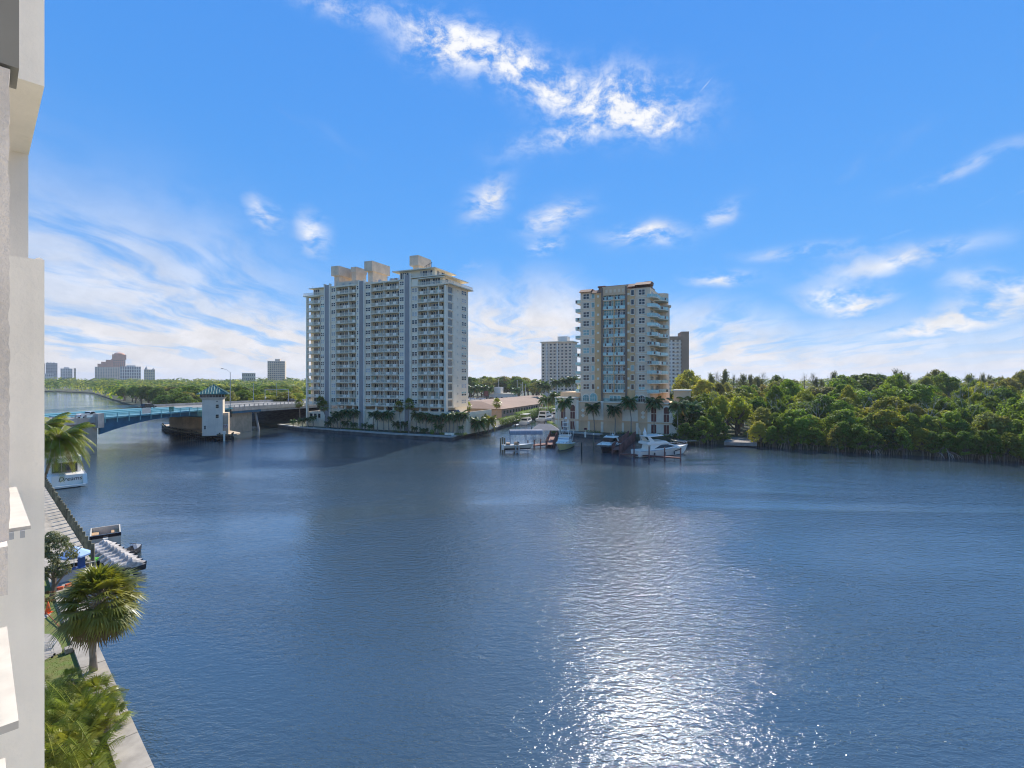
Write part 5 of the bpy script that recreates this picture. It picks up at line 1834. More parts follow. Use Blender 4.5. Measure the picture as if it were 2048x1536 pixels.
def hull_parts(t, L, B, fb0, fb1, paint, deck_m, draft=0.6, fine=2.6, n=12, stripe=None, z0=0.0):
    """hull with x from stern (0) to stem (L); returns half-breadth and sheer functions"""
    hb = lambda s: B / 2 * (0.88 + 0.12 * min(1, s * 3)) * (1 - max(0.0, (s - 0.35) / 0.65) ** fine) + 0.02
    sh = lambda s: fb0 + (fb1 - fb0) * s ** 1.7
    rings = []
    low = []
    for k in range(n + 1):
        s = k / n
        x = L * s
        b, z = hb(s), sh(s) + z0
        rake = 0.09 * L * max(0, (s - 0.55) / 0.45) ** 1.5
        xk = x - rake * 1.0
        f = 0.80 - 0.22 * s
        rings.append([(x, -b, z), (x - rake * 0.45, -b * (f + 0.12), z0 + z * 0.0 + (z - z0) * 0.45), (xk, -b * f, z0 + 0.12), (xk, b * f, z0 + 0.12), (x - rake * 0.45, b * (f + 0.12), z0 + (z - z0) * 0.45), (x, b, z)])
        low.append([(xk, -b * f, z0 + 0.13), (xk - rake * 0.2, -b * f * 0.55, z0 - draft * 0.55), (xk - rake * 0.3, 0, z0 - draft * (1 - 0.5 * s)), (xk - rake * 0.2, b * f * 0.55, z0 - draft * 0.55), (xk, b * f, z0 + 0.13)])
    h = MB()
    for a, c in zip(rings[:-1], rings[1:]):
        for j in range(5):
            if j == 2:
                continue
            h.face([a[j], a[j + 1], c[j + 1], c[j]], 0)
    h.face([rings[0][i] for i in (5, 4, 3, 2, 1, 0)], 0)
    h.build('hull', paint, t, smooth=True)
    lo = MB().loft(low, 0, False, False)
    lo.build('hull_bottom', M_boot, t)
    d = MB()
    for a, c in zip(rings[:-1], rings[1:]):
        d.face([(a[0][0], a[0][1], a[0][2] - 0.04), (c[0][0], c[0][1], c[0][2] - 0.04), (c[5][0], c[5][1], c[5][2] - 0.04), (a[5][0], a[5][1], a[5][2] - 0.04)])
    d.build('deck', deck_m, t)
    r = MB()
    for sgn in (0, 5):
        r.tube([(q[sgn][0], q[sgn][1], q[sgn][2]) for q in rings], 0.07, 5)
    r.build('rub_rail', M_gel if paint is not M_gel else M_grey_metal, t)
    if stripe:
        st = MB()
        for a, c in zip(rings[:-1], rings[1:]):
            for j, q in ((0, -1), (5, 1)):
                st.face([(a[j][0], a[j][1] + q * 0.015, a[j][2] - 0.25), (c[j][0], c[j][1] + q * 0.015, c[j][2] - 0.25), (c[j][0], c[j][1] + q * 0.015, c[j][2] - 0.38), (a[j][0], a[j][1] + q * 0.015, a[j][2] - 0.38)])
        st.build('stripe', stripe, t)
    return hb, sh


def house_block(t, name, L, prof, w0, w1, m, taper=0.9):
    """superstructure from a side profile (x,z) list; narrower towards the top"""
    zmin, zmax = min(z for _, z in prof), max(z for _, z in prof)
    ww = lambda z: (w0 + (w1 - w0) * (z - zmin) / max(0.01, zmax - zmin)) / 2
    return MB().loft([[(x, -ww(z), z) for x, z in prof], [(x, ww(z), z) for x, z in prof]]).build(name, m, t)


def bow_rail(t, L, hb, sh, s0=0.55, h=0.7, z0=0.0):
    b = MB()
    for sg in (-1, 1):
        pts = [(L * s, sg * hb(s) * 0.92, sh(s) + h + z0) for s in [s0 + (0.985 - s0) * k / 6 for k in range(7)]]
        b.tube(pts, 0.035, 5)
        for p in pts[::2]:
            b.tube([(p[0], p[1], p[2] - h), p], 0.03, 4)
    b.build('bow_rail', M_rail, t)


def rot_to(d):
    return math.atan2(d[1], d[0])


# yellow-hulled sport fisher, bow to the camera
st = P(1119, 902)
d = Vector((-0.33, -0.944, 0))
Lb = 12.5
o = st - d * Lb * 0.93
sf = thing('sport_fishing_boat', 'pale yellow hulled fishing boat with a tall tube tower, bow towards the open water', 'boat', o, rot_to(d))
hb, sh = hull_parts(sf, Lb, 4.6, 1.2, 2.2, M_yel, M_gel, fine=2.2)
house_block(sf, 'trunk_cabin', Lb, [(4.5, 1.5), (4.5, 2.4), (8.6, 2.35), (10.2, 2.1), (10.2, 1.9)], 3.4, 2.7, M_gel)
house_block(sf, 'cabin', Lb, [(3.2, 1.4), (3.2, 3.6), (6.0, 3.6), (7.3, 2.4), (7.3, 1.6)], 3.5, 3.0, M_gel)
house_block(sf, 'windshield', Lb, [(3.6, 2.75), (3.6, 3.45), (6.12, 3.45), (6.95, 2.75)], 3.42, 3.16, M_clear)
MB().box(2.4, 6.4, -1.6, 1.6, 3.6, 3.75).build('hardtop', M_gel, sf)
tw = MB()
for sx, sy in ((2.6, -1.5), (2.6, 1.5), (6.0, -1.5), (6.0, 1.5)):
    tw.tube([(sx, sy, 1.3), (3.9 + (sx - 4.2) * 0.35, sy * 0.42, 8.4)], 0.07, 6)
for z, k in ((5.0, 0.72), (6.3, 0.60), (7.4, 0.50)):
    tw.box(4.0 - 1.6 * k, 4.0 + 1.9 * k, -1.5 * k, 1.5 * k, z, z + 0.14)
tw.build('tuna_tower', M_gel, sf)
for z, k in ((5.15, 0.7), (6.45, 0.55)):
    MB().box(4.2, 5.1, -0.6 * k, 0.6 * k, z, z + 0.8).build('helm_station', M_clear, sf)
MB().lathe([(0.35, 8.4), (0.42, 8.6), (0.3, 8.95), (0.05, 9.1)], 10, (3.9, 0, 0)).build('radar_dome', M_gel, sf)
for sy in (-1, 1):
    MB().tube([(3.4, sy * 1.9, 2.0), (2.2, sy * 3.0, 13.5)], [0.07, 0.03], 5).build('outrigger', M_gel, sf)
bow_rail(sf, Lb, hb, sh, 0.6, 0.5)

# dark-hulled express cruiser
st = P(1204, 906)
d = Vector((-0.50, -0.866, 0))
Lb = 12.0
cr = thing('express_cruiser', 'white topped cruiser with a black hull moored beside the red brown jetty', 'boat', st - d * Lb * 0.93, rot_to(d))
hb, sh = hull_parts(cr, Lb, 4.3, 1.5, 2.3, M_navy, M_gel, fine=2.3, stripe=M_rail)
house_block(cr, 'foredeck', Lb, [(3.0, 1.9), (3.2, 2.55), (7.6, 2.75), (10.4, 2.35), (10.6, 2.1)], 3.9, 2.2, M_gel)
house_block(cr, 'windshield', Lb, [(3.2, 2.6), (3.6, 3.7), (5.4, 3.75), (7.9, 2.75)], 3.4, 2.5, M_dglass)
house_block(cr, 'hardtop', Lb, [(1.4, 3.55), (1.6, 3.85), (4.2, 4.15), (6.0, 3.75), (5.9, 3.6)], 3.2, 2.5, M_gel)
MB().box(2.6, 4.6, -0.9, 0.9, 4.02, 4.13).build('sunroof', M_dglass, cr)
for sy in (-1, 1):
    MB().hexa([(1.6, sy * 1.65 - .08, 2.4), (2.4, sy * 1.65 - .08, 2.4), (2.4, sy * 1.65 + .08, 2.4), (1.6, sy * 1.65 + .08, 2.4), (2.6, sy * 1.45 - .08, 3.65), (3.3, sy * 1.45 - .08, 3.65), (3.3, sy * 1.45 + .08, 3.65), (2.6, sy * 1.45 + .08, 3.65)]).build('arch_leg', M_gel, cr)
MB().lathe([(0.3, 4.1), (0.34, 4.3), (0.1, 4.5)], 10, (3.0, 0.3, 0)).build('radar_dome', M_gel, cr)
an = MB()
for k in range(3):
    an.tube([(2.0 + k * 0.5, -0.8 + k * 0.8, 3.9), (1.8 + k * 0.5, -0.8 + k * 0.8, 5.2)], 0.03, 4)
an.build('aerials', M_gel, cr)
bow_rail(cr, Lb, hb, sh, 0.55, 0.6)

# white flybridge yacht, side on
a, b_ = P(1270, 914), P(1372, 907)
d = (b_ - a).normalized()
Lb = (b_ - a).length * 1.02
ya = thing('motor_yacht', 'large white flybridge motor yacht moored along the finger pier', 'boat', a + d * 0.2, rot_to(d))
hb, sh = hull_parts(ya, Lb, 4.8, 1.7, 2.5, M_gel, M_gel, fine=2.4)
q = Lb / 16.5
house_block(ya, 'saloon', Lb, [(3.2 * q, 1.7), (3.4 * q, 3.3), (8.6 * q, 3.5), (12.2 * q, 2.5), (12.6 * q, 2.0)], 4.1, 3.2, M_gel)
for sy in (-1, 1):
    wn = MB()
    prof = [(4.4, 2.15), (6.6, 3.05), (8.6, 3.10), (11.0, 2.5), (8.0, 2.2)]
    ww = lambda z: (4.1 - (z - 1.7) * 0.5) / 2 + 0.03
    wn.face([(x * q, sy * ww(z), z) for x, z in (prof if sy < 0 else prof[::-1])])
    wn.face([(x * q, sy * (ww(z) - 0.02), z) for x, z in (prof[::-1] if sy < 0 else prof)])
    wn.build('side_window', M_dglass, ya)
    hw = MB()
    hw.face([(x * q, sy * (hb(x / 16.5) * 0.955 + 0.05), z) for x, z in ((10.6, 1.15), (13.4, 1.45), (13.6, 1.65), (10.8, 1.45))])
    hw.build('hull_window', M_dglass, ya)
    MB().hexa([(3.6 * q, sy * 1.6 - .1, 3.3), (5.4 * q, sy * 1.6 - .1, 3.3), (5.4 * q, sy * 1.6 + .1, 3.3), (3.6 * q, sy * 1.6 + .1, 3.3), (2.6 * q, sy * 1.45 - .1, 5.2), (3.4 * q, sy * 1.45 - .1, 5.2), (3.4 * q, sy * 1.45 + .1, 5.2), (2.6 * q, sy * 1.45 + .1, 5.2)]).build('radar_arch', M_gel, ya)
house_block(ya, 'flybridge', Lb, [(2.2 * q, 3.25), (2.2 * q, 3.9), (8.0 * q, 4.05), (9.2 * q, 3.4)], 3.9, 3.6, M_gel)
house_block(ya, 'hardtop', Lb, [(2.4 * q, 5.2), (2.4 * q, 5.4), (7.2 * q, 5.6), (7.6 * q, 5.35)], 3.2, 3.0, M_gel)
MB().lathe([(0.4, 5.4), (0.45, 6.2), (0.2, 6.9), (0.02, 7.6)], 10, (2.8 * q, 0, 0)).build('satellite_dome', M_gel, ya)
mb = MB()
for k in range(3):
    mb.tube([(1.4 * q + k * 0.3, -0.7 + k * 0.7, 3.9), (0.9 * q + k * 0.2, -0.7 + k * 0.7, 7.0 + 0.5 * k)], 0.04, 4)
mb.build('aerials', M_gel, ya)
bow_rail(ya, Lb, hb, sh, 0.6, 0.8)
for k in range(3):
    MB().lathe([(0.02, -0.6), (0.16, -0.5), (0.16, 0.25), (0.02, 0.35)], 8, ((4 + 3.2 * k) * q, -hb(0.3 + 0.18 * k) - 0.12, 0.9)).build('fender', M_navy, ya)

# boat on a lift, with its own timber dock
a = P(1008, 899, 1.0)
lb = thing('runabout_boat', 'cream open motor boat raised on a lift beside the barrel canopy', 'boat', (a.x, a.y, 1.3), R(6))
hb, sh = hull_parts(lb, 8.2, 2.5, 0.9, 1.25, mat('cream_gelcoat', (0.66, 0.58, 0.44), 0.35, 0.04, 1), M_gel, fine=2.4, draft=0.5)
MB().box(2.8, 4.0, -0.5, 0.5, 0.8, 1.7).build('console', M_teak, lb)
MB().box(0.6, 1.6, -1.0, 1.0, 0.8, 1.5).build('seat', M_teak, lb)
MB().hexa([(3.8, -0.7, 1.6), (4.5, -0.7, 1.3), (4.5, 0.7, 1.3), (3.8, 0.7, 1.6), (3.6, -0.6, 2.0), (3.7, -0.6, 2.0), (3.7, 0.6, 2.0), (3.6, 0.6, 2.0)]).build('windscreen', M_dglass, lb)
MB().box(-0.7, 0.0, -0.3, 0.3, -0.4, 1.0).build('outboard_motor', M_gel, lb)
lift = thing('boat_lift', 'pair of pale lift posts and cradle holding the cream open boat', 'boat lift', (a.x, a.y, 0), R(6))
for x, y in ((3.0, -1.7), (3.9, -1.7), (3.0, 1.7), (3.9, 1.7)):
    MB().tube([(x, y, -1.5), (x, y, 2.3)], 0.2, 8).build('post', M_concrete, lift)
MB().box(0.5, 7.0, -0.2, 0.2, 0.45, 0.8).build('cradle_beam', M_grey_metal, lift)
MB().box(2.9, 4.0, -1.8, 1.8, 0.3, 0.5).build('cross_beam', M_grey_metal, lift)

# barrel canopy
def barrel(p, rot, L, Wd, zc, label):
    t = thing('boat_canopy', label, 'canopy', p, rot)
    n = 10
    rings = []
    for x in (0, L):
        rings.append([(x, -Wd / 2 * math.cos(math.pi * k / n), zc + Wd * 0.42 * math.sin(math.pi * k / n)) for k in range(n + 1)])
    MB().loft(rings, 0, False, False).build('cover', M_canvas, t, smooth=True)
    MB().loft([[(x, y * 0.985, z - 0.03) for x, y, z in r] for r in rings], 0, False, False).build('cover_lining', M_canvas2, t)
    for k in range(7):
        x = L * k / 6
        MB().tube([(x, -Wd / 2 * math.cos(math.pi * j / 8) * 1.005, zc + Wd * 0.422 * math.sin(math.pi * j / 8)) for j in range(9)], 0.045, 5).build('hoop', M_grey_metal, t)
    for x in (0.2, L * 0.5, L - 0.2):
        for y in (-Wd / 2, Wd / 2):
            MB().tube([(x, y, -1.0), (x, y, zc)], 0.07, 6).build('post', M_grey_metal, t)
    return t


p = P(1019, 889)
barrel((p.x, p.y + 1, 0), R(4), 10.2, 3.4, 3.1, 'grey barrel vaulted boat canopy over the slip by the timber dock')
# hipped canopy
p = P(1072, 880)
hc = thing('boat_canopy', 'warm grey hipped awning roof over the dock behind the yellow boat', 'canopy', (p.x - 1, p.y + 3, 0), R(-2))
Wc, Dc, zc = 9.2, 8.0, 2.9
c = [(0, 0, zc), (Wc, 0, zc), (Wc, Dc, zc), (0, Dc, zc)]
r0, r1 = (2.2, Dc / 2, zc + 1.9), (Wc - 3.0, Dc / 2, zc + 1.9)
MB().face([c[0], c[1], r1, r0]).face([c[1], c[2], r1]).face([c[2], c[3], r0, r1]).face([c[3], c[0], r0]).face([c[3], c[2], c[1], c[0]]).build('cover', M_canvas2, hc)
for x, y in ((0.2, 0.2), (Wc - 0.2, 0.2), (Wc - 0.2, Dc - 0.2), (0.2, Dc - 0.2), (Wc / 2, 0.2)):
    MB().tube([(x, y, -1.2), (x, y, zc + 0.05)], 0.08, 6).build('post', M_grey_metal, hc)


# docks: planks on beams with piles
def dock(p0, p1, w, z, label, m_plank, m_pile, pile_h=1.4, gap=2.6, name='timber_dock', sides=(1, -1), plank=0.45, joined=False):
    p0, p1 = Vector((p0[0], p0[1], 0)), Vector((p1[0], p1[1], 0))
    d = p1 - p0
    L = d.length
    t = thing(name, label, 'dock', p0, rot_to(d))
    n = max(1, int(L / plank))
    me = MB().box(0.015, plank - 0.015, -w / 2, w / 2, z - 0.06, z).mesh('plank', m_plank)
    for k in range(n):
        put(me, 'plank', t, (k * L / n, rnd.uniform(-.02, .02), rnd.uniform(-.006, .006)))
    for s in (-1, 1):
        MB().box(0, L, s * (w / 2 - 0.25) - 0.1, s * (w / 2 - 0.25) + 0.1, z - 0.35, z - 0.06).build('beam', m_pile, t)
    k = int(L / gap)
    for i in range(k + 1):
        for s in sides:
            x = L * i / max(1, k)
            h = pile_h + rnd.uniform(-.12, .12)
            MB().tube([(x, s * (w / 2 + 0.14), -1.5), (x, s * (w / 2 + 0.14), z + h)], [0.19, 0.16], 8).build('pile', m_pile, t)
    return t


def loose_pile(px, py, ptop, label, m=M_pile, cap=False, r=0.17, group=None):
    p = P(px, py)
    t = thing('mooring_pile', label, 'pile', p, 0, group)
    zt = ZY(ptop, p.y)
    MB().tube([(0, 0, -1.5), (0.03, 0, zt)], [r, r * 0.9], 8).build('post', m, t)
    if cap:
        MB().lathe([(r * 1.2, zt - 0.05), (r * 1.2, zt + 0.12), (0.02, zt + 0.35)], 8).build('cap', M_offwhite, t)
    return t


dock(P(1062, 897).xy, P(1100, 893).xy, 2.6, 1.0, 'red brown timber dock below the barrel canopy', M_redwood, M_redwood, 1.3, 2.2)
dock(P(1100, 896).xy, P(1108, 874).xy, 2.0, 1.0, 'red brown timber walkway between the awning and the yellow boat', M_redwood, M_redwood, 1.3, 2.4)
dock(P(1233, 908).xy, P(1264, 879).xy, 2.0, 1.1, 'red brown timber jetty with close set posts beside the white yacht', M_redwood, M_redwood, 1.7, 1.8)
dock(P(1240, 912).xy, P(1362, 921).xy, 0.9, 0.75, 'narrow finger pier with tall posts in front of the white yacht', M_redwood, M_redwood, 2.4, 3.1, sides=(-1,))
dock(P(1345, 889).xy, P(1395, 889).xy, 2.6, 1.35, 'grey plank landing at the park corner behind the white yacht', M_wood, M_pile, 0.3, 3.0)
loose_pile(1187, 904, 869, 'pale capped mooring pile standing by the dark hulled cruiser', cap=True)
loose_pile(1163, 912, 885, 'slim dark mooring pile alone in the water between the two cruisers', M_fend)
for px, py, pt_ in ((1001, 903, 876), (1005, 905, 874), (1009, 903, 876)):
    loose_pile(px, py, pt_, 'grey timber pile of the three pile dolphin off the lift dock', M_pile, False, 0.24, 'dolphin piles')
for px, py, pt_ in ((1050, 868, 858), (1063, 866, 853), (1070, 864, 851), (1078, 862, 850), (1089, 856, 843)):
    loose_pile(px, py, pt_, 'dark mooring pile in the canal behind the canopies', M_pile, False, 0.16, 'canal mooring piles')
for px, py, pt_ in ((952.5, 869.5, 858), (960, 868, 857), (967.5, 866.5, 856), (975, 865, 855), (982, 864, 853.5), (989.5, 862.5, 851)):
    loose_pile(px, py, pt_, 'brown fender pile against the canal seawall of the white tower', M_pile, False, 0.2, 'seawall fender piles')


# boats up the canal
def cabin_boat(name, label, p, d, L, B, levels, tower=0.0):
    t = thing(name, label, 'boat', (p[0], p[1], 0), rot_to(d))
    hb, sh = hull_parts(t, L, B, 1.3, 2.3, M_gel, M_gel, fine=2.4)
    z = 1.3
    x0, x1, w = L * 0.16, L * 0.72, B * 0.82
    for k in range(levels):
        house_block(t, 'cabin', L, [(x0, z), (x0, z + 1.75), (x1 - L * 0.12, z + 1.75), (x1, z)], w, w * 0.9, M_gel)
        MB().box(x0 - 0.02, x0 + 0.02, -w * 0.36, w * 0.36, z + 0.55, z + 1.35).build('cabin_window', M_dglass, t)
        for s in (-1, 1):
            MB().box(x0 + 0.5, x1 - L * 0.18, s * w * 0.475 - 0.03, s * w * 0.475 + 0.03, z + 0.75, z + 1.35).build('cabin_window', M_dglass, t)
        z += 1.75
        x0 += L * 0.03
        x1 -= L * 0.16
        w *= 0.88
    MB().box(x0 - 1.2, x1 + 0.3, -w / 2, w / 2, z + 1.5, z + 1.65).build('bimini_top', M_gel, t)
    for sx in (x0 - 1.0, x1):
        for s in (-1, 1):
            MB().tube([(sx, s * w * 0.46, z), (sx, s * w * 0.46, z + 1.52)], 0.05, 5).build('top_post', M_gel, t)
    if tower:
        b = MB()
        for sx in (x0 - 0.5, x1):
            for s in (-1, 1):
                b.tube([(sx, s * w * 0.45, z + 1.6), ((x0 + x1) / 2 + (sx - (x0 + x1) / 2) * 0.3, s * 0.5, z + 1.6 + tower)], 0.06, 5)
        b.box((x0 + x1) / 2 - 0.8, (x0 + x1) / 2 + 0.8, -0.7, 0.7, z + 1.6 + tower * 0.6, z + 1.72 + tower * 0.6)
        b.box((x0 + x1) / 2 - 0.7, (x0 + x1) / 2 + 0.7, -0.6, 0.6, z + 1.6 + tower, z + 1.72 + tower)
        b.build('tuna_tower', M_gel, t)
        for s in (-1, 1):
            MB().tube([(x0 + 1.5, s * w * 0.55, z), (x0 - 2.0, s * w * 0.9, z + 7.0)], [0.06, 0.03], 5).build('outrigger', M_gel, t)
    bow_rail(t, L, hb, sh)
    return t


p = P(1046, 850)
cabin_boat('cabin_cruiser', 'white cabin cruiser moored stern out along the canal bank', (p.x, p.y), (0.30, 0.954), 12.0, 4.4, 1)
p = P(1080, 843.5)
cabin_boat('sport_fishing_boat', 'big white sport fishing boat with flying bridge and tower up the canal', (p.x, p.y), (0.42, 0.908), 17.0, 5.6, 2, 3.2)
p = P(1107, 836)
cabin_boat('motor_yacht', 'white boat half hidden behind the tan podium up the canal', (p.x, p.y), (0.40, 0.917), 12.0, 4.4, 1)
p = P(1031, 852.5)
dg = thing('dinghy', 'small white tender tied behind the canal cabin cruiser', 'boat', (p.x, p.y, 0), R(72))
hull_parts(dg, 4.0, 1.8, 0.55, 0.8, M_gel, M_grey_metal, 0.3, 2.0)
MB().box(-0.5, 0.0, -0.22, 0.22, -0.3, 0.9).build('outboard_motor', M_black, dg)

# quay furniture and low planting below the tan tower
def hedge(p0, p1, h, w, label, m=L_dark, seed=1, n=60, group=None, ls=0.16):
    p0, p1 = Vector((p0[0], p0[1], 1.2)), Vector((p1[0], p1[1], 1.2))
    L = (p1 - p0).length
    r = random.Random(seed)
    b = MB()
    for _ in range(int(L * n)):
        c = Vector((r.uniform(0, L), r.uniform(-w / 2, w / 2), h * r.random() ** 0.6 + 0.08 * r.random()))
        nn = Vector((r.uniform(-.6, .6), (c.y / w) * 2, (c.z / h) * 1.5 + r.uniform(-.3, .5))).normalized()
        leaf_quad(b, c, nn, ls, r)
    return tag(b.build('hedge', m, None, p0, rot_to(p1 - p0)), label, 'hedge', group)


hedge(P(1172, 866, 1.2).xy, P(1200, 867, 1.2).xy, 0.9, 1.2, 'dark clipped hedge below the tan podium beside the quay sign', L_dark, 1)
hedge(P(1234, 868, 1.2).xy, P(1272, 870, 1.2).xy, 0.9, 1.2, 'dark clipped hedge below the tan podium behind the red brown jetty', L_dark, 2)
hedge(P(1314, 873, 1.2).xy, P(1352, 876, 1.2).xy, 1.0, 1.2, 'dark clipped hedge below the shuttered windows behind the white yacht', L_dark, 3)
hedge(P(1098, 858, 1.2).xy, P(1110, 868, 1.2).xy, 3.2, 2.0, 'tall bush at the canal corner of the tan podium', L_mang, 4, 160)
for i, (a_, b2_, h_, lab, m_) in enumerate(((880, 905, 0.8, 'low hedge at the corner of the white tower seawall', L_mang), (905, 935, 0.9, 'grassy hedge turning the corner along the canal seawall', L_mang), (785, 815, 0.7, 'low shrub bed below the middle blue grey fin', L_dark), (690, 722, 0.7, 'low shrub bed between the first and second fins', L_dark))):
    q0, q1 = condo_xy(a_, -5.0 if a_ < 900 else -6.0), condo_xy(b2_, -5.0 if a_ < 900 else -3.0)
    hedge((q0.x, q0.y), (q1.x, q1.y), h_, 1.2, lab, m_, 10 + i)
q = condo_xy(864, -5.4)
sb_ = MB()
rr_ = random.Random(4)
for _ in range(260):
    dd = Vector((rr_.gauss(0, 1), rr_.gauss(0, 1), rr_.gauss(0, 1))).normalized()
    leaf_quad(sb_, dd * 0.85 + Vector((0, 0, 0.9)), dd, 0.14, rr_)
tag(sb_.build('clipped_bush', L_mang, None, (q.x, q.y, 1.2)), 'round clipped bush on the white tower seawall terrace', 'bush')
bank = MB()
hedge((2.5, 224), (14, 262), 4.2, 4.0, 'thick dark bushes on the canal bank behind the white cabin cruiser', L_dark, 21, 110, ls=0.30)
hedge((13, 258), (24, 292), 4.0, 4.0, 'green bushes on the canal bank along the brown roofed hall', L_mang, 22, 100, ls=0.32)
hedge((-4.5, 205), (1.0, 224), 3.0, 3.0, 'dark shrubs on the canal bank beside the lone fan palm', L_dark, 23, 110, ls=0.28)
# sign on the quay
p = P(1171, 872, 1.3)
sg = thing('quay_sign', 'dark red notice board on the quay beside the coconut palm', 'sign', p)
MB().tube([(0, 0, -0.2), (0, 0, 2.6)], 0.06, 6).build('post', M_offwhite, sg)
MB().box(-0.45, 0.45, -0.06, 0.0, 2.1, 2.7).build('board', mat('maroon_board', (0.12, 0.02, 0.018), 0.5, 0.1, 2), sg)
p = P(1170.5, 874, 1.3)
pd = thing('power_pedestal', 'white dock power pedestal below the maroon sign', 'pedestal', p)
MB().box(-0.25, 0.25, -0.2, 0.2, -0.1, 1.5).build('cabinet', M_offwhite, pd)
MB().box(-0.3, 0.3, -0.25, 0.25, 1.5, 1.62).build('lid', M_offwhite, pd)
# benches / chairs on the terrace
for (px, dy, lab) in ((895, -6.5, 'white planter box at the corner of the white tower terrace'), (903, -6.2, 'second white planter box on the seawall corner')):
    q = condo_xy(px, dy)
    t = thing('planter_box', lab, 'planter', (q.x, q.y, 1.45), CROT)
    MB().box(-0.9, 0.9, -0.4, 0.4, 0, 0.8).build('box', M_offwhite, t)
    MB().box(-0.8, 0.8, -0.3, 0.3, 0.8, 0.9).build('soil', M_bark, t)
# street behind the hall: white house, poles, street lamp, cars
wh = thing('white_house', 'white flat roofed house with a taller wing beyond the brown roof', 'house', (XY(1001, 400), 400, 0), R(-20))
MB().box(-10, 11, 0, 10, 1, 9.0).build('wall', M_farw, wh)
MB().box(-10.3, 11.3, -0.3, 10.3, 9.0, 9.4).build('roof', M_slab, wh)
MB().box(-7, -1, 3, 9, 9.0, 14.2).build('upper_wing', M_farw, wh)
for x in (-4, 0.5, 4.5, 8):
    MB().box(x, x + 1.4, -0.08, 0.0, 4.2, 6.4).build('window', M_glass, wh)
rs = thing('street_sign', 'square red brown sign board behind the brown roof', 'sign', (XY(972.5, 385), 385, 1))
MB().box(-1.6, 1.6, -0.1, 0.1, 6.5, 10.5).build('board', mat('rust_red_board', (0.20, 0.055, 0.035), 0.6, 0.1, 0.5), rs)
MB().tube([(0, 0.1, 0), (0, 0.1, 7)], 0.2, 6).build('post', M_dark_metal, rs)
for i, (px, y, pt_) in enumerate(((997.5, 420, 758), (1034.5, 430, 760), (1045, 415, 764), (1051, 425, 768), (1042, 440, 768))):
    t = thing('utility_pole', 'slender white pole standing behind the brown roofed hall', 'pole', (XY(px, y), y, 1), 0, 'poles behind the hall')
    MB().tube([(0, 0, 0), (0, 0, ZY(pt_, y) - 1)], [0.28, 0.16], 6).build('mast', M_farw, t)
    MB().box(-0.5, 0.5, -0.15, 0.15, ZY(pt_, y) - 1.6, ZY(pt_, y) - 1.3).build('cross_arm', M_grey_metal, t)
t = thing('street_lamp', 'grey curved arm street lamp beside the white house', 'lamp post', (XY(1006, 405), 405, 1))
MB().tube([(0, 0, 0), (0, 0, 11)], 0.14, 6).build('pole', M_grey_metal, t)
MB().tube([(0, 0, 11), (-1, 0, 12.2), (-2.6, 0, 12.6)], 0.1, 6).build('arm', M_grey_metal, t)
MB().box(-3.2, -2.4, -0.2, 0.2, 12.5, 12.7).build('lamp_head', M_dark_metal, t)
M_street = mat('far_street', (0.20, 0.19, 0.18), 0.9, 0.1, 0.2)
struct(MB().box(-60, 90, 366, 382, 1.1, 1.26).build('street', M_street))
for i, (px, y, m_, lab) in enumerate(((945, 370, M_carw, 'white van like car on the street beyond the brown roof, next to the white tower'), (958, 372, M_carg, 'silver car on the street below the arching palms'), (965, 369, M_carw, 'white car parked below the rust red sign'), (985, 371, M_carb, 'black car on the street before the white house'), (1040, 374, M_carw, 'white car on the street past the white house'))):
    car('car', lab, (XY(px, y), y, 5.6), R(rnd.uniform(-4, 4)), m_, 4.8, 1.9, 'suv')
struct(MB().box(-60, 90, 355, 380, 1.1, 5.55).build('street', M_street))
# ------------------------------------------------------------------ our own building (beside the camera)
M_stucco = mat('warm_white_stucco', (0.93, 0.85, 0.73), 0.85, 0.06, 0.7, 0.004, 30, streaks=0.16)
M_rough = mat('rough_grey_stucco', (0.70, 0.62, 0.54), 0.9, 0.12, 3.0, 0.006, 60)
M_track = mat('shutter_track', (0.26, 0.24, 0.20), 0.5, 0.08, 3)
own = thing('apartment_building', 'white stucco apartment building whose wall and balcony edges stand beside the viewer', 'building', (0, 0, 0), NEAR_ROT)
e = -0.385
MB().box(5.7, 7.55, e, 4.0, 1.0, 21.0).build('balcony_wall', M_stucco, own)
MB().box(7.55, 24.0, e + 0.003, 4.0, 1.0, 31.0).build('facade_wall', M_stucco, own)
MB().box(5.7, 7.56, e, 4.0, 22.45, 31.0).build('upper_wall', M_stucco, own)
MB().box(-22, 5.71, 0.9, 14, 1.0, 31.0).build('main_wall', M_stucco, own)
MB().box(-22, 24, 3.9, 14, 1.0, 30.9).build('rear_wall', M_stucco, own)
# rounded cap on the balcony wall edge
MB().tube([(5.72, e + 0.03, 20.99), (7.5, e + 0.03, 20.99)], 0.03, 8).build('edge_bead', M_stucco, own)
# rough window jamb close to the camera
rj = random.Random(12)
jb = MB()
n = 60
z0_, z1_ = 19.52, 20.93
pr = [(-0.066 + rj.uniform(-0.0025, 0.002), z0_ + (z1_ - z0_) * k / n) for k in range(n + 1)]
rings = []
for y, z in pr:
    rings.append([(2.12, y, z), (2.36, y + rj.uniform(-.004, .004), z), (2.36, 0.95, z), (2.12, 0.95, z)])
jb.loft([[r[0], r[3], r[2], r[1]] for r in rings])
jb.build('window_jamb', M_rough, own)
MB().box(2.05, 2.40, -0.061, 0.95, 19.38, 19.52).build('window_sill', M_rough, own)
for (y0, y1, m_, zz0) in ((-0.088, -0.045, M_track, 20.95), (-0.044, -0.035, M_black, 20.97), (-0.034, 0.6, M_track, 20.95)):  # middle strip is no track: solid black put in for the gap's shade
    MB().box(2.14, 2.30, y0, y1, zz0, 23.5).build('shutter_track', m_, own)
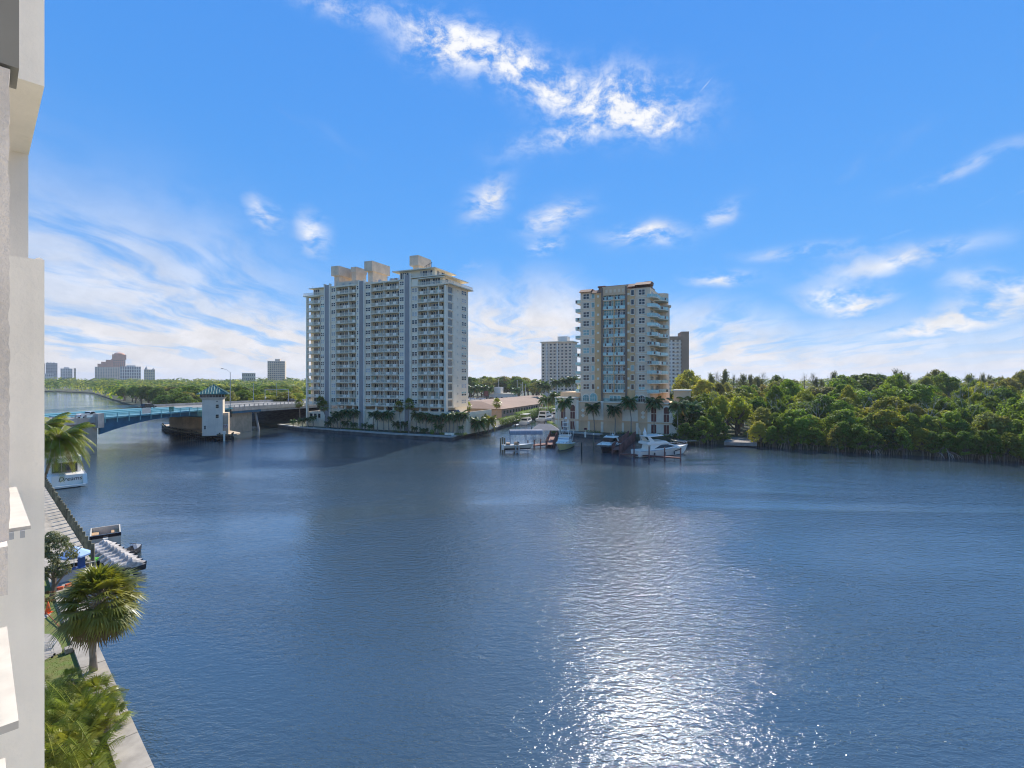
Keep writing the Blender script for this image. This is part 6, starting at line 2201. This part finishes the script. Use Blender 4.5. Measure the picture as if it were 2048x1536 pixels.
M_hood = mat('hood_paint', (0.58, 0.53, 0.46), 0.6, 0.08, 4, streaks=0.2)
hs_ = MB().box(4.05, 5.62, -0.215, 0.05, 19.13, 19.15).build('shutter_hood', M_hood, own)
MB().box(4.05, 5.62, -0.12, -0.10, 19.15, 19.175).build('hood_rib', M_offwhite, hs_)
for k in range(5):
    MB().box(4.03, 4.05, -0.19 + k * 0.045, -0.17 + k * 0.045, 19.09, 19.13).build('hood_tooth', M_grey_metal, hs_)
ls = MB().box(2.66, 3.72, -0.108, 0.4, 18.68, 18.71).build('shutter_sill', M_hood, own)
MB().box(2.66, 3.72, -0.055, -0.04, 18.71, 18.72).build('sill_groove', M_track, ls)
lp = MB().box(1.6, 2.64, -0.072, 0.4, 18.55, 18.60).build('lower_sill', M_hood, own)
for k in range(10):
    MB().box(1.7 + k * 0.09, 1.73 + k * 0.09, -0.055, -0.035, 18.60, 18.603).build('sill_hole', M_black, lp)

# ------------------------------------------------------------------ near bank
M_walk = mat('pale_concrete_walk', (0.36, 0.315, 0.255), 0.9, 0.14, 0.8, 0.004, 12)
sw_pts = [NB(-20, 0).xy[:], NB(36, 0).xy[:]]
seawall('seawall', sw_pts, 'pale concrete seawall walk along the lawn under the fan palm', 1.36, 1.25, None, M_walk, 3.2)
seawall('seawall', [NB(36, 0).xy[:], NB(150, 0).xy[:]], 'concrete seawall behind the timber dock and its piles', 1.30, 0.9, None, M_cap, 6.0)


def pad(pts, label, z=1.215):
    o = MB().prism([P(x, y, 1.2).xy[:] for x, y in pts], 1.0, z).build('path', M_walk)
    return struct(o)


pad([(40, 1272), (86, 1268), (100, 1268), (112, 1276), (120, 1288), (124.5, 1300), (122, 1306), (105, 1312), (86, 1322), (40, 1345)], 'pad')
pad([(30, 1342), (86, 1340), (92, 1365), (98, 1390), (102, 1412), (40, 1425)], 'strip')
pad([(109, 1206), (140, 1193), (170, 1196), (176, 1216), (150, 1238), (122, 1246)], 'landing')
pad([(50, 1226), (92, 1222), (103, 1226), (95, 1234), (70, 1246)], 'cone pad')
# grass blades, sparse and short
rg = random.Random(31)
gb_ = MB()
for _ in range(15000):
    t_, p_ = rg.uniform(-10, 17), -1.15 - 7.5 * rg.random()
    c = NB(t_, p_, 1.17)
    a_ = rg.uniform(0, 6.28)
    w_ = Vector((math.cos(a_), math.sin(a_), 0)) * 0.016
    tip = Vector((rg.uniform(-.05, .05), rg.uniform(-.05, .05), rg.uniform(0.03, 0.075)))
    gb_.face([c - w_, c + w_, c + tip])
tag(gb_.build('grass', leaf_mat('grass_blade', (0.12, 0.16, 0.025), (0.20, 0.19, 0.05), 0.3, 0.0, 1.2)), 'short green lawn grass beside the seawall walk', 'grass', kind='stuff')

# traffic cone
p = P(96, 1226, 1.22)
cone = thing('traffic_cone', 'bright orange traffic cone on the concrete pad by the lawn', 'cone', p)
MB().box(-0.24, 0.24, -0.24, 0.24, 0, 0.05).build('base', M_orange, cone)
MB().lathe([(0.20, 0.05), (0.045, 0.88), (0.03, 0.90)], 14).build('body', M_orange, cone, smooth=True)
# pole lying on the lawn
a_, b_ = P(84, 1217, 1.32), P(121, 1256, 1.25)
tag(MB().tube([a_, a_.lerp(b_, 0.5) + Vector((0, 0, 0.05)), b_], 0.04, 6).build('boat_pole', mat('rusty_orange_pole', (0.36, 0.10, 0.04), 0.6, 0.15, 2)), 'long rusty orange pole lying across the lawn by the cone', 'pole')
p = P(137, 1304, 1.2)
blk = thing('concrete_block', 'pale concrete block at the lawn edge beside the walk', 'block', p, NEAR_ROT)
MB().box(-0.25, 0.25, -0.2, 0.2, 0, 0.32).build('block', M_walk, blk)
MB().tube([(-0.15, 0.3, 0.0), (-0.15, 0.3, 0.35)], 0.03, 6).build('tap', M_dark_metal, blk)
# shopping cart
p = P(92, 1316, 1.2)
ct = thing('shopping_cart', 'grey wire shopping cart left on the lawn by the concrete pad', 'cart', p, R(25))
wr = MB()
bot = [(-0.42, -0.22, 0.5), (0.32, -0.18, 0.56), (0.32, 0.18, 0.56), (-0.42, 0.22, 0.5)]
top = [(-0.5, -0.28, 1.0), (0.45, -0.24, 0.92), (0.45, 0.24, 0.92), (-0.5, 0.28, 1.0)]
for ring in (bot, top):
    for i in range(4):
        wr.tube([ring[i], ring[(i + 1) % 4]], 0.014, 5)
for i in range(4):
    for k in range(9):
        a0 = Vector(bot[i]).lerp(Vector(bot[(i + 1) % 4]), k / 9)
        a1 = Vector(top[i]).lerp(Vector(top[(i + 1) % 4]), k / 9)
        wr.tube([a0, a1], 0.009, 4)
    for k in (0.33, 0.66):
        wr.tube([Vector(bot[i]).lerp(Vector(top[i]), k), Vector(bot[(i + 1) % 4]).lerp(Vector(top[(i + 1) % 4]), k)], 0.008, 4)
for k in range(7):
    wr.tube([Vector(bot[0]).lerp(Vector(bot[3]), k / 6), Vector(bot[1]).lerp(Vector(bot[2]), k / 6)], 0.008, 4)
wr.build('basket', M_grey_metal, ct)
fm_ = MB()
for s in (-1, 1):
    fm_.tube([(-0.5, s * 0.25, 1.0), (-0.45, s * 0.22, 0.35), (-0.40, s * 0.22, 0.16)], 0.016, 6)
    fm_.tube([(-0.42, s * 0.22, 0.2), (0.38, s * 0.17, 0.2), (0.3, s * 0.18, 0.55)], 0.016, 6)
fm_.build('frame', M_grey_metal, ct)
MB().tube([(-0.56, -0.28, 1.02), (-0.56, 0.28, 1.02)], 0.022, 8).build('handle', M_track, ct)
for x in (-0.4, 0.38):
    for s in (-1, 1):
        MB().tube([(x, s * 0.2 - 0.015, 0.07), (x, s * 0.2 + 0.015, 0.07)], 0.07, 10).build('wheel', M_black, ct)

# fan palm by the walk
pb_ = P(187, 1346, 1.2)
fp_ = thing('fan_palm', 'full headed fan palm leaning over the seawall walk above the lawn', 'palm', pb_)
top = Vector((XY(199, pb_.y - 0.3) - pb_.x, -0.3, ZY(1196, pb_.y) - 1.2))
MB().tube([(0, 0, -0.1), (-0.02, 0, 1.0), (-0.14, 0, 2.2), (top.x * 0.5, top.y * 0.5, top.z * 0.75), top], [0.24, 0.19, 0.18, 0.20, 0.24], 12).build('trunk', M_palm_trunk, fp_, smooth=True)
put(fan_palm('crown', 331, 84, 2.25, 26, 0.030, 12), 'crown', fp_, top, 0.6)
# coconut palms by the dock
def near_coco(px, py, y, base, label, L, n, seed, mats=None, dead=3):
    top = Vector((XY(px, y), y, ZY(py, y)))
    t = thing('palm_tree', label, 'palm', base)
    v = top - Vector(base)
    MB().tube([(0, 0, -0.2), v * 0.3 + Vector((0, 0, -0.4)), v * 0.65, v * 0.9, v], [0.26, 0.2, 0.17, 0.15, 0.13], 10).build('trunk', M_palm_trunk, t, smooth=True)
    c = put(feather_palm('crown', seed, L, n, 64, L * 0.24, 0.85, dead, 0.036, 1.3), 'crown', t, v, 0.4)
    set_mat(c, mats or L_palm_y)
    return t


near_coco(116, 874, 64.0, (XY(60, 66), 66.0, 1.2), 'big coconut palm with a brown hanging frond above the dock and the white yacht', 4.2, 54, 341, None, 4)
near_coco(84, 852, 70.0, (XY(20, 70), 70.0, 1.2), 'second coconut palm behind the big one, by the bridge end', 4.4, 38, 342)

# low palm planting at the near end of the walk
cl_lab = 'clump of arching yellow green palm fronds filling the bed beside the walk'
rc = random.Random(77)
CL = []
for sd in range(3):
    b = MB()
    r = random.Random(400 + sd)
    for k in range(16):
        t_ = k * 2.399
        frond(b, Vector((r.uniform(-.3, .3), r.uniform(-.3, .3), 0)), t_, r.uniform(0.8, 1.7), r.uniform(1.3, 2.0), r.uniform(0.4, 0.75), 30, 0.46, r, lw=0.011)
    CL.append(b.mesh('fronds', [L_palm_y, L_palm_y, L_dead]))
FN = [fan_palm('fronds', 410 + k, 20, 1.15, 20, 0.034, 5) for k in range(2)]
stem = MB()
for k in range(5):
    stem.tube([(0.2 * math.cos(k * 1.26), 0.2 * math.sin(k * 1.26), -0.1), (0.1 * math.cos(k * 1.26), 0.1 * math.sin(k * 1.26), 0.5)], [0.05, 0.04], 6)
stm = stem.mesh('stems', M_palm_trunk)
for i, (px, py) in enumerate(((96, 1425), (122, 1440), (98, 1470), (140, 1478), (112, 1505), (165, 1500), (92, 1540), (135, 1545), (178, 1540), (200, 1470), (170, 1445), (196, 1425), (100, 1585), (160, 1590), (60, 1500), (60, 1450))):
    p = P(px, py, 1.2)
    t = thing('palm_clump', cl_lab, 'palm', p, rc.uniform(0, 6.28), 'palm clumps in the bed')
    s = rc.uniform(0.8, 1.1)
    put(stm, 'stems', t)
    put(CL[rc.randrange(3)], 'fronds', t, (0, 0, 0.3), 0, (s, s, s))
for i, (px, py, lab) in enumerate(((192, 1410, 'low fan palm tuft beside the walk below the tall fan palm'), (128, 1528, 'low fan palm showing bright fan leaves in the palm bed'), (215, 1462, 'fan palm tuft leaning over the concrete walk'), (160, 1462, 'small dark fan palm in the middle of the palm bed'), (140, 1376, 'small lone palm tuft on the open lawn'))):
    p = P(px, py, 1.2)
    t = thing('fan_palm', lab, 'palm', p)
    put(stm, 'stems', t)
    put(FN[i % 2], 'fronds', t, (0, 0, 0.55), rc.uniform(0, 6), 1.0 if i < 4 else 0.6)
# silvery bush tree and a reddish shrub below it
p = P(105, 1192, 1.2)
bt = thing('silver_leaved_tree', 'small silvery leaved tree beside the rental kiosk', 'tree', p)
put(trunk_mesh('trunk', 91), 'trunk', bt, None, 0, (3.2, 3.2, 3.4))
cm_ = crown_mesh('crown', 92, 5200, 46, 0.85, False, 0.045)
cm_.materials[0] = L_silver
put(cm_, 'crown', bt, (0, 0, 1.3), 0, (2.0, 2.0, 2.6))
p = P(94, 1207, 1.2)
rs_ = crown_mesh('reddish_shrub', 93, 900, 16, 0.6, True, 0.07, 0.0)
rs_.materials[0] = leaf_mat('croton_leaf', (0.16, 0.06, 0.035), (0.10, 0.10, 0.03), 0.25)
tag(put(rs_, 'reddish_shrub', None, p, 0, (0.9, 0.9, 0.9)), 'low reddish shrub at the foot of the silvery tree', 'shrub')

# ------------------------------------------------------------------ dock, yacht and rental craft
dk = dock(NB(37, 0.1).xy, NB(135, 0.1).xy, 4.6, 1.62, 'long weathered plank dock lined with thick timber piles', M_wood, M_pile, 1.5, 2.1, sides=(-1,), plank=0.62)
yo = NB(94.5, 5.9, 0)
yt = thing('motor_yacht', 'large white yacht showing its lettered stern behind the coconut palm', 'boat', yo, NEAR_ROT)
hb, sh = hull_parts(yt, 26.0, 5.9, 2.3, 3.6, M_gel, M_gel, 0.9, 2.6, stripe=None)
MB().box(-1.1, 0.0, -2.5, 2.5, 0.15, 0.5).build('swim_platform', M_gel, yt)
for s in (-1, 1):
    MB().hexa([(-1.0, s * 2.5 - .3, 0.5), (0.1, s * 2.5 - .3, 0.5), (0.1, s * 2.5 + .3, 0.5), (-1.0, s * 2.5 + .3, 0.5), (-0.1, s * 2.5 - .3, 2.3), (0.1, s * 2.5 - .3, 2.3), (0.1, s * 2.5 + .3, 2.3), (-0.1, s * 2.5 + .3, 2.3)]).build('stern_wing', M_gel, yt)
house_block(yt, 'saloon', 26, [(3.5, 2.2), (3.5, 4.6), (15, 4.6), (18.5, 3.0)], 4.8, 4.2, M_gel)
MB().box(3.4, 3.5, -1.8, 1.8, 2.4, 4.2).build('saloon_door', M_dglass, yt)
house_block(yt, 'flybridge', 26, [(1.5, 4.6), (1.5, 5.5), (12, 5.6), (13.5, 4.6)], 4.6, 4.3, M_gel)
fc = bpy.data.curves.new('yacht_name', 'FONT')
fc.body = 'Dreams'
fc.size = 1.05
fc.align_x = 'CENTER'
fc.extrude = 0.01
fc.shear = 0.25
fc.materials.append(M_navy)
tx_f = bpy.data.objects.new('lettering', fc)
COL.objects.link(tx_f)
bpy.context.view_layer.update()
tx_m = bpy.data.meshes.new_from_object(tx_f.evaluated_get(bpy.context.evaluated_depsgraph_get()))
bpy.data.objects.remove(tx_f)
tx_o = bpy.data.objects.new('lettering', tx_m)
COL.objects.link(tx_o)
tx_o.parent = yt
tx_o.location = (-0.03, -0.4, 1.25)
tx_o.rotation_euler = (R(90), 0, R(-90))

# floating platform and skiff
fl = MB().prism([P(147, 1081, 0.4).xy[:], P(172, 1075, 0.4).xy[:], P(183, 1096, 0.4).xy[:], P(158, 1106, 0.4).xy[:]], -0.3, 0.42)
fl_t = thing('floating_platform', 'flat grey floating platform between the dock and the skiff', 'float', (0, 0, 0))
fl.build('deck', mat('grey_float_deck', (0.30, 0.28, 0.27), 0.8, 0.1, 1), fl_t)
so = P(211, 1094, 0)
sk = thing('work_skiff', 'boxy open skiff with wooden interior and white outboard motor', 'boat', so, NEAR_ROT - R(8))
M_ply = mat('plywood_interior', (0.50, 0.32, 0.17), 0.7, 0.12, 1.5)
M_skh = mat('cream_skiff_hull', (0.58, 0.52, 0.42), 0.6, 0.08, 1, streaks=0.3)
L_, B_ = 4.6, 2.9
MB().box(0, L_, -B_ / 2, B_ / 2, -0.3, 0.35).build('hull', M_skh, sk)
for (x0, x1, y0, y1) in ((0, L_, -B_ / 2, -B_ / 2 + 0.12), (0, L_, B_ / 2 - 0.12, B_ / 2), (L_ - 0.12, L_, -B_ / 2 + 0.12, B_ / 2 - 0.12), (0, 0.12, -B_ / 2 + 0.12, B_ / 2 - 0.12)):
    MB().box(x0, x1, y0, y1, 0.35, 1.45).build('side_wall', M_skh, sk)
MB().box(0.12, L_ - 0.12, -B_ / 2 + 0.12, B_ / 2 - 0.12, 0.35, 0.40).build('floor_panel', M_ply, sk)
MB().box(-0.04, 0.16, -B_ / 2 - 0.03, B_ / 2 + 0.03, 1.12, 1.52).build('transom_band', M_navy, sk)
for (x0, x1, y0, y1) in ((0.4, 1.6, B_ / 2 - 0.8, B_ / 2 - 0.14), (2.8, 4.3, -B_ / 2 + 0.14, -B_ / 2 + 0.9), (2.8, 4.3, B_ / 2 - 0.8, B_ / 2 - 0.14)):
    MB().box(x0, x1, y0, y1, 0.4, 0.95).build('bench', M_ply, sk)
om = MB().box(-0.55, -0.1, -0.22, 0.22, 0.5, 1.05).box(-0.45, -0.2, -0.12, 0.12, -0.5, 0.5).build('outboard_motor', M_gel, sk)
MB().box(-0.6, -0.08, -0.25, 0.25, 1.0, 1.15).build('motor_cowl', M_gel, om)
tubx = thing('swim_ring', 'blue and yellow inflatable lying in the skiff', 'inflatable', NB(0, 0, 0))
ring_c = so + dS * 1.6 + nS * 0.75
tubx.location = (ring_c.x, ring_c.y, 0.42)
for k, m_ in enumerate((mat('sky_blue_vinyl', (0.05, 0.30, 0.55), 0.4, 0.05, 2), mat('yellow_vinyl', (0.70, 0.45, 0.04), 0.4, 0.05, 2))):
    MB().tube([(0.42 * math.cos(t_ * math.pi / 8), 0.42 * math.sin(t_ * math.pi / 8), 0.14 + 0.2 * k) for t_ in range(17)], 0.14, 8).build('ring', m_, tubx, smooth=True)


def jet_ski(p, rot, label, hullm, topm, covered, group=None):
    t = thing('jet_ski', label, 'jet ski', p, rot, group)
    rings = []
    for s, b, z in ((0, 0.52, 0.42), (0.25, 0.58, 0.46), (0.6, 0.52, 0.52), (0.85, 0.30, 0.60), (1.0, 0.05, 0.66)):
        x = 3.0 * s - 1.5
        rings.append([(x, -b, z), (x - 0.05, -b * 0.75, 0.02), (x - 0.1, 0, -0.2), (x - 0.05, b * 0.75, 0.02), (x, b, z)])
    h = MB().loft(rings, 0, False, False)
    h.face([rings[0][i] for i in range(4, -1, -1)])
    for a, c in zip(rings[:-1], rings[1:]):
        h.face([a[0], c[0], c[4], a[4]])
    h.build('hull', hullm, t)
    if covered:
        rr = []
        for s, b, z in ((-1.45, 0.40, 0.62), (-0.9, 0.46, 0.98), (-0.2, 0.48, 1.02), (0.25, 0.55, 1.32), (0.6, 0.50, 1.12), (1.1, 0.32, 0.80), (1.42, 0.08, 0.70)):
            rr.append([(s, b * math.cos(math.pi * k / 6), 0.42 + (z - 0.42) * math.sin(math.pi * k / 6) ** 0.7 * (1 + 0.04 * rnd.uniform(-1, 1))) for k in range(7)])
        MB().loft(rr, 0, False, False).build('cover', topm, t)
    else:
        MB().loft([[(x, -w, 0.45), (x, -w * 0.6, z), (x, w * 0.6, z), (x, w, 0.45)] for x, w, z in ((-1.1, 0.28, 0.85), (-0.4, 0.26, 0.82), (0.1, 0.24, 0.86))]).build('seat', M_black, t)
        MB().loft([[(x, -w, 0.5), (x, -w * 0.5, z), (x, w * 0.5, z), (x, w, 0.5)] for x, w, z in ((0.1, 0.3, 0.95), (0.45, 0.42, 1.05), (1.0, 0.28, 0.78), (1.4, 0.05, 0.68))]).build('cowl', topm, t)
        MB().tube([(0.25, -0.42, 1.15), (0.35, 0, 1.08), (0.25, 0.42, 1.15)], 0.03, 6).build('handlebar', M_black, t)
    return t


M_cov = mat('grey_white_cover', (0.46, 0.41, 0.36), 0.85, 0.25, 2.5, objvar=0.2)
M_skb = mat('dark_ski_hull', (0.03, 0.03, 0.035), 0.4, 0.1, 2)
nrot = math.atan2(nS.y, nS.x)
for k in range(9):
    q = NB(43.8 - k * 1.2, 4.1 + 0.12 * k, 0.42)
    jet_ski(q, nrot + R(rnd.uniform(-9, 9)), 'jet ski under a pale grey cover, in the rank beside the float', M_skb, M_cov, True, 'covered jet skis')
fd = thing('floating_dock', 'grey modular floating dock under the covered jet skis', 'dock', NB(33, 0.4, 0), NEAR_ROT)
for i in range(10):
    for j in range(4):
        MB().box(i * 1.2 + 0.02, i * 1.2 + 1.18, -(j + 1) * 1.2 + 0.02, -j * 1.2 - 0.02, -0.2, 0.36).build('float_cube', mat('grey_float_cube', (0.36, 0.34, 0.31), 0.75, 0.1, 1.5), fd)
jet_ski(P(262, 1108, 0.15), nrot + R(40), 'black and grey jet ski afloat beyond the covered rank', M_skb, mat('silver_ski_cowl', (0.35, 0.36, 0.38), 0.35, 0.06, 3), False)
jet_ski(NB(39.8, 1.6, 0.5), nrot + R(15), 'yellow jet ski parked on the float by the covered rank', mat('yellow_ski_hull', (0.62, 0.40, 0.02), 0.4, 0.06, 2), mat('yellow_ski_top', (0.66, 0.42, 0.02), 0.4, 0.06, 2), False)
jet_ski(NB(38.4, 1.9, 0.5), nrot + R(20), 'bright green jet ski parked on the float next to the yellow one', mat('green_ski_hull', (0.10, 0.42, 0.05), 0.4, 0.06, 2), mat('green_ski_top', (0.12, 0.46, 0.06), 0.4, 0.06, 2), False)

# rental kiosk, umbrella, attendant
kp = P(133, 1163, 1.2)
ki = thing('rental_kiosk', 'pale panelled counter with a blue banner beside the jet ski float', 'kiosk', kp, NEAR_ROT + R(90))
M_blue = mat('blue_banner', (0.055, 0.12, 0.33), 0.6, 0.06, 2)
MB().box(-1.3, 1.0, -0.1, 0.5, 0, 1.1).build('counter', mat('pale_counter_panel', (0.52, 0.50, 0.47), 0.7, 0.06, 1.5), ki)
MB().box(-1.35, 1.05, -0.15, 0.55, 1.1, 1.16).build('counter_top', M_blue, ki)
MB().box(-1.3, -0.75, 0.3, 0.36, 1.16, 2.3).build('banner', M_blue, ki)
for k in range(3):
    MB().box(-1.1 + k * 0.75, -0.45 + k * 0.75, -0.13, -0.1, 0.1, 1.0).build('panel', M_offwhite, ki)
up = P(148, 1152, 1.5)
um = thing('patio_umbrella', 'light blue umbrella shading the rental kiosk', 'umbrella', up)
zt_ = ZY(1092, up.y) - 1.5
MB().tube([(0, 0, -0.3), (0, 0, zt_)], 0.03, 8).build('pole', M_offwhite, um)
cb = MB()
n8 = 8
tip = (0, 0, zt_)
rim = [(1.28 * math.cos(2 * math.pi * k / n8 + 0.3), 1.28 * math.sin(2 * math.pi * k / n8 + 0.3), zt_ - 0.78) for k in range(n8)]
for k in range(n8):
    cb.face([rim[k], rim[(k + 1) % n8], tip])
    a0, a1 = rim[k], rim[(k + 1) % n8]
    cb.face([a0, (a0[0], a0[1], a0[2] - 0.14), (a1[0], a1[1], a1[2] - 0.14), a1])
cb.build('canopy', mat('light_blue_canvas', (0.32, 0.45, 0.68), 0.8, 0.05, 1), um)
for k in range(n8):
    MB().tube([(rim[k][0], rim[k][1], rim[k][2] - 0.02), (0, 0, zt_ - 0.03)], 0.012, 4).build('rib', M_offwhite, um)
# attendant: one continuous skinned figure
pp = P(160, 1150, 1.35)
per = thing('person', 'person in dark purple top sitting on a stool behind the kiosk counter', 'person', pp, NEAR_ROT + R(60))
J = {'pel': (0, 0, 0.62), 'chest': (0.06, 0, 1.0), 'neck': (0.08, 0, 1.2), 'chin': (0.11, 0, 1.27), 'head': (0.12, 0, 1.40), 'crown': (0.11, 0, 1.50)}
ed = [('pel', 'chest'), ('chest', 'neck'), ('neck', 'chin'), ('chin', 'head'), ('head', 'crown')]
rad = {'pel': 0.15, 'chest': 0.155, 'neck': 0.055, 'chin': 0.065, 'head': 0.10, 'crown': 0.07}
for s, sg in (('l', 1), ('r', -1)):
    J.update({s + 'sh': (0.06, sg * 0.20, 1.10), s + 'el': (0.12, sg * 0.27, 0.86), s + 'wr': (0.32, sg * 0.16, 0.80), s + 'ha': (0.40, sg * 0.13, 0.80), s + 'hip': (0.03, sg * 0.10, 0.58), s + 'kn': (0.46, sg * 0.13, 0.56), s + 'an': (0.44, sg * 0.13, 0.09), s + 'to': (0.60, sg * 0.15, 0.05)})
    rad.update({s + 'sh': 0.075, s + 'el': 0.048, s + 'wr': 0.034, s + 'ha': 0.04, s + 'hip': 0.10, s + 'kn': 0.068, s + 'an': 0.045, s + 'to': 0.045})
    ed += [('chest', s + 'sh'), (s + 'sh', s + 'el'), (s + 'el', s + 'wr'), (s + 'wr', s + 'ha'), ('pel', s + 'hip'), (s + 'hip', s + 'kn'), (s + 'kn', s + 'an'), (s + 'an', s + 'to')]
    for f in range(5):
        b0 = Vector(J[s + 'ha'])
        off = (f - 2) * 0.018
        th_ = f == (0 if sg > 0 else 4)
        J[f'{s}f{f}'] = tuple(b0 + Vector((0.03 if th_ else 0.055, off * (1.6 if th_ else 1), 0.005)))
        J[f'{s}g{f}'] = tuple(b0 + Vector((0.055 if th_ else 0.095 - abs(f - 2) * 0.008, off * 1.8 if th_ else off, -0.02)))
        rad[f'{s}f{f}'] = 0.009
        rad[f'{s}g{f}'] = 0.008
        ed += [(s + 'ha', f'{s}f{f}'), (f'{s}f{f}', f'{s}g{f}')]
keys = list(J)
pm = bpy.data.meshes.new('body')
pm.from_pydata([J[k] for k in keys], [(keys.index(a), keys.index(b)) for a, b in ed], [])
M_top = mat('dark_purple_cloth', (0.035, 0.018, 0.045), 0.9, 0.1, 3)
M_trs = mat('dark_trousers', (0.02, 0.02, 0.03), 0.9, 0.1, 3)
M_skin = mat('skin', (0.40, 0.22, 0.15), 0.6, 0.05, 4)
po = put(pm, 'body', per)
sk_m = po.modifiers.new('skin', 'SKIN')
for i, k in enumerate(keys):
    sv = pm.skin_vertices[0].data[i]
    sv.radius = (rad[k], rad[k])
    sv.use_root = (k == 'pel')
po.modifiers.new('subd', 'SUBSURF').levels = 1
po.modifiers['subd'].render_levels = 1
dg_ = bpy.context.evaluated_depsgraph_get()
me2 = bpy.data.meshes.new_from_object(po.evaluated_get(dg_))
po.modifiers.clear()
po.data = me2
me2.materials.clear()
for m_ in (M_top, M_trs, M_skin):
    me2.materials.append(m_)
for f in me2.polygons:
    c = f.center
    f.material_index = 2 if c.z > 1.2 or (c.x > 0.30 and c.z > 0.70) else (1 if c.z < 0.66 else 0)
    f.use_smooth = True
hr = MB().lathe([(0.02, 0.12), (0.085, 0.09), (0.112, 0.02), (0.11, -0.06), (0.085, -0.10)], 12, (0.095, 0, 1.435)).build('hair', M_black, per, smooth=True)
fcx = MB().box(0.205, 0.24, -0.014, 0.014, 1.365, 1.405).build('nose', M_skin, per)
for s in (-1, 1):
    MB().box(0.203, 0.218, s * 0.035 - 0.012, s * 0.035 + 0.012, 1.405, 1.418).build('eye', M_black, per)
    MB().box(0.10, 0.14, s * 0.098 - 0.012, s * 0.098 + 0.012, 1.36, 1.42).build('ear', M_skin, per)
MB().box(0.205, 0.216, -0.025, 0.025, 1.325, 1.335).build('mouth', mat('lips', (0.28, 0.09, 0.08), 0.6), per)
st_ = thing('stool', 'white stool that the seated attendant uses behind the counter', 'stool', pp, NEAR_ROT + R(60))
MB().lathe([(0.19, 0.44), (0.19, 0.48)], 14).build('seat', M_offwhite, st_)
for k in range(4):
    a0 = k * math.pi / 2 + 0.78
    MB().tube([(0.12 * math.cos(a0), 0.12 * math.sin(a0), 0.45), (0.2 * math.cos(a0), 0.2 * math.sin(a0), -0.1)], 0.015, 5).build('leg', M_offwhite, st_)
# white rails, timber posts and life vests round the kiosk
fq = thing('white_railing', 'short white railing between the kiosk and the timber posts', 'railing', P(155, 1150, 1.2), NEAR_ROT + R(90))
for k in range(4):
    MB().box(-k * 0.45 - 0.05, -k * 0.45, -0.03, 0.03, 0, 1.0).build('post', M_offwhite, fq)
for z in (0.45, 0.95):
    MB().box(-1.4, -0.0, -0.025, 0.025, z, z + 0.07).build('rail', M_offwhite, fq)
for i, (px, py, pt_) in enumerate(((170, 1146, 1118), (174, 1150, 1122), (178, 1147, 1121))):
    p = P(px, py, 0.8)
    t = thing('mooring_pile', 'weathered post of the cluster beside the green jet ski', 'pile', p, 0, 'posts by the kiosk')
    MB().tube([(0, 0, -2), (0.02, 0, ZY(pt_, p.y) - 0.8)], 0.17, 8).build('post', M_pile, t)
M_vest = mat('orange_red_vest', (0.62, 0.10, 0.035), 0.8, 0.15, 3)
for (px, py, lab, nn_) in ((154, 1155, 'heap of orange red life vests beside the kiosk counter', 7), (131, 1178, 'orange red life vests laid out on the walk before the kiosk', 8)):
    p = P(px, py, 1.25)
    t = thing('life_vest_heap', lab, 'life vests', p, NEAR_ROT)
    for k in range(nn_):
        r = rnd.uniform(0, 3)
        MB().hexa([(-.25, -.18, 0), (.25, -.18, 0), (.25, .18, 0), (-.25, .18, 0), (-.2, -.14, .13), (.2, -.14, .13), (.2, .14, .13), (-.2, .14, .13)]).build('life_vest', M_vest, t, (rnd.uniform(-.35, .35), rnd.uniform(-.5, .5), 0.09 * (k % 3)), r)
# ------------------------------------------------------------------ air
hz_m = bpy.data.materials.new('haze')
hz_m.use_nodes = True
hn = hz_m.node_tree
hn.nodes.clear()
ho = hn.nodes.new('ShaderNodeOutputMaterial')
hv = hn.nodes.new('ShaderNodeVolumePrincipled')
hv.inputs['Color'].default_value = (0.86, 0.90, 0.97, 1)
hv.inputs['Density'].default_value = 0.00010
hv.inputs['Anisotropy'].default_value = 0.2
hn.links.new(hv.outputs[0], ho.inputs['Volume'])
haze = MB().box(-9200, 9200, -700, 9200, -2.6, 110).build('haze', hz_m)
tag(haze, 'thin pale haze lying over the water and the distant skyline', 'haze', kind='stuff')
cy.volume_bounces = 0
